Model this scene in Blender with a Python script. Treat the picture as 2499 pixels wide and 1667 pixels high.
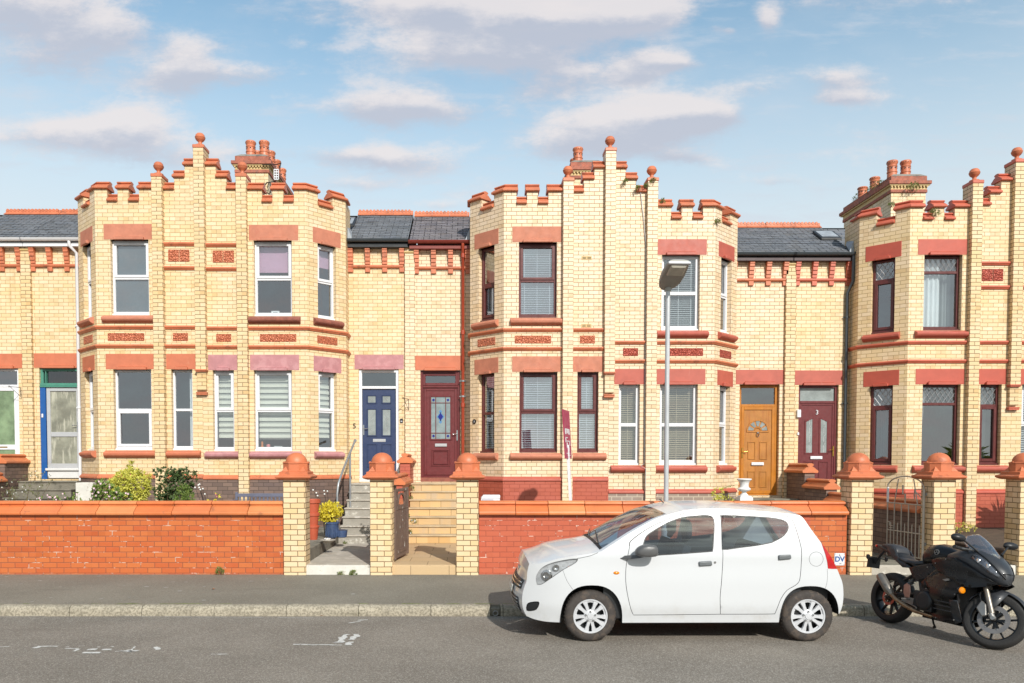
import bpy, bmesh, math, random
from mathutils import Vector, Matrix, noise
from mathutils.geometry import delaunay_2d_cdt
R = math.radians
rnd = random.Random(11)
for o in list(bpy.data.objects): bpy.data.objects.remove(o)
SC = bpy.context.scene
COL = SC.collection
# ------------------------------------------------------------------ camera
F, TH, CX, HY, CH = 1900.0, R(2.0), 1143.0, 1122.0, 1.98   # focal length in photo pixels, pitch, principal column, horizon row, eye height
PY = HY + F*math.tan(TH)
cd = bpy.data.cameras.new('camera'); cam = bpy.data.objects.new('camera', cd); COL.objects.link(cam)
cam.location = (0, 0, CH); cam.rotation_euler = (R(90)-TH, 0, 0)
cd.sensor_width = 36; cd.lens = 36*F/2499; cd.shift_x = (1249.5-CX)/2499; cd.shift_y = (PY-833.5)/2499
cd.clip_start = .1; cd.clip_end = 3000
SC.camera = cam
SC.render.resolution_x = 1024; SC.render.resolution_y = 683
# ------------------------------------------------------------------ light
AZ, EL = R(18.7), R(33)
sd = Vector((math.sin(AZ)*math.cos(EL), -math.cos(AZ)*math.cos(EL), math.sin(EL)))
sl = bpy.data.lights.new('sun', 'SUN'); sun = bpy.data.objects.new('sun', sl); COL.objects.link(sun)
sl.energy = 4.7; sl.angle = R(.5); sl.color = (1, .96, .90)
sun.rotation_euler = sd.to_track_quat('Z', 'Y').to_euler(); sun.location = (6, -20, 20)
SC.view_settings.view_transform = 'Standard'; SC.view_settings.look = 'None'
SC.view_settings.exposure = .02; SC.view_settings.gamma = 1
W = bpy.data.worlds.new('World'); SC.world = W; W.use_nodes = True
class NT:
    """small helper for wiring nodes"""
    def __init__(s, t): s.t = t; s.n = t.nodes; s.l = t.links
    def node(s, k, **kw):
        n = s.n.new(k)
        for a, b in kw.items():
            if a == 'ins':
                for i, v in b.items():
                    if hasattr(v, 'is_linked'): s.l.new(v, n.inputs[i])
                    else: n.inputs[i].default_value = v
            else: setattr(n, a, b)
        return n
    def math(s, op, a, b=0.0, c=None, clamp=False):
        n = s.node('ShaderNodeMath', operation=op, use_clamp=clamp)
        for i, v in enumerate([a, b] + ([c] if c is not None else [])):
            if hasattr(v, 'is_linked'): s.l.new(v, n.inputs[i])
            else: n.inputs[i].default_value = v
        return n.outputs[0]
    def mix(s, f, a, b, mode='MIX'):
        n = s.node('ShaderNodeMix', data_type='RGBA', blend_type=mode)
        for i, v in ((0, f), (6, a), (7, b)):
            if hasattr(v, 'is_linked'): s.l.new(v, n.inputs[i])
            elif i == 0: n.inputs[i].default_value = v
            else: n.inputs[i].default_value = (*v, 1)
        return n.outputs[2]
    def noise(s, vec, scale, detail=4, rough=.55, out=0):
        n = s.node('ShaderNodeTexNoise', ins={'Scale': scale, 'Detail': detail, 'Roughness': rough})
        if vec is not None: s.l.new(vec, n.inputs['Vector'])
        return n.outputs[out]
    def ramp(s, v, p0, p1, c0=0., c1=1.):
        n = s.node('ShaderNodeMapRange', interpolation_type='SMOOTHSTEP')
        for i, q in enumerate((v, p0, p1, c0, c1)):
            if hasattr(q, 'is_linked'): s.l.new(q, n.inputs[i])
            else: n.inputs[i].default_value = q
        return n.outputs[0]
w = NT(W.node_tree); w.n.clear()
wo = w.node('ShaderNodeOutputWorld'); wb = w.node('ShaderNodeBackground', ins={'Strength': .145})
w.l.new(wb.outputs[0], wo.inputs[0])
sk = w.node('ShaderNodeTexSky'); sk.sky_type = 'NISHITA'; sk.sun_disc = False
sk.sun_elevation = EL; sk.sun_rotation = R(180)-AZ; sk.air_density = 1.0; sk.dust_density = 1.2; sk.ozone_density = 1.5
tc = w.node('ShaderNodeTexCoord'); gv = tc.outputs['Generated']
sx = w.node('ShaderNodeSeparateXYZ', ins={0: gv}).outputs
# cloud pattern lives on sky directions: a = x/y, b = z/y for the half of the sky over the terrace
ya = w.math('MAXIMUM', w.math('ABSOLUTE', sx[1]), .05)
a = w.math('DIVIDE', sx[0], ya); b = w.math('DIVIDE', sx[2], ya)
cv = w.node('ShaderNodeCombineXYZ', ins={0: a, 1: w.math('MULTIPLY', b, 2.0), 2: w.math('SIGN', sx[1])}).outputs[0]
n1 = w.noise(cv, 5.5, 8, .62); n2 = w.noise(cv, 17, 8, .68)
wob = w.math('SUBTRACT', w.math('ADD', w.math('MULTIPLY', n1, .75), w.math('MULTIPLY', n2, .55)), .65)
def blob(px, py, rx, ry, k):
    ca, cb = (px-CX)/F, (HY-py)/F
    u = w.math('MULTIPLY', w.math('SUBTRACT', a, ca), F/(rx*1.34)); v = w.math('MULTIPLY', w.math('SUBTRACT', b, cb), F/(ry*1.36))
    q = w.math('ADD', w.math('MULTIPLY', u, u), w.math('MULTIPLY', v, v))
    return w.math('MULTIPLY', w.math('EXPONENT', w.math('MULTIPLY', q, -1.0)), k), w.math('MULTIPLY', w.math('MULTIPLY', v, k), w.math('EXPONENT', w.math('MULTIPLY', q, -1.0)))
tot, grad = None, None
for q in ((90, 20, 170, 45, .9), (30, 60, 120, 40, .7), (260, 85, 110, 34, .8), (130, 165, 130, 40, .85), (240, 120, 110, 32, .6), (470, 160, 50, 40, .95), (450, 205, 100, 34, .9), (630, 195, 80, 26, .65), (330, 305, 60, 34, 1.0), (300, 350, 130, 34, .9), (90, 345, 110, 22, .6), (190, 318, 90, 16, .6), (400, 405, 110, 24, .6),
          (1010, 20, 110, 40, .7), (1130, 60, 130, 46, .85), (1280, 60, 150, 50, .85), (1440, 80, 130, 44, 1.0), (1570, 45, 80, 34, 1.05), (1120, 150, 150, 38, .95), (1290, 165, 120, 26, .7), (960, 255, 90, 36, .9), (1010, 285, 170, 32, .9), (870, 390, 110, 20, .6), (990, 405, 120, 28, .8), (860, 460, 100, 14, .55), (620, 380, 160, 18, .4),
          (1590, 165, 60, 22, 1.2), (1545, 200, 46, 20, 1.05), (1640, 175, 70, 10, .5), (1400, 205, 90, 26, .75), (1310, 235, 80, 24, .6), (1640, 290, 120, 40, 1.25), (1500, 320, 130, 46, 1.1), (1430, 370, 120, 30, .85), (1720, 300, 60, 26, .7), (1660, 395, 60, 16, .8), (2035, 210, 72, 26, 1.0), (2050, 255, 66, 14, .85),
          (1858, 70, 22, 30, 1.0), (1740, 90, 18, 9, .7), (1772, 97, 14, 9, .7), (1890, 450, 60, 10, .6), (1820, 228, 54, 16, .5), (1990, 40, 150, 16, .45), (2100, 10, 200, 18, .45), (1700, 5, 110, 12, .5), (700, 40, 200, 30, .42), (1080, 508, 44, 9, .5), (560, 120, 120, 20, .35)):
    m, g = blob(*q)
    tot = m if tot is None else w.math('ADD', tot, m); grad = g if grad is None else w.math('ADD', grad, g)
back = w.ramp(sx[1], .1, -.3)                                   # ordinary broken cloud over the other half of the sky
dens = w.math('ADD', w.math('ADD', tot, w.math('MULTIPLY', wob, 2.7)), w.math('MULTIPLY', back, .42))
cl = w.ramp(dens, .14, 1.08, 0, .85)
veil = w.ramp(w.noise(cv, 2.2, 6, .6), .46, .74, 0, .34)
wisp = w.ramp(w.noise(w.node('ShaderNodeMapping', ins={0: cv, 'Scale': (1., 2.2, 1.)}).outputs[0], 7.5, 9, .62), .50, .74, 0, .5)
lit = w.ramp(w.math('ADD', grad, w.math('MULTIPLY', wob, 2.4)), -.4, .4)
ccol = w.mix(lit, w.mix(back, (3.7, 3.85, 4.45), (2.6, 2.75, 3.1)), (5.85, 5.45, 5.4))
hz = w.ramp(sx[2], .20, .52, .93, .06)
skyc = w.mix(hz, w.mix(1.0, sk.outputs[0], (1.30, 1.52, 1.34), 'MULTIPLY'), (5.05, 5.55, 5.8))
skyc = w.mix(wisp, w.mix(veil, skyc, (4.6, 5.0, 5.5)), (4.5, 4.75, 5.25))
w.l.new(w.mix(cl, skyc, ccol), wb.inputs[0])

def pix(px, py, Y):
    """world point on the plane at distance Y seen at photo pixel (px, py)"""
    r, u = (px-CX)/F, (PY-py)/F
    d = Vector((r, math.cos(TH)+u*math.sin(TH), -math.sin(TH)+u*math.cos(TH)))
    k = Y/d.y
    return Vector((d.x*k, Y, CH+d.z*k))
def PX(px, py, Y): return pix(px, py, Y).x
def PZ(py, Y): return pix(CX, py, Y).z

# ------------------------------------------------------------------ mesh helpers
def box_vf(x0, x1, y0, y1, z0, z1):
    return ([(x0, y0, z0), (x1, y0, z0), (x1, y1, z0), (x0, y1, z0), (x0, y0, z1), (x1, y0, z1), (x1, y1, z1), (x0, y1, z1)],
            [(0, 3, 2, 1), (4, 5, 6, 7), (0, 1, 5, 4), (1, 2, 6, 5), (2, 3, 7, 6), (3, 0, 4, 7)])
class MB:
    def __init__(s): s.v = []; s.f = []
    def add(s, v, f):
        k = len(s.v); s.v += [tuple(p) for p in v]; s.f += [tuple(i+k for i in q) for q in f]; return s
    def box(s, x0, x1, y0, y1, z0, z1, M=None):
        v, f = box_vf(min(x0, x1), max(x0, x1), min(y0, y1), max(y0, y1), min(z0, z1), max(z0, z1))
        if M is not None: v = [M @ Vector(p) for p in v]
        return s.add(v, f)
    def quad(s, a, b, c, d): return s.add([a, b, c, d], [(0, 1, 2, 3)])
    def sweep(s, prof, path, zoff=0., ends=True):
        """prof: closed (offset towards outside, z); path: plan points, outside on the right hand"""
        P = [Vector((p[0], p[1])) for p in path]; n = len(P); m = len(prof); vs = []
        for i in range(n):
            d0 = (P[i]-P[i-1]).normalized() if i > 0 else (P[1]-P[0]).normalized()
            d1 = (P[i+1]-P[i]).normalized() if i < n-1 else d0
            n0 = Vector((d0.y, -d0.x)); n1 = Vector((d1.y, -d1.x)); nn = (n0+n1).normalized(); k = 1/max(.3, nn.dot(n0))
            for o, z in prof: q = P[i]+nn*o*k; vs.append((q.x, q.y, z+zoff))
        fs = [(i*m+j, i*m+(j+1) % m, (i+1)*m+(j+1) % m, (i+1)*m+j) for i in range(n-1) for j in range(m)]
        if ends: fs += [tuple(range(m)), tuple((n-1)*m+j for j in reversed(range(m)))]
        return s.add(vs, fs)
    def lathe(s, prof, c=(0, 0, 0), n=20, M=None, cap=True, rot=0.):
        vs = []
        for r, z in prof:
            for i in range(n):
                t = 2*math.pi*i/n+rot; p = Vector((r*math.cos(t), r*math.sin(t), z))
                if M is not None: p = M @ p
                vs.append((p.x+c[0], p.y+c[1], p.z+c[2]))
        fs = [(i*n+j, i*n+(j+1) % n, (i+1)*n+(j+1) % n, (i+1)*n+j) for i in range(len(prof)-1) for j in range(n)]
        if cap: fs += [tuple(reversed(range(n))), tuple((len(prof)-1)*n+j for j in range(n))]
        return s.add(vs, fs)
    def tube(s, pts, r, n=8, closed=False):
        P = [Vector(p) for p in pts]; m = len(P); rs = r if isinstance(r, (list, tuple)) else [r]*m; vs = []
        up = None
        for i in range(m):
            a = P[i-1] if (i > 0 or closed) else P[i]; b = P[(i+1) % m] if (i < m-1 or closed) else P[i]
            t = (b-a).normalized()
            if up is None: up = Vector((0, 0, 1)) if abs(t.z) < .9 else Vector((1, 0, 0))
            sd_ = t.cross(up).normalized(); up = sd_.cross(t).normalized()
            for j in range(n):
                q = 2*math.pi*j/n; v = P[i]+(sd_*math.cos(q)+up*math.sin(q))*rs[i]; vs.append(tuple(v))
        fs = [(i*n+j, i*n+(j+1) % n, ((i+1) % m)*n+(j+1) % n, ((i+1) % m)*n+j) for i in range(m if closed else m-1) for j in range(n)]
        if not closed: fs += [tuple(reversed(range(n))), tuple((m-1)*n+j for j in range(n))]
        return s.add(vs, fs)
    def prism(s, poly, fn, d0, d1):
        """poly of 2-D points, fn(u, v, depth) -> 3-D"""
        m = len(poly); vs = [fn(u, v, d0) for u, v in poly]+[fn(u, v, d1) for u, v in poly]
        return s.add(vs, [tuple(range(m)), tuple(reversed(range(m, 2*m)))]+[(j, (j+1) % m, m+(j+1) % m, m+j) for j in range(m)])
    def build(s, name, mat, parent=None, smooth=None, u0=0., v0=0., bevel=0., seg=1, recalc=True, solid=0., sub=0, uv=True):
        me = bpy.data.meshes.new(name); me.from_pydata(s.v, [], s.f); me.update()
        if recalc:
            bm = bmesh.new(); bm.from_mesh(me); bmesh.ops.recalc_face_normals(bm, faces=bm.faces); bm.to_mesh(me); bm.free()
        if uv:
            ul = me.uv_layers.new(name='UVMap')
            for p in me.polygons:
                n = p.normal
                for li in p.loop_indices:
                    c = me.vertices[me.loops[li].vertex_index].co
                    if abs(n.z) > .7: q = (c.x-u0, c.y/max(.3, abs(n.z)))
                    else:
                        h = math.hypot(n.x, n.y) or 1; q = ((c.x-u0)*(-n.y/h)+c.y*(n.x/h), c.z-v0)
                        if abs(n.x/h) > .9: q = (c.y*(n.x/h), c.z-v0)
                    ul.data[li].uv = q
        if mat is not None: me.materials.append(mat)
        if smooth is not None:
            for p in me.polygons: p.use_smooth = True
            if smooth < 180: me.set_sharp_from_angle(angle=R(smooth))
        o = bpy.data.objects.new(name, me); COL.objects.link(o)
        if parent is not None:
            o.parent = parent
            o.matrix_parent_inverse = parent.matrix_basis.inverted()
        if sub:
            q = o.modifiers.new('sub', 'SUBSURF'); q.levels = sub; q.render_levels = sub
        if solid:
            q = o.modifiers.new('solid', 'SOLIDIFY'); q.thickness = solid
        if bevel:
            q = o.modifiers.new('bevel', 'BEVEL'); q.width = bevel; q.segments = seg; q.limit_method = 'ANGLE'; q.angle_limit = R(40)
        return o
def thing(name, label, cat, loc=(0, 0, 0), group=None):
    o = bpy.data.objects.new(name, None); COL.objects.link(o); o.location = loc; o.empty_display_size = .2
    return tag(o, label, cat, group)
def tag(o, label, cat, group=None):
    o['label'] = label; o['category'] = cat
    if group: o['group'] = group
    return o
def struct(o, kind='structure', label=None, cat=None):
    o['kind'] = kind
    if label: o['label'] = label
    if cat: o['category'] = cat
    return o
def text(body, size, depth, M, name, mat, parent=None, align='CENTER', bold=0.):
    cu = bpy.data.curves.new(name, 'FONT'); cu.body = body; cu.size = size; cu.extrude = depth; cu.align_x = align; cu.align_y = 'CENTER'; cu.offset = bold
    t = bpy.data.objects.new(name, cu); COL.objects.link(t); dg = bpy.context.evaluated_depsgraph_get(); dg.update()
    me = bpy.data.meshes.new_from_object(t.evaluated_get(dg)); bpy.data.objects.remove(t); me.name = name
    me.materials.clear(); me.materials.append(mat); me.transform(M)
    o = bpy.data.objects.new(name, me); COL.objects.link(o)
    if parent is not None: o.parent = parent; o.matrix_parent_inverse = parent.matrix_basis.inverted()
    return o

# ------------------------------------------------------------------ materials
def srgb(r, g, b):
    r, g, b = r*.885, g*.885, b*.885      # pigments a little darker than they look in sunlight
    return tuple(((c/255)/12.92 if c/255 <= .04045 else ((c/255+.055)/1.055)**2.4) for c in (r, g, b))
def newmat(name):
    m = bpy.data.materials.new(name); m.use_nodes = True; t = NT(m.node_tree); t.n.clear()
    out = t.node('ShaderNodeOutputMaterial'); p = t.node('ShaderNodeBsdfPrincipled'); t.l.new(p.outputs[0], out.inputs[0])
    return m, t, p, out
def M_(name, col, rough=.5, metal=0., var=.12, scale=6., bump=0., bscale=60., spec=.5, coat=0., emit=0., streak=None, dirt=None):
    m, t, p, out = newmat(name); pos = t.node('ShaderNodeNewGeometry').outputs['Position']
    tcn = t.node('ShaderNodeTexCoord').outputs['Object']
    c = t.mix(t.ramp(t.noise(tcn, scale, 5, .6), .3, .7), tuple(x*(1-var) for x in col), tuple(min(1, x*(1+var)) for x in col))
    if dirt:   # (colour, noise scale, threshold)
        c = t.mix(t.ramp(t.noise(pos, dirt[1], 7, .65), dirt[2], dirt[2]+.1, 0, dirt[3] if len(dirt) > 3 else .8), c, dirt[0])
    if streak:
        mp = t.node('ShaderNodeMapping', ins={0: pos}); mp.inputs['Scale'].default_value = streak[1]
        c = t.mix(t.ramp(t.noise(mp.outputs[0], 1, 5, .6), streak[2], streak[2]+.15, 0, streak[3]), c, streak[0])
    t.l.new(c, p.inputs['Base Color']); p.inputs['Metallic'].default_value = metal
    p.inputs['Specular IOR Level'].default_value = spec; p.inputs['Coat Weight'].default_value = coat; p.inputs['Coat Roughness'].default_value = .05
    t.l.new(t.ramp(t.noise(tcn, scale*1.7, 4), .3, .7, max(0, rough-.06), min(1, rough+.08)), p.inputs['Roughness'])
    if bump:
        bn = t.node('ShaderNodeBump', ins={'Strength': bump, 'Distance': .01, 'Height': t.noise(tcn, bscale, 5, .6)}); t.l.new(bn.outputs[0], p.inputs['Normal'])
    return m
def brick(name, c1, c2, mortar, w_=.226, h_=.0857, mo=.007, rough=.45, big=(.10, .35), stain=None, white=0., bias=0., spots=None, offset=.5, bumps=.5, odd=.5):
    m, t, p, out = newmat(name)
    uv = t.node('ShaderNodeTexCoord').outputs['UV']; pos = t.node('ShaderNodeNewGeometry').outputs['Position']
    jit = t.node('ShaderNodeVectorMath', operation='SCALE', ins={0: t.node('ShaderNodeVectorMath', operation='SUBTRACT', ins={0: t.noise(uv, 9, 3, .6, out=1), 1: (.5, .5, .5)}).outputs[0]}); jit.inputs['Scale'].default_value = .006
    uv2 = t.node('ShaderNodeVectorMath', operation='ADD', ins={0: uv, 1: jit.outputs[0]}).outputs[0]
    def bt(k1, k2, km):
        n = t.node('ShaderNodeTexBrick', ins={'Vector': uv2, 'Color1': (*k1, 1), 'Color2': (*k2, 1), 'Mortar': (*km, 1), 'Scale': 1., 'Mortar Size': mo, 'Mortar Smooth': .25, 'Bias': bias, 'Brick Width': w_, 'Row Height': h_})
        n.offset = offset; n.squash = 1; return n
    b1 = bt(c1, c2, mortar)
    col = b1.outputs[0]
    sep = t.node('ShaderNodeSeparateXYZ', ins={0: uv2}).outputs; row = t.math('FLOOR', t.math('DIVIDE', sep[1], h_))
    shift = t.math('MULTIPLY', t.math('MODULO', t.math('ABSOLUTE', row), 2.), offset); colm = t.math('FLOOR', t.math('ADD', t.math('DIVIDE', sep[0], w_), shift))
    wn = t.node('ShaderNodeTexWhiteNoise', noise_dimensions='2D', ins={'Vector': t.node('ShaderNodeCombineXYZ', ins={0: colm, 1: row}).outputs[0]}).outputs['Value']
    inb = t.math('SUBTRACT', 1., b1.outputs['Fac'])      # odd bricks: a few paler, a few darker and browner
    col = t.mix(t.math('MULTIPLY', t.ramp(wn, .86, .97, 0, odd), inb), col, t.mix(1., col, (.80, .70, .56), 'MULTIPLY'))
    col = t.mix(t.math('MULTIPLY', t.ramp(wn, .16, .04, 0, odd), inb), col, t.mix(1., col, (1.07, 1.10, 1.20), 'MULTIPLY'))
    col = t.mix(t.ramp(t.noise(pos, 1.3, 6, .62), .35, .72, 0, big[1]), col, t.mix(1., col, (1+big[0], 1+big[0]*.3, 1-big[0]*2.2), 'MULTIPLY'))
    col = t.mix(.55, col, t.mix(1., col, t.mix(t.noise(uv, 55, 4, .7), (.78, .78, .78), (1.22, 1.22, 1.22)), 'MULTIPLY'))
    if stain:
        mp = t.node('ShaderNodeMapping', ins={0: pos}); mp.inputs['Scale'].default_value = (3.2, 3.2, .45)
        col = t.mix(t.ramp(t.noise(mp.outputs[0], 1, 7, .65), stain[1], stain[1]+.2, 0, stain[2]), col, stain[0])
    if white:
        wm = t.math('MULTIPLY', b1.outputs['Fac'], t.ramp(t.noise(pos, 5, 6, .7), .56, .62, 0, white))
        col = t.mix(wm, col, (.8, .74, .64))
    if spots: col = t.mix(t.ramp(t.noise(pos, spots[1], 8, .7), spots[2], spots[2]+.05, 0, .9), col, spots[0])
    t.l.new(col, p.inputs['Base Color'])
    t.l.new(t.math('ADD', t.math('MULTIPLY', b1.outputs['Fac'], .35), rough, clamp=True), p.inputs['Roughness'])
    ht = t.math('ADD', t.math('SUBTRACT', 1., b1.outputs['Fac']), t.math('MULTIPLY', t.noise(uv, 70, 4), .25))
    bn = t.node('ShaderNodeBump', ins={'Strength': bumps, 'Distance': .006, 'Height': ht}); t.l.new(bn.outputs[0], p.inputs['Normal'])
    return m
def glass(name, tint=(.9, .95, .95), base=.22, rough=.0, dark=1.0):
    m, t, p, out = newmat(name); t.n.remove(p)
    tr = t.node('ShaderNodeBsdfTransparent', ins={0: (*[c*dark for c in tint], 1)})
    pos = t.node('ShaderNodeNewGeometry').outputs['Position']
    bn = t.node('ShaderNodeBump', ins={'Strength': .03, 'Distance': .02, 'Height': t.noise(pos, 1.8, 2)})
    gl = t.node('ShaderNodeBsdfGlossy', ins={'Color': (.95, .97, 1, 1), 'Roughness': rough, 'Normal': bn.outputs[0]})
    lw = t.node('ShaderNodeLayerWeight', ins={'Blend': .25})
    mx = t.node('ShaderNodeMixShader', ins={0: t.math('ADD', base, t.math('MULTIPLY', lw.outputs['Facing'], .5), clamp=True)})
    t.l.new(tr.outputs[0], mx.inputs[1]); t.l.new(gl.outputs[0], mx.inputs[2]); t.l.new(mx.outputs[0], out.inputs[0])
    return m
MT = {}
MT['cream'] = brick('cream_brick', srgb(246, 221, 184), srgb(237, 209, 160), srgb(188, 158, 116), stain=(srgb(186, 144, 84), .57, .5))
MT['cream_pale'] = brick('pale_cream_brick', srgb(248, 224, 194), srgb(242, 214, 176), srgb(170, 144, 112), stain=(srgb(176, 140, 94), .60, .42))
MT['cream_old'] = brick('weathered_cream_brick', srgb(244, 217, 178), srgb(234, 202, 152), srgb(130, 106, 72), mo=.007, stain=(srgb(128, 98, 54), .60, .6))
MT['orange_wall'] = brick('orange_brick', srgb(210, 116, 62), srgb(200, 96, 50), srgb(146, 82, 56), mo=.006, white=.45, stain=(srgb(150, 82, 60), .6, .5), bias=-.1)
MT['red_wall'] = brick('painted_red_brick', srgb(206, 106, 76), srgb(198, 96, 68), srgb(160, 78, 58), mo=.005, white=.7, stain=(srgb(176, 84, 62), .6, .5))
MT['grey_brick'] = brick('grey_brown_brick', srgb(136, 112, 100), srgb(112, 92, 84), srgb(92, 78, 72), rough=.7)
MT['pale_grey_brick'] = brick('grey_stone_brick', srgb(168, 150, 136), srgb(150, 130, 118), srgb(206, 192, 172), rough=.7, mo=.01)
MT['red_plinth'] = brick('red_painted_plinth', srgb(194, 100, 78), srgb(188, 94, 72), srgb(164, 78, 60), rough=.45)
MT['terracotta'] = M_('terracotta', srgb(214, 124, 86), .45, var=.12, scale=3, bump=.2, bscale=90, dirt=(srgb(140, 86, 64), 4.5, .56, .6))
MT['terracotta_bright'] = M_('bright_terracotta', srgb(218, 126, 78), .45, var=.12, scale=2.2, bump=.2, bscale=90, dirt=(srgb(150, 92, 64), 5.0, .58, .55))
MT['terracotta_dome'] = M_('dome_terracotta', srgb(214, 120, 78), .5, var=.10, scale=3, bump=.2, bscale=90, dirt=(srgb(150, 84, 56), 5.0, .56, .55))
MT['sand_red'] = M_('red_sandstone', srgb(204, 130, 102), .7, var=.1, scale=5, bump=.25, bscale=50, dirt=(srgb(188, 106, 82), 3, .55, .5))
MT['orange_stone'] = M_('orange_painted_stone', srgb(208, 120, 86), .6, var=.07, scale=5, bump=.15, bscale=50, dirt=(srgb(214, 140, 110), 4, .62, .5))
MT['pink_stone'] = M_('pink_painted_stone', srgb(196, 136, 138), .6, var=.1, scale=6, bump=.15, bscale=50, dirt=(srgb(210, 160, 160), 3, .5, .45))
MT['brown_stone'] = M_('brown_stone', srgb(150, 88, 72), .75, var=.2, scale=8, bump=.5, bscale=40, dirt=(srgb(190, 150, 140), 9, .62, .5))
MT['red_stone'] = M_('red_painted_stone', srgb(192, 96, 78), .5, var=.08, scale=5, bump=.12, bscale=50, streak=(srgb(206, 126, 108), (5, 5, .8), .6, .5))
MT['deep_red'] = M_('deep_red_painted_stone', srgb(196, 90, 70), .5, var=.06, scale=5, bump=.12, bscale=50)
MT['white_pvc'] = M_('white_pvc', srgb(240, 241, 244), .3, var=.02)
MT['old_white'] = M_('old_white_paint', srgb(226, 226, 224), .5, var=.04, bump=.15, bscale=40, dirt=(srgb(176, 170, 156), 6, .62, .6))
MT['maroon'] = M_('maroon_pvc', srgb(100, 44, 42), .35, var=.12, scale=9)
MT['maroon_door'] = M_('maroon_door', srgb(112, 44, 46), .35, var=.08, scale=9)
MT['navy'] = M_('navy_door', srgb(44, 60, 98), .45, var=.05)
MT['oak'] = M_('light_oak_door', srgb(188, 124, 52), .4, var=.12, scale=3, streak=(srgb(168, 98, 36), (22, 22, 1.6), .5, .55))
MT['oak_frame'] = M_('golden_oak_frame', srgb(196, 122, 24), .4, var=.1, scale=4, streak=(srgb(180, 104, 20), (22, 22, 1.6), .5, .5))
MT['blue_paint'] = M_('blue_paint', srgb(30, 92, 164), .4, var=.05)
MT['green_paint'] = M_('green_paint', srgb(78, 144, 124), .45, var=.08)
MT['alu'] = M_('aluminium', srgb(206, 208, 210), .35, .3, var=.04)
MT['chrome'] = M_('polished_metal', srgb(222, 222, 222), .15, 1., var=.02)
MT['brass'] = M_('brass', srgb(216, 172, 84), .25, 1., var=.05)
MT['galv'] = M_('galvanised_steel', srgb(172, 176, 178), .42, .6, var=.08, scale=4, bump=.05)
MT['iron'] = M_('black_iron', srgb(48, 42, 38), .6, .3, var=.3)
MT['slate'] = brick('blue_slate', srgb(136, 138, 142), srgb(112, 116, 122), srgb(60, 62, 66), w_=.26, h_=.115, mo=.009, rough=.5, big=(.0, .2), bumps=1.)
MT['slate_purple'] = brick('purple_slate', srgb(150, 143, 144), srgb(120, 115, 120), srgb(54, 52, 54), w_=.26, h_=.115, mo=.011, rough=.5, big=(.0, .2), bumps=1.)
MT['glass'] = glass('window_glass')
MT['glass_sky'] = glass('bright_window_glass', tint=(.9, .96, 1.), base=.40)
MT['glass_clear'] = glass('clear_window_glass', base=.10)
MT['black_plastic'] = M_('black_plastic', srgb(44, 46, 48), .4, var=.08)
MT['grey_pipe'] = M_('grey_pipe_paint', srgb(74, 82, 88), .4, var=.08)
MT['red_pipe'] = M_('red_pipe_paint', srgb(176, 72, 46), .42, var=.08, dirt=(srgb(120, 60, 48), 7, .63, .6))
MT['red_fascia'] = M_('red_fascia_paint', srgb(140, 58, 48), .5, var=.1, dirt=(srgb(190, 150, 136), 8, .66, .5))
MT['dark_fascia'] = M_('dark_brown_fascia', srgb(74, 54, 56), .45, var=.1)
MT['lead'] = M_('lead_flashing', srgb(170, 176, 182), .55, .2, var=.15)
MT['room'] = M_('room_plaster', srgb(120, 122, 120), .9, var=.1)
MT['room_dark'] = M_('dark_room', srgb(58, 62, 64), .9, var=.1)
MT['blind_cream'] = M_('cream_blind', srgb(240, 238, 224), .7, var=.03)
MT['blind_white'] = M_('white_blind', srgb(240, 244, 248), .6, var=.03)
MT['blind_tan'] = M_('tan_blind', srgb(214, 196, 166), .6, var=.03)
MT['pink_blind'] = M_('pink_blind', srgb(206, 160, 186), .8, var=.03)
MT['curtain'] = M_('white_curtain', srgb(232, 236, 238), .9, var=.04, streak=(srgb(196, 204, 210), (30, 30, .3), .5, .6))
MT['frost'] = M_('frosted_glass', srgb(96, 106, 112), .25, var=.10, scale=2)
MT['green_glass'] = M_('mottled_green_glass', srgb(128, 150, 116), .18, var=.35, scale=2.5, bump=.3, bscale=16)
MT['ripple'] = M_('rippled_glass', srgb(150, 150, 134), .14, var=.3, scale=3, bump=.35, bscale=26, streak=(srgb(206, 204, 186), (14, 14, 2.2), .5, .7))
MT['panel'] = None
def carved(name, c1, c2):
    m, t, p, out = newmat(name); pos = t.node('ShaderNodeNewGeometry').outputs['Position']
    n = t.node('ShaderNodeTexVoronoi', feature='DISTANCE_TO_EDGE', ins={'Vector': pos, 'Scale': 22.}); n2 = t.node('ShaderNodeTexWave', wave_type='RINGS', ins={'Vector': pos, 'Scale': 9., 'Distortion': 7., 'Detail': 1., 'Detail Scale': 1.5})
    h = t.math('ADD', t.ramp(n.outputs[0], .02, .2), t.math('MULTIPLY', n2.outputs['Fac'], .8))
    t.l.new(t.mix(t.ramp(h, .5, 1.3), c2, c1), p.inputs['Base Color']); p.inputs['Roughness'].default_value = .55
    t.l.new(t.node('ShaderNodeBump', ins={'Strength': .9, 'Distance': .02, 'Height': h}).outputs[0], p.inputs['Normal'])
    return m
MT['carved'] = carved('carved_terracotta', srgb(232, 138, 100), srgb(200, 104, 70))
MT['carved_red'] = carved('carved_red_terracotta', srgb(206, 96, 74), srgb(168, 64, 48))
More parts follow.
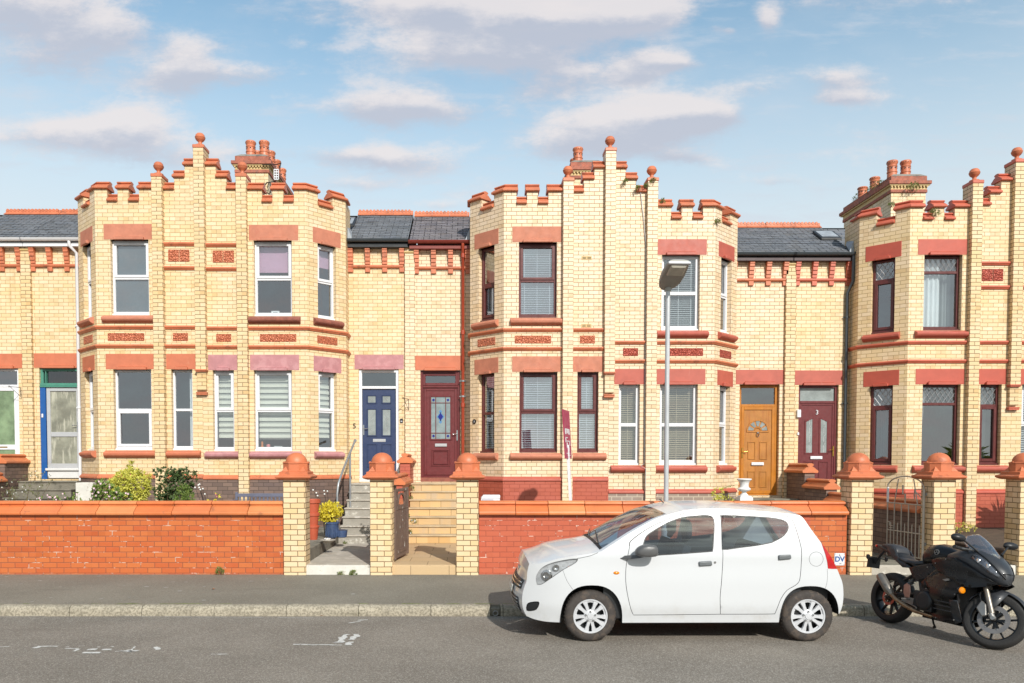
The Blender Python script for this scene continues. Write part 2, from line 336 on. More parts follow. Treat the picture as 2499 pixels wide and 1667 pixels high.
# ================================================================== the terrace
YB, YD = 17.21, 18.34            # bay fronts, door wall
YC = YB+.74                      # where the canted side meets the return
def panel(mb, O, d, us, zs, solid, t=.23, back=True):
    O = Vector(O); d = Vector(d).normalized(); n = Vector((d.y, -d.x)); us = sorted(set(us)); zs = sorted(set(zs))
    def P(u, z, k): q = O+d*u-n*k; return (q.x, q.y, z)
    S = [[solid((us[i]+us[i+1])/2, (zs[j]+zs[j+1])/2) for j in range(len(zs)-1)] for i in range(len(us)-1)]
    g = lambda i, j: 0 <= i < len(us)-1 and 0 <= j < len(zs)-1 and S[i][j]
    for i in range(len(us)-1):
        for j in range(len(zs)-1):
            if not S[i][j]: continue
            a, b, c, e = us[i], us[i+1], zs[j], zs[j+1]
            mb.quad(P(a, c, 0), P(b, c, 0), P(b, e, 0), P(a, e, 0))
            if back: mb.quad(P(b, c, t), P(a, c, t), P(a, e, t), P(b, e, t))
            if not g(i-1, j): mb.quad(P(a, c, t), P(a, c, 0), P(a, e, 0), P(a, e, t))
            if not g(i+1, j): mb.quad(P(b, c, 0), P(b, c, t), P(b, e, t), P(b, e, 0))
            if not g(i, j-1): mb.quad(P(a, c, t), P(b, c, t), P(b, c, 0), P(a, c, 0))
            if not g(i, j+1): mb.quad(P(a, e, 0), P(b, e, 0), P(b, e, t), P(a, e, t))
class Pl:
    """a wall plane: u runs left to right as seen from the street, k goes into the wall"""
    def __init__(s, O, d): s.O = Vector(O); s.d = Vector(d).normalized(); s.n = Vector((s.d.y, -s.d.x))
    def P(s, u, z, k=0): q = s.O+s.d*u-s.n*k; return (q.x, q.y, z)
    def M(s, u, z, k=0):
        p = s.P(u, z, k); return Matrix(((s.d.x, 0, s.n.x, p[0]), (s.d.y, 0, s.n.y, p[1]), (0, 1, 0, p[2]), (0, 0, 0, 1)))
    def box(s, mb, u0, u1, z0, z1, k0, k1):
        vs = [s.P(u, z, k) for k in (k0, k1) for u, z in ((u0, z0), (u1, z0), (u1, z1), (u0, z1))]
        mb.add(vs, [(0, 1, 2, 3), (7, 6, 5, 4), (0, 4, 5, 1), (1, 5, 6, 2), (2, 6, 7, 3), (3, 7, 4, 0)]); return mb
    def ring(s, mb, u0, u1, z0, z1, w_, k0, k1, wb=None):
        wb = wb or w_
        s.box(mb, u0, u0+w_, z0, z1, k0, k1); s.box(mb, u1-w_, u1, z0, z1, k0, k1)
        s.box(mb, u0+w_, u1-w_, z1-w_, z1, k0, k1); s.box(mb, u0+w_, u1-w_, z0, z0+wb, k0, k1); return mb
    def poly(s, mb, pts, k0, k1): mb.prism(pts, lambda u, z, k: s.P(u, z, k), k0, k1); return mb
    def path(s, u0, u1): return [tuple(s.O+s.d*u0), tuple(s.O+s.d*u1)]
COPE = [(-.28, 0), (.05, 0), (.062, .012), (.064, .035), (.056, .05), (.03, .062), (.0, .085), (-.035, .112), (-.066, .120), (-.066, .132), (-.038, .145), (-.036, .162), (-.06, .18), (-.09, .188), (-.14, .188), (-.17, .18), (-.194, .162), (-.192, .145), (-.164, .132), (-.164, .120), (-.195, .112), (-.23, .085), (-.26, .062), (-.286, .05), (-.294, .035)]
CH_ = .185
STR = [(-.02, 0), (.02, 0), (.035, .025), (.05, .04), (.055, .06), (.045, .08), (-.02, .085)]
SILL = [(-.11, .165), (-.0, .16), (.05, .135), (.095, .12), (.11, .095), (.105, .06), (.085, .035), (.03, .0), (-.02, 0), (-.11, .02)]
def blind_venetian(mb, pl, u0, u1, z0, z1, k, pitch=.05, tilt=.45):
    z = z1-.02
    pl.box(mb, u0, u1, z1-.025, z1, k-.015, k+.015)
    while z > z0+.02:
        z -= pitch; dz = .024*math.sin(tilt); dk = .024*math.cos(tilt)
        mb.add([pl.P(u0, z-dz, k-dk), pl.P(u1, z-dz, k-dk), pl.P(u1, z+dz, k+dk), pl.P(u0, z+dz, k+dk), pl.P(u0, z-dz-.003, k-dk), pl.P(u1, z-dz-.003, k-dk), pl.P(u1, z+dz-.003, k+dk), pl.P(u0, z+dz-.003, k+dk)],
               [(0, 1, 2, 3), (7, 6, 5, 4), (0, 4, 5, 1), (1, 5, 6, 2), (2, 6, 7, 3), (3, 7, 4, 0)])
    for f in (.15, .5, .85): u = u0+(u1-u0)*f; pl.box(mb, u-.004, u+.004, z0+.02, z1, k-.03, k-.026)
def curtain_mesh(mb, pl, u0, u1, z0, z1, k, amp=.03, n=40, gather=0.):
    vs = []
    for i in range(n+1):
        t = i/n
        for z, g in ((z1, 0.), ((z0+z1)/2, gather*.7), (z0, gather)):
            vs.append(pl.P(u0+(u1-u0)*t*(1-g), z, k+amp*math.sin(t*n*.9)+.4*amp*math.sin(t*23)))
    f = []
    for i in range(n):
        for j in range(2): a_ = i*3+j; f.append((a_, a_+1, a_+4, a_+3))
    mb.add(vs, f)
def window(house, pl, u0, u1, z0, z1, st, label=None):
    """st: frame material, split (fraction of height from the bottom to the transom), style, dressing"""
    fm = MT[st.get('frame', 'white_pvc')]; sp = z0+(z1-z0)*st.get('split', .5); K = .10; fw = st.get('fw', .05); sash = st.get('sash', 'upper')
    mb = MB(); pl.ring(mb, u0, u1, z0, z1, fw, K, K+.07, wb=fw+.03); pl.box(mb, u0+fw, u1-fw, sp-fw*.55, sp+fw*.55, K, K+.07)
    pl.box(mb, u0-.02, u1+.02, z0-.012, z0+.03, K-.05, K+.02)                       # projecting cill strip
    up = (u0+fw, u1-fw, sp+fw*.55, z1-fw); lo = (u0+fw, u1-fw, z0+fw+.03, sp-fw*.55)
    def sashring(q, a=.045): pl.ring(mb, q[0]-.012, q[1]+.012, q[2]-.012, q[3]+.012, a+.012, K-.018, K+.03); return (q[0]+a, q[1]-a, q[2]+a, q[3]-a)
    if sash in ('upper', 'both'): up = sashring(up)
    if sash in ('lower', 'both'): lo = sashring(lo, .05)
    if sash == 'upper': pl.box(mb, (up[0]+up[1])/2-.13*min(1, (up[1]-up[0])/.5), (up[0]+up[1])/2+.13*min(1, (up[1]-up[0])/.5), up[3]+.012, up[3]+.028, K-.026, K-.018)
    fr = mb.build('window', fm, house, bevel=.006)
    gm = MB()
    for q in (up, lo): gm.add([pl.P(q[0]-.01, q[2]-.01, K+.035), pl.P(q[1]+.01, q[2]-.01, K+.035), pl.P(q[1]+.01, q[3]+.01, K+.035), pl.P(q[0]-.01, q[3]+.01, K+.035)], [(0, 1, 2, 3)])
    gm.build('pane', MT[st.get('glass', 'glass')], fr, recalc=False)
    if st.get('lead'):
        lm = MB(); q = up if st['lead'] == 'up' else lo; s_ = .115; h_ = .165; K2 = K+.028
        nu = int((q[1]-q[0])/s_)+2; nz = int((q[3]-q[2])/h_)+2
        for i in range(-nz, nu+nz):
            for sg in (1, -1):                                   # diamond cames clipped to the pane
                p0 = Vector((q[0]+i*s_, q[2] if sg == 1 else q[3])); p1 = Vector((q[0]+i*s_+s_*(q[3]-q[2])/h_, q[3] if sg == 1 else q[2]))
                dd = p1-p0; t0 = max(0, (q[0]-p0.x)/dd.x); t1 = min(1, (q[1]-p0.x)/dd.x)
                if t1-t0 > .03: lm.tube([pl.P(*(p0+dd*t0), K2), pl.P(*(p0+dd*t1), K2)], .0055, 4)
        lm.build('lead_came', MT['alu'], fr)
    dr = st.get('dress'); KB = K+.13
    a, b, c, e = u0+.02, u1-.02, z0+.04, z1-.03
    if dr == 'venetian': m = MB(); blind_venetian(m, pl, a, b, c, e, KB, tilt=st.get('tilt', .35), pitch=st.get('pitch', .05)); m.build('venetian_blind', MT[st.get('bm', 'blind_white')], fr)
    if dr == 'zebra':
        m = MB(); z = e; stop = c+st.get('stop', .0)
        while z > stop: pl.box(m, a+.03, b-.03, max(z-.07, stop), z, KB, KB+.002); z -= .125
        m.build('striped_blind', MT['blind_cream'], fr)
        m = MB(); pl.box(m, a+.03, b-.03, stop, e, KB+.03, KB+.031); m.build('blind_gauze', MT['gauze'], fr)
    if dr == 'roller': m = MB(); pl.box(m, a, b, e-(e-sp)*st.get('drop', .75), e-.0, KB, KB+.003); m.build('roller_blind', MT['pink_blind'], fr)
    if dr == 'net': m = MB(); curtain_mesh(m, pl, a, b, c, e, KB+.05, n=60); m.build('curtain', MT['curtain'], fr, smooth=180)
    if dr == 'half_net':
        m = MB(); curtain_mesh(m, pl, a, a+(b-a)*.58, c, e, KB+.0, n=30); m.build('curtain', MT['curtain'], fr, smooth=180)
        m = MB(); curtain_mesh(m, pl, a+(b-a)*.55, b, c, e, KB+.12, n=30); m.build('curtain', MT['curtain_grey'], fr, smooth=180)
    if dr == 'left_drape': m = MB(); curtain_mesh(m, pl, a, a+(b-a)*.26, c, e, KB+.05, n=12, gather=.6); m.build('curtain', MT['curtain'], fr, smooth=180)
    if dr == 'right_drape': m = MB(); curtain_mesh(m, pl, b, b-(b-a)*.3, c, e, KB+.02, n=10, amp=.02); m.build('curtain', MT['curtain'], fr, smooth=180)
    if dr == 'frost': m = MB(); pl.box(m, a, b, c, e, K+.05, K+.055); m.build('frosted_film', MT['frost'], fr)
    if dr == 'sides':
        m = MB(); curtain_mesh(m, pl, a, a+(b-a)*.8, c, e, KB+.1, n=30); m.build('curtain', MT['curtain_grey'], fr, smooth=180)
    if label: fr['label'] = label
    return fr
m_, t_, p_, o_ = newmat('blind_gauze'); p_.inputs['Base Color'].default_value = (.52, .52, .47, 1); p_.inputs['Alpha'].default_value = .62; MT['gauze'] = m_
MT['curtain_grey'] = M_('grey_curtain', srgb(140, 146, 146), .9, var=.05, streak=(srgb(110, 116, 118), (30, 30, .3), .5, .6))
def lintel(house, pl, u0, u1, w0, w1, z0, z1, m):
    mb = MB(); c_ = .03
    pl.poly(mb, [(u0, z0), (w0+.03, z0), (w0+.07, z0+.0), (w1-.07, z0), (w1-.03, z0), (u1, z0), (u1, z1), (u0, z1)], -.006, .12)
    # hood mould over the opening
    a, b = w0+.09, w1-.09
    for (q0, q1, zz0, zz1, kk) in ((a, b, z0-.012, z0+.05, -.07), (a+.03, b-.03, z0+.05, z0+.07, -.045)): pl.box(mb, q0, q1, zz0, zz1, kk, .0)
    return mb.build('lintel', MT[m], house, bevel=.008)
def finial(parent, x, y, z, s=1.0, mt='terracotta'):
    mb = MB(); pr = [(.10, 0), (.10, .03), (.05, .05), (.038, .075), (.045, .10), (.078, .125), (.103, .16), (.108, .185), (.112, .19), (.112, .2), (.104, .205), (.095, .245), (.065, .278), (.02, .29), (.0, .292)]
    mb.lathe([(r*s, h*s) for r, h in pr], (x, y, z), 16); return mb.build('finial', MT[mt], parent, smooth=50)
def vent(house, pl, u, z, w_=.2, h=.085):
    mb = MB(); pl.ring(mb, u-w_/2, u+w_/2, z-h/2, z+h/2, .018, -.008, .01); pl.box(mb, u-.012, u+.012, z-h/2+.018, z+h/2-.018, -.008, .01)
    pl.box(mb, u-w_/2+.018, u+w_/2-.018, z-.006, z+.006, -.007, .01)
    pl.box(mb, u-w_/2+.01, u+w_/2-.01, z-h/2+.01, z+h/2-.01, -.0015, .009)
    o = mb.build('air_brick', MT['cream_plain'], house)
    d_ = MB()
    for s_ in (-1, 1):
        for q in (-1, 1): pl.box(d_, u+s_*w_*.25-w_*.17, u+s_*w_*.25+w_*.17, z+q*h*.2-h*.08, z+q*h*.2+h*.08, -.003, 0)
    d_.build('slot', MT['room_dark'], o)
MT['cream_plain'] = M_('cream_terracotta', srgb(222, 190, 130), .6, var=.06)
MT['step_grey'] = M_('grey_concrete', srgb(150, 144, 134), .85, var=.12, scale=3, bump=.6, bscale=60, dirt=(srgb(92, 90, 84), 5, .52, .7))

def crenellate(m):    # distance from the bay centre -> brick top and whether a coping sits there
    return None
def house(cfg):
    Cb, sg, dz = cfg['C'], cfg['sg'], cfg['dz']; Mx = Cb+sg*4.455
    br = MT[cfg.get('brick', 'cream')]; tc_ = MT[cfg.get('tc', 'terracotta')]; tcn = cfg.get('tc', 'terracotta')
    h = thing('terraced_house', cfg['label'], 'house', (Cb+sg*3.3, YD, .45), 'terraced houses of the brick row')
    Z = lambda z: z+dz
    fr = Pl((Cb if sg > 0 else Cb-2.31, YB), (1, 0)); fu = (lambda m: m) if sg > 0 else (lambda m: 2.31-m)
    L2 = .74*math.sqrt(2)
    ca = Pl((Cb+2.31, YB), (1, 1)) if sg > 0 else Pl((Cb-3.05, YC), (1, -1)); cu = (lambda m: m) if sg > 0 else (lambda m: L2-m)   # m from the front corner
    re = Pl((Cb+3.05, YC), (0, 1)) if sg > 0 else Pl((Cb-3.05, YD), (0, -1)); rl = YD-YC
    do = Pl((Cb+3.05, YD), (1, 0)) if sg > 0 else Pl((Mx, YD), (1, 0)); dl = 4.455-3.05
    du = (lambda m: dl-m) if sg > 0 else (lambda m: m)                       # m from the door pilaster
    so = lambda a, b: (min(a, b), max(a, b))
    # key heights
    zs = dict(uw=(5.15, 6.79), lw=(2.19, 3.965))
    WU, WL, WN = (1.15, 1.985), (1.13, 1.965), (.225, .69)
    mt, ct = 7.885+dz+cfg.get('mer', 0), 7.615+dz+cfg.get('mer', 0)
    st1, st2, st3 = cfg.get('steps', (7.87, 8.13, 8.39))
    tops = [(0, .34, st3), (.34, .57, st2), (.57, .92, st1), (.92, 1.34, mt), (1.34, 1.57, ct), (1.57, 1.81, mt), (1.81, 2.04, ct), (2.04, 2.31, mt)]
    holesF = [(*WU, Z(5.15), Z(6.79)), (*WL, Z(2.19), Z(3.965)), (*WN, Z(2.19), Z(3.965))]
    wall = MB()
    def solidF(m, z):
        for a, b, t in tops:
            if a <= m <= b and z > t: return False
        return not any(a < m < b and c < z < e for a, b, c, e in holesF)
    us = [0, 2.31]+[q for t in tops for q in t[:2]]+[q for t in holesF for q in t[:2]]
    zz = [.3]+[t[2] for t in tops]+[q for t in holesF for q in t[2:]]
    panel(wall, fr.O, fr.d, [fu(u) for u in us], zz, lambda u, z: solidF(fu(u), z))
    WC = (.285, .775)
    holesC = [(*WC, Z(5.15), Z(6.79)), (*WC, Z(2.19), Z(3.965))]; topsC = [(0, .30, mt), (.30, .69, ct), (.69, L2, mt)]
    def solidC(m, z):
        for a, b, t in topsC:
            if a <= m <= b and z > t: return False
        return not any(a < m < b and c < z < e for a, b, c, e in holesC)
    panel(wall, ca.O, ca.d, [cu(u) for u in (0, .30, .69, L2, *WC)], [.3, mt, ct]+[q for t in holesC for q in t[2:]], lambda u, z: solidC(cu(u), z))
    panel(wall, re.O, re.d, [0, rl], [.3, mt], lambda u, z: True)
    panel(wall, re.P(0, 0)[:2] if sg < 0 else re.P(rl, 0)[:2], re.d, [-.3 if sg < 0 else 0, 0 if sg < 0 else .3], [Z(6.9), mt], lambda u, z: True)   # parapet runs back to the roof
    DU = (.24, 1.175); db, dt = cfg['door_z']
    panel(wall, do.O, do.d, [0, dl]+[du(q) for q in DU], [.3, db, dt, Z(7.0)], lambda u, z: not (min(du(DU[0]), du(DU[1])) < u < max(du(DU[0]), du(DU[1])) and db < z < dt))
    rw = MB(); panel(rw, (min(Cb, Mx), 26), (1, 0), [0, 4.455], [.3, Z(7.2)], lambda u, z: True); rw.build('rear_wall', br, h, recalc=False)
    wall.build('wall', br, h, u0=Cb+sg*.113, v0=dz, recalc=False)
    # rooms behind the glass
    rm = MB(); x0, x1 = so(Cb, Mx)
    rm.quad((x0, YD+3.6, .3), (x1, YD+3.6, .3), (x1, YD+3.6, Z(7.2)), (x0, YD+3.6, Z(7.2)))
    for xx, yy in ((Cb+sg*.01, YB+.3), (Mx-sg*.01, YD+.3)): rm.quad((xx, yy, .3), (xx, YD+3.6, .3), (xx, YD+3.6, Z(7.0)), (xx, yy, Z(7.0)))
    rm.build('room_wall', MT['room'], h, recalc=False)
    rm = MB()
    for z in (Z(1.5), Z(4.45), Z(7.0)):
        rm.add([(Cb, YB+.235, z), (Cb+sg*2.2, YB+.235, z), (Cb+sg*2.8, YB+.9, z), (Cb+sg*2.8, YD+.24, z), (Mx, YD+.24, z), (Mx, YD+3.6, z), (Cb, YD+3.6, z)], [tuple(range(7))])
    rm.build('floor', MT['room_dark'], h, recalc=False)
    # pilasters
    def pil(name, cx, Y, w_, pr, z0, z1, mat, cap=True, fin=None, depth=.0):
        mb = MB(); mb.box(cx-w_/2, cx+w_/2, Y-pr, Y+depth, z0, z1); o = mb.build(name, mat, h, u0=cx-w_/2, v0=dz, bevel=.004)
        if cap:
            c = MB(); c.box(cx-w_/2-.012, cx+w_/2+.012, Y-pr-.012, Y+depth+.012, z1, z1+.075); c.build('pilaster_cap', tc_, h, bevel=.01)
            finial(h, cx, Y-pr+.14, z1+.075)
        return o
    pm = MT[cfg.get('pil', 'cream_old' if cfg.get('brick', 'cream') == 'cream' else cfg['brick'])]
    pil('pilaster', Cb+sg*.915, YB, .228, .115, .3, cfg.get('pt', 8.11), pm, depth=.24)
    if cfg.get('centre'):
        pil('centre_pilaster', Cb, YB, .228, .115, Z(3.955), cfg['centre'], pm, depth=.24)
        pil('pilaster_foot', Cb, YB, .20, .075, Z(3.5), Z(3.9), pm, cap=False)
        c = MB(); c.box(Cb-.13, Cb+.13, YB-.135, YB, Z(3.925), Z(3.955)); c.box(Cb-.115, Cb+.115, YB-.115, YB, Z(3.9), Z(3.925)); c.box(Cb-.12, Cb+.12, YB-.095, YB, Z(3.44), Z(3.465)); c.box(Cb-.115, Cb+.115, YB-.085, YB, Z(3.40), Z(3.44)); c.build('corbel_band', tc_, h, bevel=.006)
    # door pilaster
    if cfg.get('mp'):
        mb = MB(); mb.box(Mx-.118, Mx+.118, YD-.07, YD, .3, Z(6.98)); mb.build('pilaster', pm, h, u0=Mx-.113, v0=dz, bevel=.004)
        mb = MB(); mb.box(Mx-.13, Mx+.13, YD-.085, YD, Z(6.93), Z(6.96)); mb.sweep([(0, 0), (.075, 0), (.10, .03), (.10, .055), (0, .055)], [(Mx-.135, YD), (Mx+.135, YD)], Z(6.82)); mb.build('pilaster_cap', MT['cream_plain'], h, bevel=.006)
    # string courses
    pathc = [(Cb+sg*.0, YB), (Cb+sg*2.31, YB), (Cb+sg*3.05, YC), (Cb+sg*3.05, YD)]
    if sg < 0: pathc.reverse()
    for z in (4.43, 4.84): MB().sweep(STR, pathc, Z(z)).build('string_course', tc_, h, bevel=.004)
    if cfg.get('up_strings', True):
        o = cfg.get('ups', 0)
        for z in (6.65, 6.13): MB().sweep(STR, [(Cb+min(0, sg*.9), YB), (Cb+max(0, sg*.9), YB)], Z(z+o)).build('string_course', tc_, h, bevel=.004)
        p_ = MB()
        for a, b in ((.255, .475), (.485, .72)):
            q0, q1 = so(fu(a), fu(b)); fr.box(p_, q0, q1, Z(6.315+o), Z(6.575+o), -.012, .02)
        p_.build('decorated_panel', MT[cfg.get('carv', 'carved')], h, bevel=.004)
    if cfg.get('panels', True):
        for a, b in ((1.27, 2.07), (.31, .64)):
            p_ = MB(); q0, q1 = so(fu(a), fu(b)); fr.box(p_, q0, q1, Z(4.59), Z(4.76), -.010, .02); p_.build('decorated_panel', MT[cfg.get('carv', 'carved')], h, bevel=.004)
        p_ = MB(); q0, q1 = so(cu(.26), cu(.80)); ca.box(p_, q0, q1, Z(4.59), Z(4.76), -.010, .02); p_.build('decorated_panel', MT[cfg.get('carv', 'carved')], h, bevel=.004)
    for v in cfg.get('vents', ()): vent(h, fr, fu(v[0]), Z(v[1]), w_=.22 if v[1] > 2 else .2, h=.075 if v[1] > 2 else .13)
    for v in cfg.get('cvents', ()): vent(h, ca, cu(v[0]), Z(v[1]), h=.13)
    # copings
    def cope(path, z): MB().sweep(COPE, path, z).build('coping', tc_, h, bevel=.004)
    def fpath(m0, m1): q = sorted((Cb+sg*m0, Cb+sg*m1)); return [(q[0], YB), (q[1], YB)]
    ov = .035
    for m0, m1, t in ((.115, .34+ov, st3), (.34, .57+ov, st2), (.57, .80, st1), (1.03, 1.34+ov, mt), (1.345, 1.565, ct), (1.57-ov, 1.81+ov, mt), (1.815, 2.035, ct)): cope(fpath(m0, m1), t)
    cp = lambda m: (Cb+sg*(2.31+m/math.sqrt(2)), YB+m/math.sqrt(2))
    pth = [(Cb+sg*(2.04-ov), YB), (Cb+sg*2.31, YB), cp(.30+ov)]; pth = pth if sg > 0 else pth[::-1]; cope(pth, mt)
    pth = [cp(.31), cp(.68)]; pth = pth if sg > 0 else pth[::-1]; cope(pth, ct)
    pth = [cp(.69-ov), (Cb+sg*3.05, YC), (Cb+sg*3.05, YC+.34)]; pth = pth if sg > 0 else pth[::-1]; cope(pth, mt)
    # windows, lintels, sills
    W_ = cfg['win']; lm = cfg['lint']; sm = cfg.get('sills', lm)
    def unit(pl, f, w_, z, stl, lw, key, lk):
        q0, q1 = so(f(w_[0]), f(w_[1])); l0, l1 = so(f(lw[0]), f(lw[1]))
        window(h, pl, q0, q1, Z(z[0])+.01, Z(z[1]), stl, stl.get('label'))
        lintel(h, pl, l0, l1, q0, q1, Z(z[1]), Z(z[1])+.345, lk[0])
        s0, s1 = max(q0-.21, .01), q1+.19
        if f is fu and w_ is WN: s0, s1 = so(fu(.05), fu(.80)); s0, s1 = (s0, s1)
        if f is fu and w_ is not WN: s0, s1 = so(fu(1.035), fu(2.17))
        if f is cu: s0, s1 = so(cu(.16), cu(.93))
        MB().sweep(SILL, pl.path(s0, s1), Z(z[0])-.165).build('window_sill', MT[lk[1]], h, bevel=.006)
    unit(fr, fu, WU, (5.15, 6.79), W_['uf'], (1.045, 2.13), 'uf', (lm[0], sm[0]))
    unit(ca, cu, WC, (5.15, 6.79), W_['uc'], (.16, .91), 'uc', (lm[0], sm[0]))
    unit(fr, fu, WL, (2.19, 3.965), W_['lf'], (1.045, 2.13), 'lf', (lm[1], sm[1]))
    unit(fr, fu, WN, (2.19, 3.965), W_['ln'], (.12, .80), 'ln', (lm[1], sm[1]))
    unit(ca, cu, WC, (2.19, 3.965), W_['lc'], (.16, .91), 'lc', (lm[1], sm[1]))
    # plinth
    pz = Z(1.665)
    for a_, b_ in ((0, .8), (1.03, None)):
        pt = [(Cb+sg*a_, YB), (Cb+sg*b_, YB)] if b_ else [(Cb+sg*a_, YB), (Cb+sg*2.31, YB), (Cb+sg*3.05, YC), (Cb+sg*3.05, YD)]
        if sg < 0: pt.reverse()
        zb = cfg.get('plb', .3)
        MB().sweep([(0, zb), (.035, zb), (.035, pz-.10), (0, pz-.10)], pt).build('plinth', MT[cfg['plinth']], h, v0=pz)
        MB().sweep([(0, pz-.10), (.06, pz-.10), (.06, pz-.06), (.0, pz)], pt).build('plinth_band', MT[cfg.get('band', 'terracotta')], h, bevel=.005)
    # eaves: corbels, string, fascia, gutter
    e0, e1 = do.P(0, 0)[0], do.P(dl, 0)[0]
    cm = MB(); cr = MB()
    for k in range(4):
        m = .155+k*.398; uu = du(m); x = do.P(uu, 0)[0]
        if not (e0+.02 < x < e1+.02): x = min(max(x, e0+.05), e1-.05)
        for (z0, z1, pr) in ((6.865, 6.91, .125), (6.80, 6.865, .11), (6.71, 6.80, .09), (6.62, 6.71, .07), (6.545, 6.62, .05), (6.37, 6.47, .045)): MB.box(cm, x-.057, x+.057, YD-pr, YD, Z(z0), Z(z1))
    cm.build('corbels', tc_, h, bevel=.004)
    MB().sweep([(0, 0), (.04, 0), (.06, .03), (.06, .065), (0, .075)], [(e0+(.0 if sg > 0 else .118), YD), (e1-(.118 if sg > 0 else .0), YD)], Z(6.465)).build('string_course', tc_, h, bevel=.004)
    fm = cfg['fascia']
    MB().box(e0-.0, e1, YD-.16, YD+.02, Z(6.912), Z(7.0)).build('fascia', MT[fm[0]], h, bevel=.004)
    g = MB(); gp = [(.0, 0), (.02, -.045), (.06, -.06), (.10, -.045), (.12, 0), (.125, .012), (.11, .012), (.105, 0), (.09, -.035), (.06, -.047), (.03, -.035), (.012, 0)]
    g.sweep([(.14+a, b) for a, b in gp], [(e0-.02, YD), (e1+.02, YD)], Z(7.075)); g.build('gutter', MT[fm[1]], h, smooth=60)
    # roof
    ex0, ex1 = so(Cb, Mx); ry, rz = YD+1.62, Z(8.20)
    ze = Z(7.085); ey = YD-.17
    r_ = MB(); q0, q1 = so(Cb+sg*3.06, Mx)
    r_.add([(q0, ey, ze), (q1, ey, ze), (q1, ry, rz), (q0, ry, rz), (q0, ey, ze-.03), (q1, ey, ze-.03), (q1, ry, rz-.03), (q0, ry, rz-.03)], [(0, 1, 2, 3), (7, 6, 5, 4), (0, 4, 5, 1), (1, 5, 6, 2), (2, 6, 7, 3), (3, 7, 4, 0)])
    # slates as real overlapping courses
    nrow = 15; L = Vector((0, ry-ey, rz-ze)); nn = Vector((0, -L.z, L.y)).normalized()
    for i in range(nrow):
        a_ = Vector((0, ey, ze))+L*(i/nrow)+nn*.016; b_ = Vector((0, ey, ze))+L*((i+1.25)/nrow)+nn*.004 if i < nrow-1 else Vector((0, ry, rz))+nn*.006
        c_ = a_-nn*.008; xo = (.13 if i % 2 else 0)
        x = q0+rnd.uniform(0, .02)-(.13 if i % 2 else 0)
        while x < q1:
            xa, xb = max(x, q0), min(x+.252, q1)
            if xb-xa > .02:
                j = nn*rnd.uniform(0, .006)+L.normalized()*rnd.uniform(-.008, .008)
                r_.add([Vector((xa, 0, 0))+a_+j, Vector((xb, 0, 0))+a_+j, Vector((xb, 0, 0))+b_, Vector((xa, 0, 0))+b_, Vector((xa, 0, 0))+c_+j-nn*.006, Vector((xb, 0, 0))+c_+j-nn*.006], [(0, 1, 2, 3), (4, 5, 1, 0)])
            x += .26
    bx0, bx1 = Cb, Cb+sg*3.0
    r_.add([(bx0, YB+.2, Z(7.3)), (bx1, YC, Z(7.3)), (bx1, YD+.6, Z(7.32)), (bx0, YD+.6, Z(7.32))], [(0, 1, 2, 3)])
    r_.add([(bx0, YD+.6, Z(7.3)), (bx1, YD+.6, Z(7.3)), (bx1, ry, rz-.05), (bx0, ry, rz-.05)], [(0, 1, 2, 3)])
    r_.add([(ex0, ry, rz-.02), (ex1, ry, rz-.02), (ex1, 26.2, Z(6.2)), (ex0, 26.2, Z(6.2))], [(0, 1, 2, 3)])
    rf = r_.build('roof', MT[cfg['slate']], h, recalc=False)
    rt = MB(); x = q0
    while x < q1-.02:
        x2 = min(x+.445, q1); rt.sweep([(.13, -.05), (.14, -.04), (.03, .035), (.022, .06), (.022, .10), (-.022, .10), (-.022, .06), (-.03, .035), (-.14, -.04), (-.13, -.05), (0, .02)], [(x+.003, ry), (x2-.003, ry)], rz)
        y_ = x+.05
        while y_ < x2-.02: rt.lathe([(.0, -.03), (.036, -.03), (.036, .03), (.0, .03)], (y_, ry, rz+.095), 8, M=Matrix.Rotation(R(90), 4, 'X'), cap=False); y_ += .09
        x = x2
    rt.build('ridge_tiles', tc_ if tcn == 'terracotta' else MT['terracotta'], rf, bevel=.002)
    if cfg.get('flash'):
        l_ = MB(); xx = Cb+sg*3.06
        l_.add([(xx, ey+.0, ze+.02), (xx+sg*.10, ey, ze+.03), (xx+sg*.05, ey+.3, ze+.27), (xx, ey+.35, ze+.36), (xx, ey+.02, ze+.28)], [(0, 1, 2, 3, 4)]); l_.build('lead_flashing', MT['lead'], h, solid=.004)
    # door
    d0, d1 = so(du(DU[0]), du(DU[1])); cfg['door'](h, do, d0, d1, db, dt)
    lm_ = cfg['dlint']; l0, l1 = so(du(.118), du(1.275))
    lintel(h, do, l0, l1, d0, d1, dt, dt+.345, lm_)
    return h

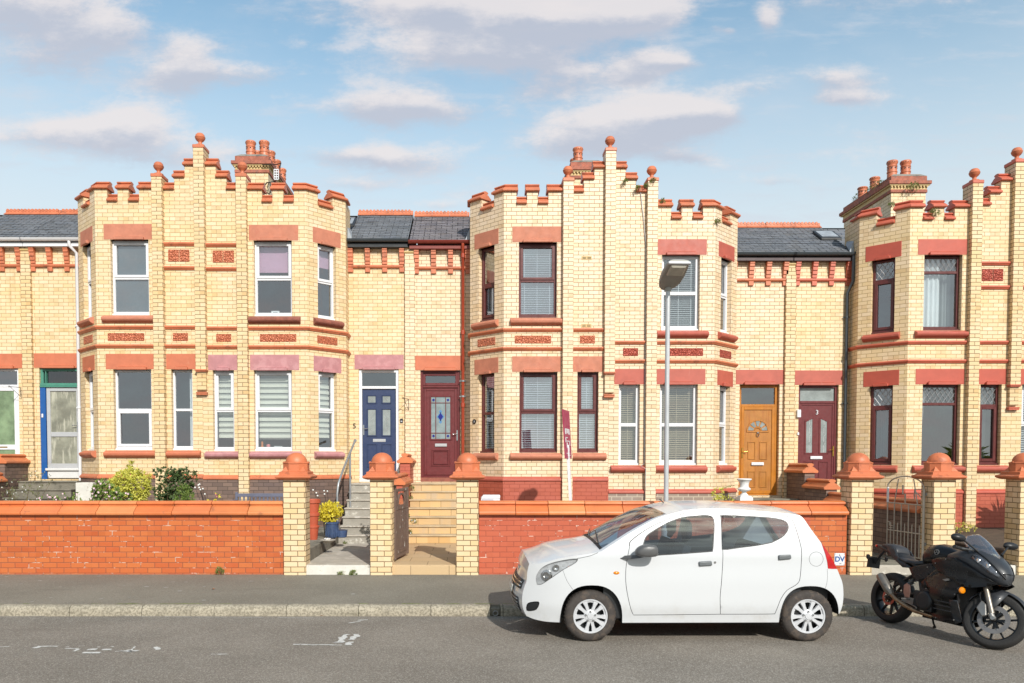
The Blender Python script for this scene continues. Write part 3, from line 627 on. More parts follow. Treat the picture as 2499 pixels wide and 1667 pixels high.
# ------------------------------------------------------------------ doors
def letterbox(par, pl, u, z, m='chrome', w_=.27):
    b_ = MB(); pl.box(b_, u-w_/2, u+w_/2, z-.035, z+.035, .062, .07); pl.box(b_, u-w_/2+.025, u+w_/2-.025, z-.016, z+.016, .057, .064); b_.build('letter_box', MT[m], par, bevel=.003)
def handle(par, pl, u, z, dirn, m='chrome', k=.07):
    b_ = MB(); pl.box(b_, u-.014, u+.014, z-.12, z+.12, k-.012, k); b_.tube([pl.P(u, z+.03, k-.01), pl.P(u, z+.03, k-.05), pl.P(u+dirn*.11, z+.03, k-.055)], .009, 8); b_.build('handle', MT[m], par, smooth=50)
def mould(mb, pl, u0, u1, z0, z1, k, w_=.02): pl.ring(mb, u0, u1, z0, z1, w_, k-.014, k+.002)
def frame_door(h, pl, u0, u1, z0, z1, fm, leafm, tr, fw=.06, K=.07, fan='glass', back='room_dark', low=0.):
    """frame with fanlight above the transom at z = tr; returns frame, leaf and leaf rectangle"""
    mb = MB(); pl.box(mb, u0, u0+fw, z0+low, z1, K, K+.08); pl.box(mb, u1-fw, u1, z0+low, z1, K, K+.08); pl.box(mb, u0+fw, u1-fw, z1-fw, z1, K, K+.08); pl.box(mb, u0+fw, u1-fw, tr, tr+fw*.9, K, K+.08); pl.box(mb, u0+fw, u1-fw, z0+low, z0+low+.04, K, K+.08)
    f = mb.build('door', MT[fm], h, bevel=.006)
    g = MB(); g.add([pl.P(u0+fw, tr+fw*.9, K+.04), pl.P(u1-fw, tr+fw*.9, K+.04), pl.P(u1-fw, z1-fw, K+.04), pl.P(u0+fw, z1-fw, K+.04)], [(0, 1, 2, 3)]); g.build('fanlight', MT[fan], f, recalc=False)
    return f, (u0+fw, u1-fw, z0+low+.04, tr)
def door_navy(h, pl, u0, u1, z0, z1):
    f, (a, b, c, e) = frame_door(h, pl, u0, u1, z0+.1, z1, 'white_pvc', 'navy', z1-.45, fw=.07, K=.03)
    s = MB(); pl.box(s, u0-.01, u1+.01, z0, z0+.1, .01, .12); s.build('door_sill', MT['old_white'], f, bevel=.006)
    l = MB(); pl.box(l, a+.004, b-.004, c+.004, e-.004, .07, .115); m = (a+b)/2; W2 = (b-a)
    rc = [(a+W2*.135, m-W2*.07), (m+W2*.07, b-W2*.135)]
    H = e-c
    for q0, q1 in rc:
        mould(l, pl, q0, q1, e-H*.17, e-H*.07, .07); mould(l, pl, q0, q1, e-H*.545, e-H*.225, .07); mould(l, pl, q0, q1, c+H*.10, e-H*.63, .07)
    lf = l.build('door_leaf', MT['navy'], f, bevel=.004)
    g = MB()
    for q0, q1 in rc:
        pl.box(g, q0+.03, q1-.03, e-H*.17+.03, e-H*.07-.03, .066, .07); pl.box(g, q0+.03, q1-.03, e-H*.545+.03, e-H*.225-.03, .066, .07)
    gp = g.build('door_pane', MT['leaf_glass'], f)
    t = MB()
    for q0, q1 in rc:
        x = (q0+q1)/2
        for dx in (-.025, .025): t.tube([pl.P(x+dx, e-H*.54+.04, .064), pl.P(x+dx, e-H*.225-.035, .064)], .003, 4)
        for zc in (e-H*.12, e-H*.34, e-H*.46): t.tube([pl.P(x+.03*math.cos(i*.7854*2+.78*(zc > e-H*.3)), zc+.03*math.sin(i*.7854*2), .064) for i in range(4)], .004, 4, closed=True)
    t.build('lead_came', MT['alu'], gp)
    letterbox(f, pl, m, e-H*.59, 'alu', .30); handle(f, pl, a+.03, e-H*.47, 1, 'chrome')
def door_maroon_stained(h, pl, u0, u1, z0, z1):
    f, (a, b, c, e) = frame_door(h, pl, u0, u1, z0+.1, z1, 'maroon_door', 'maroon_door', z1-.40, fw=.055, K=.06)
    s = MB(); pl.box(s, u0, u1, z0, z0+.1, .0, .13); s.build('door_sill', MT['brown_stone'], f, bevel=.006)
    l = MB(); pl.ring(l, a, b, e+.05, z1-.06, .06, .05, .10)
    pl.box(l, a, b, c, e, .09, .13); pl.ring(l, a+.03, b-.03, c+.02, e-.02, .05, .075, .09); m = (a+b)/2; H = e-c; W2 = b-a
    g0, g1, gz0, gz1 = a+W2*.235, b-W2*.22, c+H*.42, e-H*.105
    pl.ring(l, g0-.03, g1+.03, gz0-.03, gz1+.03, .03, .07, .09)
    mould(l, pl, g0, g1, c+H*.11, c+H*.30, .088, .025); mould(l, pl, g0+.05, g1-.05, c+H*.11+.04, c+H*.30-.04, .084, .012)
    lf = l.build('door_leaf', MT['maroon_door'], f, bevel=.005)
    p = MB(); pl.box(p, g0, g1, gz0, gz1, .085, .09); gp = p.build('door_pane', MT['stain_pale'], f)
    br_ = MB(); w3 = (g1-g0)
    for t_ in (.24, .76): pl.box(br_, g0+w3*t_-.008, g0+w3*t_+.008, gz0, gz1, .072, .085)
    for t_ in (.14, .86): zc = gz0+(gz1-gz0)*t_; pl.box(br_, g0, g1, zc-.008, zc+.008, .074, .086)
    br_.build('glazing_bar', MT['maroon_door'], gp)
    d_ = MB(); dm = lambda x, zc, s_, t_=1.: pl.poly(d_, [(x-s_, zc), (x, zc-s_*t_), (x+s_, zc), (x, zc+s_*t_)], .08, .084)
    for tx in (.12, .88):
        for tz in (.07, .93): dm(g0+w3*tx, gz0+(gz1-gz0)*tz, .036); d_.build('blue_glass', MT['stain_blue'], gp); d_ = MB()
    zc = gz0+(gz1-gz0)*.53; dm(m, zc, .062, 1.5); d_.build('blue_glass', MT['stain_blue'], gp)
    e_ = MB(); 
    for z_, s_ in ((zc+.12, .04), (zc-.12, .04), (zc, .09)): pl.poly(e_, [(m-s_, z_), (m, z_-s_*1.2), (m+s_, z_), (m, z_+s_*1.2)], .0825, .0845)
    e_.build('light_blue_glass', MT['stain_light'], gp)
    letterbox(f, pl, m+.01, c+H*.345+.01, 'alu', .28); handle(f, pl, b-.02, c+H*.46, -1, 'chrome', .075)
def door_oak(h, pl, u0, u1, z0, z1):
    f, (a, b, c, e) = frame_door(h, pl, u0, u1, z0, z1, 'oak_frame', 'oak', z1-.52, fw=.07, K=.09)
    l = MB(); pl.box(l, a, b, c, e, .10, .14); fr_ = MB(); pl.ring(fr_, a, b, c, e, .07, .08, .10); m = (a+b)/2; H = e-c; W2 = b-a
    rows = ((.055, .26), (.38, .60))
    for t0, t1 in rows:
        for q0, q1 in ((a+W2*.21, m-W2*.06), (m+W2*.06, b-W2*.21)): mould(l, pl, q0, q1, c+H*t0+.03, c+H*t1, .10, .022)
    arc = lambda r0, zc: [(m+r0*math.cos(i*math.pi/14), zc+r0*math.sin(i*math.pi/14)) for i in range(15)]
    zc = c+H*.725
    for r0 in (.265,):
        o_ = arc(r0, zc); n_ = arc(r0-.035, zc); 
        for i in range(14): pl.poly(l, [o_[i], o_[i+1], n_[i+1], n_[i]], .084, .10)
        pl.box(l, m-r0, m+r0, zc-.035, zc, .084, .10)
    i1 = arc(.09, zc); i2 = arc(.06, zc)
    for i in range(14): pl.poly(l, [i1[i], i1[i+1], i2[i+1], i2[i]], .086, .10)
    fr_.build('door_casing', MT['oak_frame'], f, bevel=.006); l.build('door_leaf', MT['oak'], f, bevel=.004)
    p = MB(); o_ = arc(.225, zc+.01); n_ = arc(.1, zc+.01)
    for i in range(14):
        if i in (2, 5, 8, 11): continue
        pl.poly(p, [o_[i], o_[i+1], n_[i+1], n_[i]], .092, .10)
    p.build('door_pane', MT['leaf_glass'], f)
    k = MB(); k.tube([pl.P(m+.03*math.cos(i*math.pi/6), zc-.09+.045*math.sin(i*math.pi/6), .075) for i in range(12)], .008, 6, closed=True); pl.box(k, m-.02, m+.02, zc-.06, zc-.03, .07, .1); k.build('knocker', MT['chrome'], f, smooth=60)
    letterbox(f, pl, m, c+H*.345, 'white_pvc', .29); handle(f, pl, a+.03, c+H*.47, 1, 'brass', .08)
def door_maroon_three(h, pl, u0, u1, z0, z1):
    f, (a, b, c, e) = frame_door(h, pl, u0, u1, z0, z1, 'maroon_door', 'maroon_door', z1-.42, fw=.06, K=.06, fan='leaf_glass')
    l = MB(); pl.box(l, a, b, c, e, .09, .13); pl.ring(l, a, b, c, e, .045, .075, .09); m = (a+b)/2; H = e-c; W2 = b-a
    pn = MB(); t = MB()
    for sgn in (-1, 1):
        x0, x1 = m+sgn*W2*.07, m+sgn*W2*.35; zi, zo = e-H*.155, e-H*.19; zb = e-H*.55
        sh = [(x0, zb), (x1, zb), (x1, zo), (x0, zi)]; cx, cz = (x0+x1)/2, (zb+zi)/2
        ins = [(cx+(p-cx)*.62, cz+(q-cz)*.93) for p, q in sh]
        for i in range(4): pl.poly(l, [sh[i], sh[(i+1) % 4], ins[(i+1) % 4], ins[i]], .078, .09)
        pl.poly(pn, ins, .086, .092)
        for k in range(3):
            zc = zb+(zi-zb)*(.28+.24*k); t.tube([pl.P(cx+.028*q, zc+.036*r, .082) for q, r in ((1, 0), (0, 1), (-1, 0), (0, -1))], .005, 4, closed=True)
        zz = [zb+.03, zb+(zi-zb)*.28-.036, zb+(zi-zb)*.28+.036, zb+(zi-zb)*.52-.036, zb+(zi-zb)*.52+.036, zb+(zi-zb)*.76-.036, zb+(zi-zb)*.76+.036, zi-.05]
        for k in range(0, 8, 2): t.tube([pl.P(cx, zz[k], .082), pl.P(cx, zz[k+1], .082)], .005, 4)
        q0, q1 = sorted((x0, x1)); mould(l, pl, q0, q1, c+H*.08, e-H*.63, .09, .022)
    l.build('door_leaf', MT['maroon_door'], f, bevel=.004); g = pn.build('door_pane', MT['leaf_glass'], f); t.build('lead_came', MT['white_pvc'], g)
    letterbox(f, pl, m, e-H*.59, 'white_pvc', .28); handle(f, pl, b-.015, e-H*.52, -1, 'brass', .07)
    text('3', .15, .003, pl.M(m, e-H*.10, .07), 'door_number', MT['white_pvc'], f)
def door_blue_frame(h, pl, u0, u1, z0, z1):
    f, (a, b, c, e) = frame_door(h, pl, u0, u1, z0, z1, 'green_paint', 'alu', z1-.45, fw=.07, K=.05, fan='glass_clear', low=.3)
    s = MB(); pl.box(s, u0+.13, u1, z0+.02, z0+.20, .03, .14); pl.box(s, u0+.10, u1, z0+.20, z0+.26, -.02, .14); s.build('door_sill', MT['old_white'], f, bevel=.02, seg=3)
    bl = MB(); pl.box(bl, u0-.01, u0+.125, z0, e+.02, .02, .13); bl.build('door_post', MT['blue_paint'], f, bevel=.004)
    lg = MB(); pl.box(lg, u0-.01, u1, e-.0, e+.035, -.0, .1); pl.box(lg, u0-.01, u1, e+.035, e+.10, .02, .1); pl.box(lg, u0+.12, u0+.14, e+.1, z1-.06, .03, .12); lg.build('transom', MT['green_paint'], f, bevel=.006)
    a2 = u0+.135; l = MB(); pl.ring(l, a2, b+.06, z0+.26, e, .09, .04, .10, wb=.11); zm = z0+.26+(e-z0-.26)*.42; pl.box(l, a2+.09, b-.03, zm-.055, zm+.055, .045, .095)
    lf = l.build('door_leaf', MT['alu'], f, bevel=.006)
    g = MB(); pl.box(g, a2+.09, b-.03, z0+.36, e-.09, .065, .075); g.build('door_pane', MT['ripple'], lf)
    letterbox(f, pl, (a2+b)/2, zm, 'alu', .26); handle(f, pl, b+.0, zm+.18, -1, 'chrome', .04)
    bb = MB(); pl.box(bb, u0+.03, u0+.07, z0+1.45, z0+1.54, .0, .02); bb.build('doorbell', MT['white_pvc'], f, bevel=.006)
def door_green_glass(h, pl, u0, u1, z0, z1):
    f, (a, b, c, e) = frame_door(h, pl, u0, u1, z0, z1, 'white_pvc', 'white_pvc', z1-.43, fw=.06, K=.05, fan='glass')
    l = MB(); pl.ring(l, a, b, c, e, .09, .06, .11); zm = c+(e-c)*.36; pl.box(l, a+.09, b-.09, zm-.06, zm+.06, .06, .11); lf = l.build('door_leaf', MT['white_pvc'], f, bevel=.006)
    g = MB(); pl.box(g, a+.09, b-.09, c+.09, e-.09, .08, .09); g.build('door_pane', MT['green_glass'], lf); letterbox(f, pl, (a+b)/2+.0, zm, 'brass', .34)
MT['leaf_glass'] = M_('patterned_glass', srgb(150, 158, 156), .15, var=.2, scale=4, bump=.25, bscale=40)
MT['stain_pale'] = M_('pale_textured_glass', srgb(140, 156, 158), .18, var=.15, bump=.3, bscale=40)
MT['stain_blue'] = M_('blue_stained_glass', srgb(28, 34, 132), .12, var=.1)
MT['stain_light'] = M_('light_blue_stained_glass', srgb(92, 142, 190), .12, var=.1)

wp = dict(frame='white_pvc'); mr = dict(frame='maroon', fw=.055)
H = {}
D = lambda b, **k: {**b, **k}
H[7] = house(dict(C=-14.77, sg=1, dz=0., label='cream brick house at the far left edge with white door of mottled green glass', door=door_green_glass, door_z=(1.44, 4.12), dlint='orange_stone', lint=('sand_red', 'orange_stone'), tc='terracotta',
    win=dict(uf=wp, uc=wp, lf=wp, ln=wp, lc=wp), plinth='grey_brick', fascia=('white_pvc', 'white_pvc'), slate='slate', mp=False, centre=8.75))
H[6] = house(dict(C=-5.85, sg=-1, dz=0., label='cream brick house with blue door post, white gutter and plain dark windows', door=door_blue_frame, door_z=(1.52, 4.13), dlint='orange_stone', lint=('sand_red', 'orange_stone'),
    win=dict(uf=D(wp, dress='frost', sash='upper'), uc=wp, lf=D(wp, sash='lower', split=.5, glass='glass'), ln=D(wp, sash='none', dress='right_drape'), lc=wp), plinth='grey_brick', fascia=('white_pvc', 'white_pvc'), slate='slate', mp=True, centre=8.73,
    vents=((1.5, 1.45),)))
H[5] = house(dict(C=-5.85, sg=1, dz=-.02, label='cream brick house with navy blue door, pink painted lintels and white striped blinds', door=door_navy, door_z=(1.455, 4.095), dlint='pink_stone', lint=('sand_red', 'pink_stone'), sills=('brown_stone', 'pink_stone'),
    win=dict(uf=D(wp, dress='roller', drop=.78), uc=D(wp, dress='roller', drop=.55), lf=D(wp, dress='zebra', stop=.22), ln=D(wp, dress='zebra', stop=.24), lc=D(wp, dress='zebra', stop=.26)), plinth='grey_brick', fascia=('black_plastic', 'grey_pipe'), slate='slate', flash=True,
    vents=((.55, 1.42), (1.75, 1.42)), cvents=((.52, 1.42),)))
H[4] = house(dict(C=3.09, sg=-1, dz=-.055, label='cream brick house with maroon stained glass door, red downpipe and white venetian blinds', door=door_maroon_stained, door_z=(1.46, 4.075), dlint='orange_stone', lint=('sand_red', 'sand_red'), brick='cream_pale',
    win=dict(uf=D(mr, dress='venetian', sash='upper', glass='glass_sky'), uc=D(mr, sash='lower', dress='sides'), lf=D(mr, dress='venetian', glass='glass_sky'), ln=D(mr, dress='venetian', glass='glass_sky'), lc=D(mr, dress='venetian', sash='none')), plinth='red_plinth', band='red_stone', fascia=('red_fascia', 'red_fascia'), slate='slate_purple', mp=True,
    up_strings=False, vents=((.5, 6.45), (.5, 4.975)), steps=(7.81, 8.09, 8.33), centre=8.66, pt=8.02, flash=True))
H[3] = house(dict(C=3.09, sg=1, dz=-.33, label='cream brick house with golden oak door, white windows and tan blinds behind the street lamp', door=door_oak, door_z=(1.14, 3.745), dlint='red_stone', lint=('red_stone', 'red_stone'), brick='cream_pale', tc='terracotta',
    win=dict(uf=D(wp, dress='venetian', sash='none', fw=.07, pitch=.042), uc=wp, lf=D(wp, dress='venetian', bm='blind_tan', sash='none', fw=.07, pitch=.042), ln=D(wp, dress='venetian', bm='blind_tan', sash='none', fw=.07, pitch=.042), lc=wp), plinth='pale_grey_brick', band='red_stone', fascia=('dark_fascia', 'grey_pipe'), slate='slate',
    up_strings=False, steps=(7.81, 8.09, 8.33), pt=8.02, mer=-.05, carv='carved_red'))
MT['terracotta_red'] = M_('red_terracotta', srgb(210, 108, 82), .42, var=.1, scale=3, bump=.12, bscale=90, dirt=(srgb(150, 76, 60), 2.3, .62, .5))
H[2] = house(dict(C=11.97, sg=-1, dz=-.33, label='cream brick house with maroon door numbered 3 and diamond leaded maroon windows', door=door_maroon_three, door_z=(1.10, 3.73), dlint='red_stone', lint=('deep_red', 'deep_red'), sills=('red_stone', 'red_stone'), brick='cream', tc='terracotta_red',
    win=dict(uf=D(mr, split=.78, lead='up', sash='none', dress='half_net'), uc=D(mr, split=.72, sash='lower', lead='up'), lf=D(mr, split=.76, lead='up', sash='none', dress='left_drape'), ln=D(mr, split=.74, lead='up', sash='lower', dress='sides'), lc=D(mr, split=.74, sash='lower', lead='up', dress='sides')), plinth='red_plinth', band='deep_red', fascia=('dark_fascia', 'grey_pipe'), slate='slate', mp=True,
    panels=False, ups=-.09, centre=8.42, pt=7.97, steps=(7.53, 7.79, 8.06), mer=-.07, carv='carved_red', flash=True))
H[1] = house(dict(C=11.97, sg=1, dz=-.33, label='cream brick house cut by the right edge of the photo', door=door_maroon_three, door_z=(1.10, 3.73), dlint='red_stone', lint=('deep_red', 'deep_red'), brick='cream', tc='terracotta_red',
    win=dict(uf=wp, uc=wp, lf=wp, ln=D(wp, dress='venetian'), lc=wp), plinth='red_plinth', band='deep_red', fascia=('dark_fascia', 'grey_pipe'), slate='slate',
    panels=False, ups=-.09, pt=7.97, steps=(7.53, 7.79, 8.06), mer=-.07, carv='carved_red'))
# ------------------------------------------------------------------ chimneys (parts of their houses)
def pot(par, x, y, z, hgt=.42, r=.125, holes=True, mt='terracotta'):
    mb = MB(); pr = [(r*1.0, 0), (r*.95, .02), (r*.93, hgt*.30), (r*1.02, hgt*.31), (r*1.02, hgt*.36), (r*.93, hgt*.37), (r*.90, hgt*.62), (r*.98, hgt*.63), (r*1.0, hgt*.68), (r*.93, hgt*.70), (r*.93, hgt*.78), (r*1.06, hgt*.84), (r*1.08, hgt*.95), (r*1.0, hgt*.99), (r*.95, hgt), (r*.78, hgt), (r*.78, hgt*.7)]
    mb.lathe(pr, (x, y, z), 18, cap=False); o = mb.build('chimney_pot', MT[mt], par, smooth=40)
    if holes:
        d_ = MB()
        for zz, rr, n in ((hgt*.54, .017, 8), (hgt*.89, .009, 14)):
            for i in range(n):
                t = 2*math.pi*i/n+.2; rad = r*(.935 if zz < hgt*.7 else 1.075)
                M2 = Matrix.Translation((x+rad*math.cos(t), y+rad*math.sin(t), z+zz)) @ Matrix.Rotation(t, 4, 'Z') @ Matrix.Rotation(R(90), 4, 'Y')
                d_.lathe([(rr, -.004), (rr, .004)], (0, 0, 0), 8, M=M2)
        d_.build('vent_hole', MT['room_dark'], o)
def chimney(hs, x0, x1, y0, y1, zb, zt, pots, mt='terracotta', pale='cream'):
    bz = zt
    mb = MB(); mb.box(x0, x1, y0, y1, zb, bz-.42); o = mb.build('chimney', MT[pale], hs, v0=.03)
    c = MB(); c.box(x0-.03, x1+.03, y0-.03, y1+.03, bz-.50, bz-.42); c.box(x0-.10, x1+.10, y0-.10, y1+.10, bz-.30, bz-.215)
    c.box(x0-.02, x1+.02, y0-.02, y1+.02, bz-.215, bz-.08); c.build('chimney_band', MT['red_band'], o, bevel=.006)
    d_ = MB(); d_.box(x0-.02, x1+.02, y0-.02, y1+.02, bz-.42, bz-.30)
    n = int((x1-x0+.08)/.075)
    for i in range(n): x = x0-.05+(x1-x0+.1)*(i+.5)/n; d_.add([(x-.035, y0-.06, bz-.33), (x+.035, y0-.06, bz-.33), (x, y0-.06, bz-.385), (x-.035, y0-.02, bz-.33), (x+.035, y0-.02, bz-.33), (x, y0-.02, bz-.385)], [(0, 1, 2), (0, 3, 4, 1), (1, 4, 5, 2), (2, 5, 3, 0)])
    d_.box(x0-.07, x1+.07, y0-.07, y1+.07, bz-.33, bz-.30); d_.build('dentil_course', MT['cream_plain'], o)
    f = MB(); f.add([(x0-.02, y0-.02, bz-.08), (x1+.02, y0-.02, bz-.08), (x1+.02, y1+.02, bz-.08), (x0-.02, y1+.02, bz-.08), (x0+.1, y0+.08, bz), (x1-.1, y0+.08, bz), (x1-.1, y1-.08, bz), (x0+.1, y1-.08, bz)], [(0, 1, 5, 4), (1, 2, 6, 5), (2, 3, 7, 6), (3, 0, 4, 7), (4, 5, 6, 7)]); f.build('flaunching', MT['step_grey'], o)
    for p in pots: pot(o, p[0], p[1], bz-.01, *(p[2:] or (.42,)))
    return o
MT['red_band'] = M_('weathered_red_brick', srgb(176, 104, 82), .75, var=.25, scale=9, bump=.4, bscale=60, dirt=(srgb(110, 96, 90), 5, .55, .6))
c5 = chimney(H[5], -5.92, -5.10, 20.1, 22.9, 6.8, 9.78, [(x, 20.4+.62*k, .42 if k == 0 else .40) for k in range(4) for x in (-5.62, -5.27)])
c4 = chimney(H[4], 2.62, 3.42, 20.1, 22.6, 6.8, 9.63, [(2.83, 20.4, .40), (2.85, 21.1, .38), (2.85, 21.8, .38), (3.25, 21.5, .2)])
c2 = chimney(H[2], 10.78, 11.66, 20.1, 22.6, 6.5, 9.28, [(10.98, 20.45, .44), (11.33, 20.45, .44), (11.0, 21.35, .34), (11.0, 22.0, .3)])
# ------------------------------------------------------------------ downpipes and other things fixed to the walls (parts of their houses)
def pipe(hs, pts, m, r=.036, clips=(), rings=()):
    b_ = MB(); b_.tube(pts, r, 12); o = b_.build('downpipe', MT[m], hs, smooth=60)
    for x, y, z in clips: q = MB(); q.lathe([(r*1.25, -.02), (r*1.25, .02)], (x, y, z), 12); q.box(x-.08, x+.08, y+.02, y+.035, z-.012, z+.012); q.build('pipe_bracket', MT[m if m != 'red_pipe' else 'galv'], o, bevel=.002)
    return o
x0 = PX(186, 700, YD-.1)
pipe(H[6], [(x0-.10, YD-.20, 7.03), (x0-.10, YD-.20, 6.93), (x0, YD-.06, 6.78), (x0, YD-.06, 1.35)], 'white_pvc', clips=[(x0, YD-.06, z) for z in (5.1, 3.2)])
x0 = PX(1129.5, 700, YD-.1)
pipe(H[4], [(x0, YD-.20, 7.0), (x0, YD-.20, 6.9), (x0, YD-.065, 6.76), (x0, YD-.065, .6)], 'red_pipe', clips=[(x0, YD-.065, z) for z in (3.82, 3.46)])
rg = MB()
for z in (6.72, 4.95, 3.26): rg.lathe([(.05, -.05), (.05, .05)], (x0, YD-.065, z), 12)
rg.build('pipe_collar', MT['red_pipe'], H[4], smooth=40)
xa = PX(2083, 640, YD-.2); xb = PX(2068, 800, YD-.1)
pipe(H[2], [(xa, YD-.2, 6.68), (xa, YD-.19, 6.1), (xb, YD-.065, 5.85), (xb, YD-.065, .8)], 'grey_pipe', clips=[(xb, YD-.065, z) for z in (5.3, 3.3)])
# ================================================================== street and gardens
YW = 12.54                      # front face of the garden walls
YK = 9.79                       # kerb face
PVZ = .126                      # pavement level at the walls
def asphalt(name, c1, c2, agg, patch, scale=1., light=(.8, .76, .68)):
    m, t, p, out = newmat(name); pos = t.node('ShaderNodeNewGeometry').outputs['Position']
    base = t.mix(t.ramp(t.noise(pos, .8*scale, 7, .6), .35, .68), c1, c2)
    base = t.mix(t.ramp(t.noise(pos, .33*scale, 3, .5), .5, .66, 0, .35), base, patch)
    v = t.node('ShaderNodeTexVoronoi', ins={'Vector': pos, 'Scale': 105.}); g = t.node('ShaderNodeSeparateColor', ins={0: v.outputs['Color']}).outputs[0]
    base = t.mix(t.ramp(g, .62, .95, 0, agg), base, light); base = t.mix(t.ramp(g, .3, .05, 0, agg*1.1), base, (.02, .02, .02))
    mp = t.node('ShaderNodeMapping', ins={0: pos}); mp.inputs['Scale'].default_value = (.35, 2.6, 1)
    base = t.mix(t.ramp(t.noise(mp.outputs[0], 1.3, 6, .6), .56, .78, 0, .4), base, tuple(x*.72 for x in c1))
    t.l.new(base, p.inputs['Base Color']); p.inputs['Roughness'].default_value = .85; p.inputs['Specular IOR Level'].default_value = .3
    t.l.new(t.node('ShaderNodeBump', ins={'Strength': .55, 'Distance': .006, 'Height': t.math('ADD', v.outputs['Distance'], t.noise(pos, 160, 3))}).outputs[0], p.inputs['Normal'])
    return m
MT['road'] = asphalt('road_asphalt', (.180, .154, .125), (.222, .192, .157), .2, (.145, .128, .105))
MT['pave'] = asphalt('pavement_asphalt', (.175, .157, .122), (.208, .188, .148), .12, (.225, .203, .158))
MT['kerb'] = M_('kerb_concrete', srgb(178, 168, 148), .85, var=.15, scale=5, bump=.8, bscale=50, dirt=(srgb(112, 104, 86), 34, .46, .6), streak=(srgb(92, 88, 66), (1.2, 30, 14), .58, .5))
MT['moss'] = M_('moss', srgb(120, 132, 52), .9, var=.3, scale=20, bump=.8)
MT['concrete_white'] = M_('worn_white_paint', srgb(226, 222, 212), .8, var=.08, scale=4, bump=.5, bscale=50, dirt=(srgb(160, 150, 136), 7, .54, .75))
MT['landing'] = M_('worn_concrete', srgb(190, 182, 168), .85, var=.14, scale=3, bump=.6, bscale=60, dirt=(srgb(232, 226, 214), 4, .54, .7))
MT['landing_dark'] = M_('dark_old_concrete', srgb(132, 126, 112), .9, var=.2, scale=4, bump=.7, bscale=50, dirt=(srgb(88, 84, 70), 6, .54, .6))
MT['riser'] = M_('patched_grey_riser', srgb(168, 162, 150), .85, var=.12, scale=5, bump=.5, bscale=60, dirt=(srgb(226, 222, 210), 5, .54, .8))
MT['sandstone'] = brick('buff_sandstone', srgb(224, 188, 134), srgb(206, 176, 134), srgb(130, 106, 76), w_=.46, h_=.1657, mo=.005, rough=.75, big=(.08, .5), stain=(srgb(196, 176, 150), .5, .7))
MT['sandstone_tread'] = M_('buff_sandstone_tread', srgb(206, 184, 148), .75, var=.12, scale=4, bump=.5, bscale=40)
MT['flags'] = brick('buff_sandstone_flags', srgb(216, 184, 140), srgb(206, 178, 138), srgb(140, 116, 86), w_=.62, h_=.5, mo=.005, rough=.75, big=(.05, .4))
MT['terrace'] = M_('weathered_terrace_concrete', srgb(138, 134, 120), .9, var=.25, scale=4, bump=.6, bscale=50, dirt=(srgb(98, 96, 82), 5, .5, .7))
MT['soil'] = M_('garden_soil', srgb(86, 70, 54), .95, var=.3, scale=8, bump=1., bscale=30)
MT['white_line'] = M_('worn_road_paint', srgb(222, 220, 214), .8, var=.1, scale=20, dirt=(srgb(140, 136, 128), 26, .55, .9))
g = MB(); g.quad((-400, -400, -.02), (400, -400, -.02), (400, 600, -.02), (-400, 600, -.02)); struct(g.build('ground', MT['pave'], recalc=False))
g = MB()
n_ = 60
for i in range(n_):
    xa, xb = -30+i*60/n_, -30+(i+1)*60/n_; g.quad((xa, -3, 0), (xb, -3, 0), (xb, YK+.005, 0), (xa, YK+.005, 0))
struct(g.build('road', MT['road'], recalc=False))
g = MB(); g.box(-30, 30, YK+.13, YW+.1, -.01, PVZ); struct(g.build('pavement', MT['pave']))
# kerb stones
kb = MB(); x = -14.2; i = 0
while x < 14:
    L_ = .915; x1_ = x+L_
    gapa, gapb = PX(1197, 1490, YK), PX(1221, 1490, YK)
    seg = []
    for a_, b_ in ((x, x1_),):
        if b_ <= gapa or a_ >= gapb: seg.append((a_, b_))
        else:
            if a_ < gapa: seg.append((a_, gapa))
            if b_ > gapb: seg.append((gapb, b_))
    for a_, b_ in seg:
        j = rnd.uniform(-.006, .006); m_ = 12; vs = []; pr = [(.0, -.02), (-.002, .04), (.003, .075), (.018, .108), (.045, .127), (.09, .132), (.135, .131), (.135, -.02)]
        for q in range(m_+1):
            xx = a_+.004+(b_-a_-.008)*q/m_
            for (oy, oz) in pr: vs.append((xx, YK+j+oy+.006*noise.noise(Vector((xx*9, oz*30, 1))), oz+.006*noise.noise(Vector((xx*7, oy*20, 5)))))
        k_ = len(pr); kb.add(vs, [(q*k_+r, q*k_+(r+1) % k_, (q+1)*k_+(r+1) % k_, (q+1)*k_+r) for q in range(m_) for r in range(k_)]+[tuple(range(k_)), tuple(m_*k_+r for r in reversed(range(k_)))])
    x = x1_; i += 1
struct(kb.build('kerb', MT['kerb'], smooth=50))
gp = (PX(1209, 1490, YK))
g = MB(); g.box(gp-.062, gp+.062, YK+.02, YK+.13, 0, .10); struct(g.build('kerb_channel', MT['landing_dark'], bevel=.01))
t_ = MB(); t_.lathe([(.034, -.13), (.034, 0), (.027, 0), (.027, -.12)], (gp, YK-.01, .037), 20, M=Matrix.Rotation(R(90), 4, 'X'), cap=False)
o = t_.build('drain_pipe', MT['grey_plastic'] if 'grey_plastic' in MT else MT['galv'], smooth=40); tag(o, 'round grey drain pipe mouth in the kerb gap in front of the car', 'drain pipe')
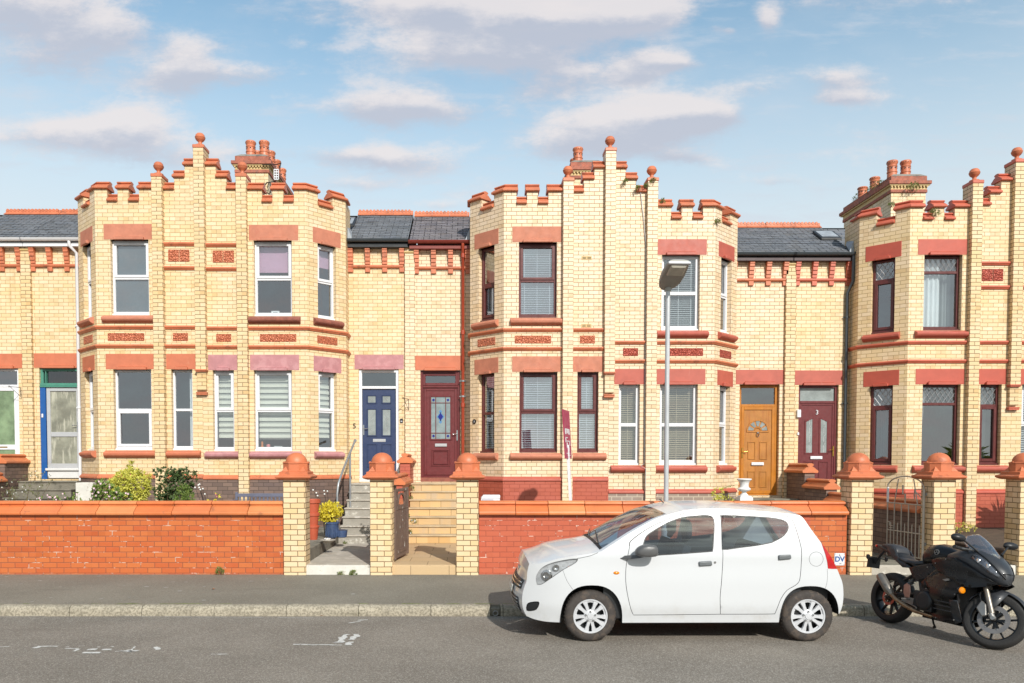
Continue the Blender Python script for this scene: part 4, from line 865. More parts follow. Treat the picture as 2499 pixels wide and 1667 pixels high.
# thin gutter line and worn lettering on the road
def mark(pts, w_, y0=None):
    mb = MB(); P = [pix(px, py, 9) for px, py in pts]; Q = []
    for px, py in pts:
        d_ = pix(px, py, 10)-Vector((0, 0, CH)); k = CH/(-d_.z); Q.append(Vector((d_.x*k, d_.y*k, .004)))
    for i in range(len(Q)-1):
        a_, b_ = Q[i], Q[i+1]; n = max(2, int((b_-a_).length/.03)); dr = (b_-a_).normalized(); nn = Vector((-dr.y, dr.x, 0))
        prev = None
        for k in range(n+1):
            c = a_.lerp(b_, k/n); s1, s2 = w_*(.5+.7*noise.noise(c*13)), w_*(.5+.7*noise.noise(c*17+Vector((3, 3, 3))))
            cur = (c+nn*max(.003, s1), c-nn*max(.003, s2))
            if prev and noise.noise(c*8+Vector((9, 1, 2))) > -.34: mb.quad(prev[0], cur[0], cur[1], prev[1])
            prev = cur
    return mb
Zp = lambda zx, zy: (zx/2.612, 1350+zy/2.612)
mk = MB()
for pts, w_ in ((((150, 632), (250, 598)), .05), (((240, 595), (370, 595)), .035), (((415, 610), (500, 612), (470, 628)), .03), (((420, 600), (540, 592)), .015), (((525, 637), (640, 636)), .05), (((560, 615), (710, 616)), .05), (((620, 600), (725, 598)), .02), (((735, 630), (830, 618)), .035),
                (((770, 626), (880, 624)), .035), (((820, 632), (860, 598)), .03), (((990, 600), (1010, 622)), .05), (((1345, 646), (1450, 645)), .02), (((1868, 583), (2180, 588)), .028), (((2160, 572), (2210, 518)), .075), (((2215, 588), (2275, 518)), .065), (((2280, 430), (2345, 426)), .03), (((0, 600), (60, 596)), .02), (((2220, 448), (2300, 436)), .02)):
    q = mark([Zp(*p) for p in pts], w_); mk.add(q.v, q.f)
struct(mk.build('road_markings', MT['white_line'], recalc=False))
q = mark([Zp(*p) for p in ((0, 405), (600, 400), (1200, 408), (2000, 414))], .008); struct(q.build('kerb_seam', MT['white_line'], recalc=False))
mk = MB()
for (zx, zy) in ((10, 145), (40, 150), (95, 143), (255, 176), (137, 195), (318, 150), (384, 214), (325, 282), (205, 310), (645, 291), (825, 281), (628, 147), (790, 208), (935, 213), (1058, 218), (1103, 184), (1186, 184), (975, 144), (1145, 241), (1300, 299), (1302, 212), (1430, 152), (1700, 162), (1600, 178), (2250, 260), (10, 200)):
    px, py = Zp(zx, zy); d_ = pix(px, py, 10)-Vector((0, 0, CH)); k = (CH-PVZ-.003)/(-d_.z); c = Vector((d_.x*k, d_.y*k, PVZ+.003)); r_ = rnd.uniform(.018, .04)
    mk.add([c+Vector((math.cos(i*.785)*r_*rnd.uniform(.7, 1.3), math.sin(i*.785)*r_*rnd.uniform(.5, 1.1), 0)) for i in range(8)], [tuple(range(8))])
struct(mk.build('gum_spots', M_('trodden_gum', srgb(168, 166, 158), .8), recalc=False))
mp_ = MB()
for i in range(46):
    xx = -9+18*rnd.random(); yy = YK+.13+rnd.uniform(-.006, .014); mp_.add([(xx+math.cos(k)*rnd.uniform(.02, .16), yy+math.sin(k)*.012, .136+rnd.uniform(0, .002)) for k in (0, 1, 2, 3, 4, 5)], [(0, 1, 2, 3, 4, 5)])
struct(mp_.build('moss_line', MT['moss'], recalc=False), 'stuff', 'green moss in the joint behind the kerb', 'moss')

# ------------------------------------------------------------------ front garden walls
GC = [(o_*1.12+(.01), z_*1.2) for o_, z_ in COPE]
def garden_wall(name, label, x0, x1, mats, joints, mcop, zt=1.087):
    t_ = thing(name, label, 'garden wall', ((x0+x1)/2, YW, PVZ))
    for a_, b_, m_ in mats: w_ = MB(); w_.box(a_, b_, YW, YW+.23, .05, zt); w_.build('brickwork', MT[m_], t_, v0=.06, u0=x0)
    for i in range(len(joints)-1):
        c = MB(); a_, b_ = joints[i]+.004, joints[i+1]-.004; sk_ = .018
        pr = GC; path = [(a_, YW), (b_, YW)]; c.sweep(pr, path, zt)
        o_ = c.build('coping_stone', mcop[i % len(mcop)], t_, bevel=.004); o_.rotation_euler = (0, R(rnd.uniform(-.12, .12)), 0)
        o_.rotation_euler = (0, 0, 0); o_.location = (0, rnd.uniform(-.004, .004), rnd.uniform(-.003, .003))
    f = MB(); f.box(x0, x1, YW+.012, YW+.22, zt-.002, zt+.03); f.build('mortar_bed', MT['landing_dark'], t_)
    return t_
tb = [M_('orange_coping_%s' % 'abcd'[i], c, .36, var=.10, scale=2.2, bump=.08, bscale=90, dirt=(srgb(150, 96, 70), 5.5, .6, .5)) for i, c in enumerate((srgb(226, 134, 80), srgb(230, 146, 90), srgb(222, 124, 70), srgb(224, 130, 80)))]
jx = [-14.0]+[-7.19-.607*k for k in range(10, 0, -1)]+[-7.19+.607*k for k in range(7)]+[-2.972]
garden_wall('garden_wall', 'orange brick garden wall with terracotta coping on the left side', -14, -2.972, [(-14, -2.972, 'orange_wall')], jx, tb)
x6 = PX(2066, 1330, YW)
jr = [.17, PX(1258, 1240, YW), PX(1338, 1240, YW), PX(1428, 1240, YW), PX(1520, 1240, YW)]; jr += [jr[-1]+.603*k for k in range(1, 6)]+[x6]
garden_wall('garden_wall', 'red painted brick garden wall with terracotta coping behind the white car', .17, x6, [(.17, 5.52, 'red_wall'), (5.52, x6, 'orange_wall')], jr, tb[::-1])
# ------------------------------------------------------------------ gate pillars
def pillar(cx, label, tilt=0., w_=.354, zt=1.66, yaw=0):
    t_ = thing('gate_pillar', label, 'gate pillar', (cx, YW-.08+w_/2, PVZ), 'gate pillars with domed terracotta caps')
    h = w_/2; cy = YW-.08+h
    p = MB(); p.box(-h, h, -h, h, .0, zt); o = p.build('shaft', MT['cream_old'], t_, u0=-h, v0=.0, bevel=.004); o.location = (cx, cy, 0)
    for q in o.data.polygons:      # brick bond starts at the corner on every face
        pass
    def sq(mb, prof):    # square lathe
        mb.lathe([(r*math.sqrt(2), z) for r, z in prof], (cx, cy, 0), 4, rot=R(45))
    c = MB(); e = h+.108; sq(c, [(h-.02, zt), (h+.03, zt), (e-.02, zt+.018), (e, zt+.035), (e, zt+.058), (e-.035, zt+.075), (e-.05, zt+.088), (h-.02, zt+.088)]); cap = c.build('cap', MT['terracotta_dome'], t_, bevel=.004)
    z1 = zt+.088; b_ = MB(); hb = .228; sq(b_, [(hb, z1-.01), (hb, z1+.035), (hb-.035, z1+.047)])
    z2 = z1+.045; z3 = z2+.125; ra = .196
    oc = [(ra/math.cos(R(22.5)), z2-.01), (ra/math.cos(R(22.5)), z3), ((ra+.008)/math.cos(R(22.5)), z3+.004), ((ra+.008)/math.cos(R(22.5)), z3+.016), (ra/math.cos(R(22.5)), z3+.022), (.15, z3+.03)]
    b_.lathe(oc, (cx, cy, 0), 8, rot=R(22.5))
    for k in range(4):        # broaches on the corners
        a_ = R(45+90*k); dx, dy = math.cos(a_), math.sin(a_); px_, py_ = -dy, dx; co = hb-.03; r0 = co*math.sqrt(2); rr = .205
        b_.add([(cx+dx*r0, cy+dy*r0, z2-.002), (cx+dx*(r0-.12)+px_*.10, cy+dy*(r0-.12)+py_*.10, z2-.002), (cx+dx*(r0-.12)-px_*.10, cy+dy*(r0-.12)-py_*.10, z2-.002), (cx+dx*(ra-.01), cy+dy*(ra-.01), z3-.035)], [(0, 1, 3), (0, 3, 2), (1, 2, 3), (0, 2, 1)])
    for k in range(4):        # small gables on the faces
        a_ = R(90*k); M2 = Matrix.Translation((cx, cy, 0)) @ Matrix.Rotation(a_, 4, 'Z')
        b_.add([M2 @ Vector(v) for v in ((ra-.02, -.085, z3), (ra-.02, .085, z3), (ra-.02, 0, z3+.034), (ra+.012, -.085, z3), (ra+.012, .085, z3), (ra+.012, 0, z3+.034))], [(0, 1, 2), (5, 4, 3), (0, 3, 4, 1), (1, 4, 5, 2), (2, 5, 3, 0)])
    b_.build('cap_base', MT['terracotta_dome'], cap, smooth=25)
    d_ = MB(); rd = .172; d_.lathe([(rd*math.cos(i*math.pi/20), z3+.02+.158*math.sin(i*math.pi/20)) for i in range(10)]+[(.002, z3+.178)], (cx, cy, 0), 32); d_.build('dome', MT['terracotta_dome'], cap, smooth=60)
    t_.rotation_euler = (0, tilt, 0); return t_
P1 = pillar(-2.79, 'cream brick gate pillar at the end of the orange garden wall')
P2 = pillar(-1.400, 'cream brick gate pillar between the white steps and the sandstone steps')
P3 = pillar(-.016, 'cream brick gate pillar where the sandstone steps meet the red wall')
P4 = pillar(PX(2103, 1250, 12.46), 'cream brick gate pillar beside the small blue lettered sign', tilt=R(.5))
P5 = pillar(PX(2305, 1250, 12.46), 'cream brick gate pillar holding the grey metal gate')
P6 = pillar(PX(2516, 1250, 12.46), 'cream brick gate pillar at the right edge with a rust stain')
MT['rust'] = M_('rust_stain', srgb(176, 104, 30), .9, var=.3)
# ------------------------------------------------------------------ steps
def steps(name, label, cat, x0, x1, z0, zt, n, yf, mr_, mtd, mland, y0=YW-.02, tread=.29, lx=None, side=None, front=None, z_front=None, paint=None):
    """yf = front of the first riser; a level path runs from the pavement to it"""
    t_ = thing(name, label, cat, ((x0+x1)/2, y0, PVZ))
    lx = lx or (x0, x1); p = MB(); p.box(lx[0], lx[1], y0+.02, yf+.05, .0, z0); p.build('landing', MT[mland], t_, bevel=.01, u0=x0)
    f = MB(); f.box(lx[0], lx[1], y0-.012, y0+.03, .0, z0-.004); f.build('front_riser', MT[front or mr_], t_, bevel=.012, seg=2)
    rs = (zt-z0)/n; b_ = MB(); td = MB()
    for k in range(n):
        ya = yf+tread*k; yb = 18.35 if k == n-1 else yf+tread*(k+1)+.02; za = z0+rs*k
        b_.box(x0+.012, x1-.012, ya+.012, 18.35, za-.02 if k else .2, za+rs-.03)
        m_ = 14; vs = []
        xs = [x0+(x1-x0)*q/m_ for q in range(m_+1)]
        for xx in xs:
            j = .006*noise.noise(Vector((xx*5, k*3.1, 0))); 
            for oy, oz in ((-.012+j, -.028), (-.018+j, -.004+j*.6), (-.004+j, .003), (yb-ya+.01, .002), (yb-ya+.01, -.03)): vs.append((xx, ya+oy, za+rs+oz))
        td.add(vs, [(q*5+r, q*5+(r+1) % 5, (q+1)*5+(r+1) % 5, (q+1)*5+r) for q in range(m_) for r in range(5)]+[tuple(range(5)), tuple(m_*5+r for r in reversed(range(5)))])
    b_.build('riser', MT[mr_], t_, v0=z0, u0=x0, bevel=.006); td.build('tread', MT[mtd], t_, bevel=.004)
    return t_
steps('concrete_steps', 'worn white and grey concrete steps leading up to the navy door', 'steps', -2.66, -1.51, .28, 1.44, 7, 15.78, 'riser', 'landing', 'landing', front='concrete_white')
steps('sandstone_steps', 'buff sandstone steps leading up to the maroon stained glass door', 'steps', -1.29, .02, .28, 1.445, 7, 15.78, 'sandstone', 'sandstone_tread', 'flags', front='flags')
steps('grey_steps', 'rough dark grey steps below the blue door post on the left', 'steps', -10.22, -8.86, .28, 1.49, 7, 15.9, 'landing_dark', 'landing_dark', 'landing_dark')
steps('garden_steps', 'grey paved steps with the white urn below the golden oak door', 'steps', 5.98, 7.45, .28, 1.09, 5, 16.4, 'landing_dark', 'terrace', 'terrace', front='landing', lx=(6.5, 7.46))
steps('garden_steps', 'concrete steps behind the motorcycle leading to the door numbered 3', 'steps', 7.72, 8.86, .28, 1.09, 5, 16.4, 'landing_dark', 'terrace', 'terrace', front='concrete_white')
# garden ground: paved terraces behind the walls
for x0, x1, m_ in ((-14, -10.56, 'terrace'), (-8.84, -2.68, 'terrace'), (.04, 5.96, 'terrace'), (8.88, 16.4, 'soil')):
    g = MB(); g.box(x0, x1, YW+.24, 18.3, -.01, .48); struct(g.build('garden_terrace', MT[m_], bevel=.02))
g = MB(); g.box(-2.72, -2.66, YW+.3, 15.9, .2, .484); struct(g.build('terrace_edging', MT['landing_dark'], bevel=.008))
# ------------------------------------------------------------------ stepped dividing walls
def divider(label, cx, blocks, mat, side_mat, w_=.225):
    t_ = thing('dividing_wall', label, 'dividing wall', (cx, 15.3, .48))
    for ya, yb, zt in blocks:      # zt = top of the coping
        zb = zt-.215
        b_ = MB(); b_.box(cx-w_/2, cx+w_/2, ya, yb, .1, zb); b_.build('brickwork', MT[mat], t_, u0=cx-w_/2, v0=zb)
        PR = [(o_*1.0+.115*0, z_*1.15) for o_, z_ in COPE]
        c = MB(); hw = w_/2; prof = [(o_+hw if o_ > -.115 else o_+hw, z_) for o_, z_ in PR]
        c.sweep([(o_+hw, z_) for o_, z_ in PR], [(cx, ya-.04), (cx, yb)] if True else None, zb); c.build('coping', MT['terracotta_bright'], t_, bevel=.004)
    return t_
divider('stepped red brick dividing wall between the two flights of steps in the middle', -1.40, [(17.2, 18.33, 2.12), (15.2, 17.2, 1.70), (12.86, 15.2, 1.31)], 'red_plinth', None)
divider('stepped grey brick dividing wall with daisies at the far left', -10.44, [(17.35, 18.33, 2.11), (15.3, 17.35, 1.70), (12.8, 15.3, 1.31)], 'grey_brick', None)
divider('stepped grey brick dividing wall beside the golden oak door', 7.585, [(17.3, 18.33, 1.90), (16.25, 17.3, 1.57), (12.86, 16.25, 1.31)], 'grey_brick', None)
# ------------------------------------------------------------------ handrail
t_ = MB(); a_ = pix(824, 1305, 15.82); top = pix(866, 1076, 17.55)
b1 = pix(823, 1205, 15.82); b2 = pix(826, 1180, 15.86); b3 = pix(836, 1150, 16.1); s2 = pix(841, 1240, 16.95); s2t = Vector((s2.x, s2.y, 0)); k = (16.95-b3.y)/(top.y-b3.y); s2t.z = b3.z+(top.z-b3.z)*k; s2t.x = b3.x+(top.x-b3.x)*k
t_.tube([(a_.x, a_.y, .47), b1, b1.lerp(b2, .6)+Vector((0, 0, .01)), b2, b2.lerp(b3, .5), b3, top, top+Vector((.03, .02, .01))], .024, 12)
hr = t_.build('handrail', MT['galv'], smooth=60); tag(hr, 'bent galvanised tube handrail beside the white steps', 'handrail')
t_ = MB(); t_.tube([(s2t.x, s2.y, .9), s2t], .022, 12); t_.build('post', MT['galv'], hr, smooth=60)
t_ = MB(); t_.lathe([(.03, -.03), (.03, .03), (.024, .035)], (0, 0, 0), 12, M=Matrix.Translation(top) @ (top-b3).to_track_quat('Z', 'Y').to_matrix().to_4x4()); t_.build('end_cap', MT['galv'], hr, smooth=40)
# ------------------------------------------------------------------ gates
MT['gate_brown'] = M_('peeling_brown_paint', srgb(118, 96, 84), .7, var=.12, scale=6, bump=.3, dirt=(srgb(236, 232, 224), 7, .60, 1.), streak=(srgb(80, 62, 52), (30, 30, 1.5), .55, .5))
pl = Pl((-1.225, 12.86), (.16, 1.0)); gt = thing('wooden_gate', 'peeling brown boarded gate standing open beside the sandstone path', 'gate', (-1.22, 12.86, .3)); W_ = .93
b_ = MB()
for k in range(7): pl.box(b_, k*W_/7+.003, (k+1)*W_/7-.003, .33, 1.18, -.011, .011)
b_.build('boards', MT['gate_brown'], gt, bevel=.002)
b_ = MB()
for u in (0, W_-.06): pl.box(b_, u, u+.06, .32, 1.50 if u else 1.56, -.022, .022)
for z in (.40, 1.14): pl.box(b_, .06, W_-.06, z, z+.07, -.02, .02)
pl.box(b_, .06, W_-.06, 1.44, 1.49, -.02, .02)
ar = [(W_/2+.25*math.cos(i*math.pi/10), 1.21+.21*math.sin(i*math.pi/10)) for i in range(11)]
for i in range(10): pl.poly(b_, [ar[i], ar[i+1], (W_/2+(ar[i+1][0]-W_/2)*.86, 1.21+(ar[i+1][1]-1.21)*.84), (W_/2+(ar[i][0]-W_/2)*.86, 1.21+(ar[i][1]-1.21)*.84)], -.015, .015)
pl.box(b_, .06, W_/2-.24, 1.21, 1.44, -.012, .012); pl.box(b_, W_/2+.24, W_-.06, 1.21, 1.44, -.012, .012)
b_.build('frame', MT['gate_brown'], gt, bevel=.003)
MT['gate_grey'] = M_('silver_grey_gate_paint', srgb(204, 194, 178), .45, .2, var=.08)
hx, hy = PX(2253, 1300, 12.66), 12.66; ex, ey_ = PX(2165, 1300, 13.60), 13.60
pl = Pl((ex, ey_), (hx-ex, hy-ey_)); W_ = math.hypot(hx-ex, hy-ey_); gt = thing('metal_gate', 'grey metal bar gate with arched top standing open behind the motorcycle', 'gate', (hx, hy, .3))
fr_ = MB(); tb_ = lambda pts, r: fr_.tube([pl.P(u, z) for u, z in pts], r, 8)
for u, r, zt in ((0, .012, 1.56), (W_, .022, 1.50)): tb_([(u, .30), (u, zt)], r)
for z in (.36, .76, 1.235): tb_([(0, z), (W_, z)], .011)
tb_([(W_/2+W_/2*math.cos(math.pi-i*math.pi/14), 1.51+.19*math.sin(i*math.pi/14)) for i in range(15)], .012)
for k in range(1, 5): tb_([(W_*k/5+.0, .30), (W_*k/5, 1.235)], .010)
fr_.build('frame', MT['gate_grey'], gt, smooth=50)
dt_ = MB(); tb2 = lambda pts, r: dt_.tube([pl.P(u, z) for u, z in pts], r, 6)
for k in range(5): tb2([(W_*(k+.5)/5, .36), (W_*(k+.5)/5, .90)], .009)
tb2([(W_*.2, 1.235), (W_*.3, 1.65)], .009); tb2([(W_*.84, 1.235), (W_*.72, 1.66)], .009); tb2([(W_*.5, 1.235), (W_*.5, 1.40), (W_*.43, 1.40), (W_*.43, 1.55)], .012); tb2([(W_*.75, 1.33), (W_*.75, 1.49), (W_, 1.50)], .009); tb2([(W_*.78, 1.45), (W_*.93, 1.36)], .008)
tb2([(0.0, .90), (.06, .90), (.06, .84), (.16, .84), (.16, .80), (.06, .80)], .010); dt_.build('ornament', MT['gate_grey'], gt, smooth=50)
l_ = MB(); pl.box(l_, -.014, .014, 1.24, 1.50, -.014, .014); o_ = l_.build('latch_plate', MT['white_pvc'], gt, bevel=.002)
l_ = MB()
for z in (1.42, .60): l_.box(hx+.02, hx+.07, hy-.02, hy+.02, z-.025, z+.025)
l_.build('hinge', MT['galv'], gt, bevel=.004)
# ------------------------------------------------------------------ street lamp
lx, ly = PX(1627.5, 1000, 12.2), 12.2; lm_ = thing('street_lamp', 'tall grey street lamp behind the white car with blue tape on the pole', 'street lamp', (lx, ly, PVZ)); z1 = PZ(697, ly)
p = MB(); p.tube([(lx, ly, .1), (lx, ly, 1.0)], .07, 20); p.tube([(lx, ly, .98), (lx, ly, 1.06), (lx, ly, 1.08), (lx+.0, ly, z1)], [.07, .055, .037, .035], 20); p.build('pole', M_('pale_lamp_post', srgb(206, 208, 210), .4, .25, var=.06, scale=3), lm_, smooth=40)
t_ = MB(); t_.tube([(lx, ly, 1.02), (lx, ly, 1.10), (lx, ly, 1.14), (lx, ly, 1.32)], [.078, .075, .045, .044], 16); t_.build('blue_tape', M_('blue_tape', srgb(72, 124, 176), .5, var=.15), lm_, smooth=30)
hd = Matrix.Translation((lx-.015, ly, z1-.01)) @ Matrix.Rotation(R(3), 4, 'Z')
# local: -y forward over the road, z up; hull of the lantern as stacked sections along a rising axis
secs = [(0.06, -.02, .075, .05), (-.02, .0, .135, .085), (-.14, .035, .170, .12), (-.30, .095, .178, .13), (-.46, .16, .172, .11), (-.56, .205, .158, .07), (-.60, .225, .15, .03)]
vs = []; K_ = 14
for (yy, zz, hw, hh) in secs:
    for i in range(K_):
        q = i/K_*2*math.pi; cx_, sx_ = math.cos(q), math.sin(q); px_ = hw*math.copysign(abs(cx_)**.55, cx_); pz_ = hh*(abs(sx_)**.7) if sx_ > 0 else -.028*(abs(sx_)**.6)
        vs.append(tuple(hd @ Vector((px_, yy, zz+pz_))))
h_ = MB(); h_.add(vs, [(r*K_+i, r*K_+(i+1) % K_, (r+1)*K_+(i+1) % K_, (r+1)*K_+i) for r in range(len(secs)-1) for i in range(K_)]+[tuple(range(K_)), tuple((len(secs)-1)*K_+i for i in range(K_))])
MT['lamp_grey'] = M_('lantern_grey', srgb(168, 166, 158), .5, .1, var=.05)
ln = h_.build('lantern', MT['lamp_grey'], lm_, smooth=45)
g_ = MB(); g_.add([tuple(hd @ Vector(v)) for v in ((-.125, -.58, .182), (.125, -.58, .182), (.135, -.36, .088), (-.135, -.36, .088), (-.10, -.56, .148), (.10, -.56, .148), (.11, -.38, .068), (-.11, -.38, .068))], [(0, 1, 2, 3), (7, 6, 5, 4), (0, 4, 5, 1), (1, 5, 6, 2), (2, 6, 7, 3), (3, 7, 4, 0)])
g_.build('lamp_glass', M_('lamp_bowl', srgb(206, 200, 184), .15, var=.1), ln, bevel=.01, seg=2)
g_ = MB(); g_.add([tuple(hd @ Vector(v)) for v in ((-.165, -.585, .185), (.165, -.585, .185), (.165, -.615, .20), (-.165, -.615, .20), (-.165, -.585, .235), (.165, -.585, .235), (.165, -.615, .225), (-.165, -.615, .225))], [(3, 2, 1, 0), (4, 5, 6, 7), (0, 1, 5, 4), (1, 2, 6, 5), (2, 3, 7, 6), (3, 0, 4, 7)]); g_.build('front_rim', MT['white_pvc'], ln, bevel=.006)
g_ = MB(); g_.lathe([(.05, -.09), (.055, 0), (.05, .05)], (lx, ly, z1), 16); g_.build('spigot', MT['lamp_grey'], ln, smooth=40)
# ------------------------------------------------------------------ estate agent's board
sb = thing('sale_board', 'leaning crimson board on a white post between the maroon windows', 'sale board', (1.72, 12.95, .48))
b0 = pix(1397, 1240, 12.95); b0.z = .5; b0.x = PX(1399, 1290, 12.95); b1 = pix(1387, 1120, 12.95); ax = (b1-b0).normalized(); b2 = b0+ax*((PZ(1001, 12.95)-b0.z)/ax.z)
t_ = MB(); dv = Vector((.30, .95, 0)).normalized(); nv = Vector((dv.y, -dv.x, 0)).normalized()
def obx(mb, c0, c1, hu, hn, U, N): mb.add([c0-U*hu-N*hn, c0+U*hu-N*hn, c0+U*hu+N*hn, c0-U*hu+N*hn, c1-U*hu-N*hn, c1+U*hu-N*hn, c1+U*hu+N*hn, c1-U*hu+N*hn], [(0, 3, 2, 1), (4, 5, 6, 7), (0, 1, 5, 4), (1, 2, 6, 5), (2, 3, 7, 6), (3, 0, 4, 7)])
obx(t_, b0, b2+(b0-b2)*.25, .025, .022, dv, nv); t_.build('post', MT['white_pvc'], sb, bevel=.002)
q0 = b0+ax*((PZ(1119, 12.95)-b0.z)/ax.z); t_ = MB(); obx(t_, q0, b2, .30, .006, dv, nv); MT['crimson'] = M_('crimson_board', srgb(176, 32, 84), .4, var=.03); bd = t_.build('board', MT['crimson'], sb, bevel=.001)
t_ = MB(); Lb = (b2-q0).length
for (u0, u1, v0, v1) in ((-.2, .2, .60, .615), (.1, .2, .50, .60), (-.2, -.1, .50, .60), (-.05, .05, .52, .6), (-.2, .0, .42, .44), (-.2, -.14, .33, .44), (-.1, .2, .35, .37), (.15, .2, .27, .37), (-.1, -.02, .24, .33), (-.1, .12, .22, .235), (.05, .12, .16, .22), (-.15, .15, .10, .115), (-.05, .2, .06, .075)):
    c0 = q0+ax*v0*Lb/.8*.8+dv*(u0+u1)/2+nv*.0075; c1 = q0+ax*v1*Lb/.8*.8+dv*(u0+u1)/2+nv*.0075; obx(t_, c0, c1, (u1-u0)/2, .0012, dv, nv)
t_.build('lettering', MT['white_pvc'], bd)
# ------------------------------------------------------------------ hydrant plate on the wall
xs, zs_ = PX(2048.5, 1365, YW), PZ(1365, YW); t_ = MB(); t_.box(xs-.083, xs+.083, YW-.008, YW-.001, zs_-.10, zs_+.10); sg_ = t_.build('wall_sign', MT['white_pvc'], bevel=.004); tag(sg_, 'small white sign with blue DV letters on the wall end by the car', 'sign')
Mt = Matrix(((1, 0, 0, xs), (0, 0, -1, YW-.009), (0, 1, 0, zs_), (0, 0, 0, 1)))
blue = M_('sign_blue', srgb(24, 88, 160), .4, var=.02); text('DV', .115, .001, Mt @ Matrix.Translation((0, -.0, 0)), 'letters', blue, sg_, bold=.004)
text('6', .05, .001, Mt @ Matrix.Translation((0, .068, 0)), 'numeral', MT['iron'], sg_); text('14', .045, .001, Mt @ Matrix.Translation((.008, -.07, 0)), 'numeral', MT['iron'], sg_)
t_ = MB()
for dx in (-.07, .07):
    for dz in (-.085, .085): t_.lathe([(.005, 0), (.005, .003)], (xs+dx, YW-.009, zs_+dz), 8, M=Matrix.Rotation(R(90), 4, 'X'))
t_.build('screw', MT['iron'], sg_)
# ------------------------------------------------------------------ bench, box, urn, pots
MT['bench'] = M_('slate_blue_paint', srgb(108, 110, 128), .55, var=.1)
bn = thing('garden_bench', 'slate blue slatted garden bench against the bay between two houses', 'bench', (-4.3, 16.5, .48)); bx0, bx1, by, bz = -5.02, -3.55, 16.75, .48
t_ = MB(); t_.box(bx0, bx1, by, by+.04, bz+.70, bz+.775); t_.box(bx0, bx1, by, by+.035, bz+.45, bz+.5)
k = 0
x = bx0+.08
while x < bx1-.05: t_.box(x, x+.035, by+.008, by+.028, bz+.5, bz+.70); x += .085
t_.build('backrest', MT['bench'], bn, bevel=.004)
t_ = MB()
for k in range(5): t_.box(bx0, bx1, by-.48+k*.095, by-.48+k*.095+.075, bz+.40, bz+.425)
t_.build('seat', MT['bench'], bn, bevel=.004)
for x in (bx0, bx1-.05):
    for y, h in ((by-.46, .62), (by-.01, .78)): t_ = MB(); t_.box(x, x+.05, y, y+.05, bz, bz+h-.005 if y < by-.2 else bz+.8); t_.build('leg', MT['bench'], bn, bevel=.005)
    t_ = MB(); t_.box(x-.005, x+.055, by-.5, by+.02, bz+.62, bz+.645); t_.build('armrest', MT['bench'], bn, bevel=.005)
xb0, xb1 = PX(1174, 1216, 16.3), PX(1220, 1216, 16.3); zt = PZ(1208.5, 16.3)
t_ = MB(); t_.box(xb0, xb1, 16.3, 16.62, .48, zt-.06); t_.add([(xb0-.005, 16.29, zt-.06), (xb1+.005, 16.29, zt-.06), (xb1+.005, 16.63, zt-.06), (xb0-.005, 16.63, zt-.06), (xb0+.05, 16.30, zt), (xb1+.005, 16.30, zt), (xb1+.005, 16.63, zt), (xb0+.05, 16.63, zt)], [(0, 3, 2, 1), (4, 5, 6, 7), (0, 1, 5, 4), (1, 2, 6, 5), (2, 3, 7, 6), (3, 0, 4, 7)])
ub = t_.build('utility_box', MT['white_pvc'], bevel=.006); tag(ub, 'white plastic utility box behind the red wall beside the gate pillar', 'box')
t_ = MB(); t_.box(xb0+.03, xb0+.26, 16.285, 16.30, .6, zt-.075); t_.build('door', M_('box_door', srgb(206, 204, 212), .4, var=.02), ub, bevel=.003)
ux, uy, uz = PX(1816, 1200, 17.0), 17.0, 1.092
t_ = MB(); t_.box(ux-.13, ux+.15, uy-.13, uy+.13, uz, uz+.075); t_.box(ux-.11, ux+.12, uy-.11, uy+.11, uz+.075, uz+.10)
sc_ = (PZ(1168, 17)-uz)/.50
t_.lathe([(.10*1, .10), (.09, .13), (.05, .17), (.045, .185), (.055, .20), (.10, .215), (.135, .235), (.145, .26), (.13, .285), (.10, .30), (.095, .34), (.105, .40), (.125, .445), (.155, .465), (.165, .48), (.16, .495), (.14, .50), (.12, .48), (.10, .42), (.0, .40)], (ux, uy, uz), 28, M=Matrix.Scale(sc_, 4) @ Matrix.Scale(1., 4))
ur = t_.build('garden_urn', M_('white_painted_stone', srgb(240, 240, 238), .6, var=.02), smooth=35); tag(ur, 'white classical urn on a square foot before the golden oak door', 'urn')
t_ = MB(); px0 = PX(178, 1200, 17.1); t_.box(PX(184, 1200, 17.1), PX(226, 1200, 17.1), 17.1, 17.5, .48, PZ(1178, 17.1)); o_ = t_.build('pedestal', MT['concrete_white'], bevel=.012); tag(o_, 'square white painted pedestal under the white downpipe', 'pedestal')
MT['pot_red'] = M_('terracotta_pot', srgb(196, 92, 62), .6, var=.08); MT['pot_blue'] = M_('blue_glazed_pot', srgb(72, 92, 128), .2, var=.2, coat=.4)
px_, py_ = -2.93, 14.6; sc1 = 1.
t_ = MB(); t_.lathe([(.09, 0), (.115, .22), (.13, .23), (.13, .26), (.10, .27), (.12, .44), (.135, .45), (.135, .50), (.11, .51), (.13, .68), (.15, .69), (.15, .76), (.135, .76), (.12, .70), (.0, .70)], (px_+.0, py_, .48), 24); o_ = t_.build('stacked_pots', MT['pot_red'], smooth=30); tag(o_, 'stack of three terracotta pots behind the pillar by the white steps', 'plant pot')
bx, byy = PX(810, 1280, 14.9), 14.9
t_ = MB(); t_.lathe([(.085, 0), (.10, .02), (.12, .16), (.135, .27), (.15, .28), (.15, .31), (.13, .31), (.12, .28), (.0, .27)], (bx, byy, .48), 24)
for k in range(12): t_.lathe([(.012, .03), (.012, .25)], (bx+.118*math.cos(k*.5236), byy+.118*math.sin(k*.5236), .48), 6)
bp = t_.build('plant_pot', MT['pot_blue'], smooth=30); tag(bp, 'blue glazed pot holding the bright yellow shrub beside the handrail', 'plant pot')
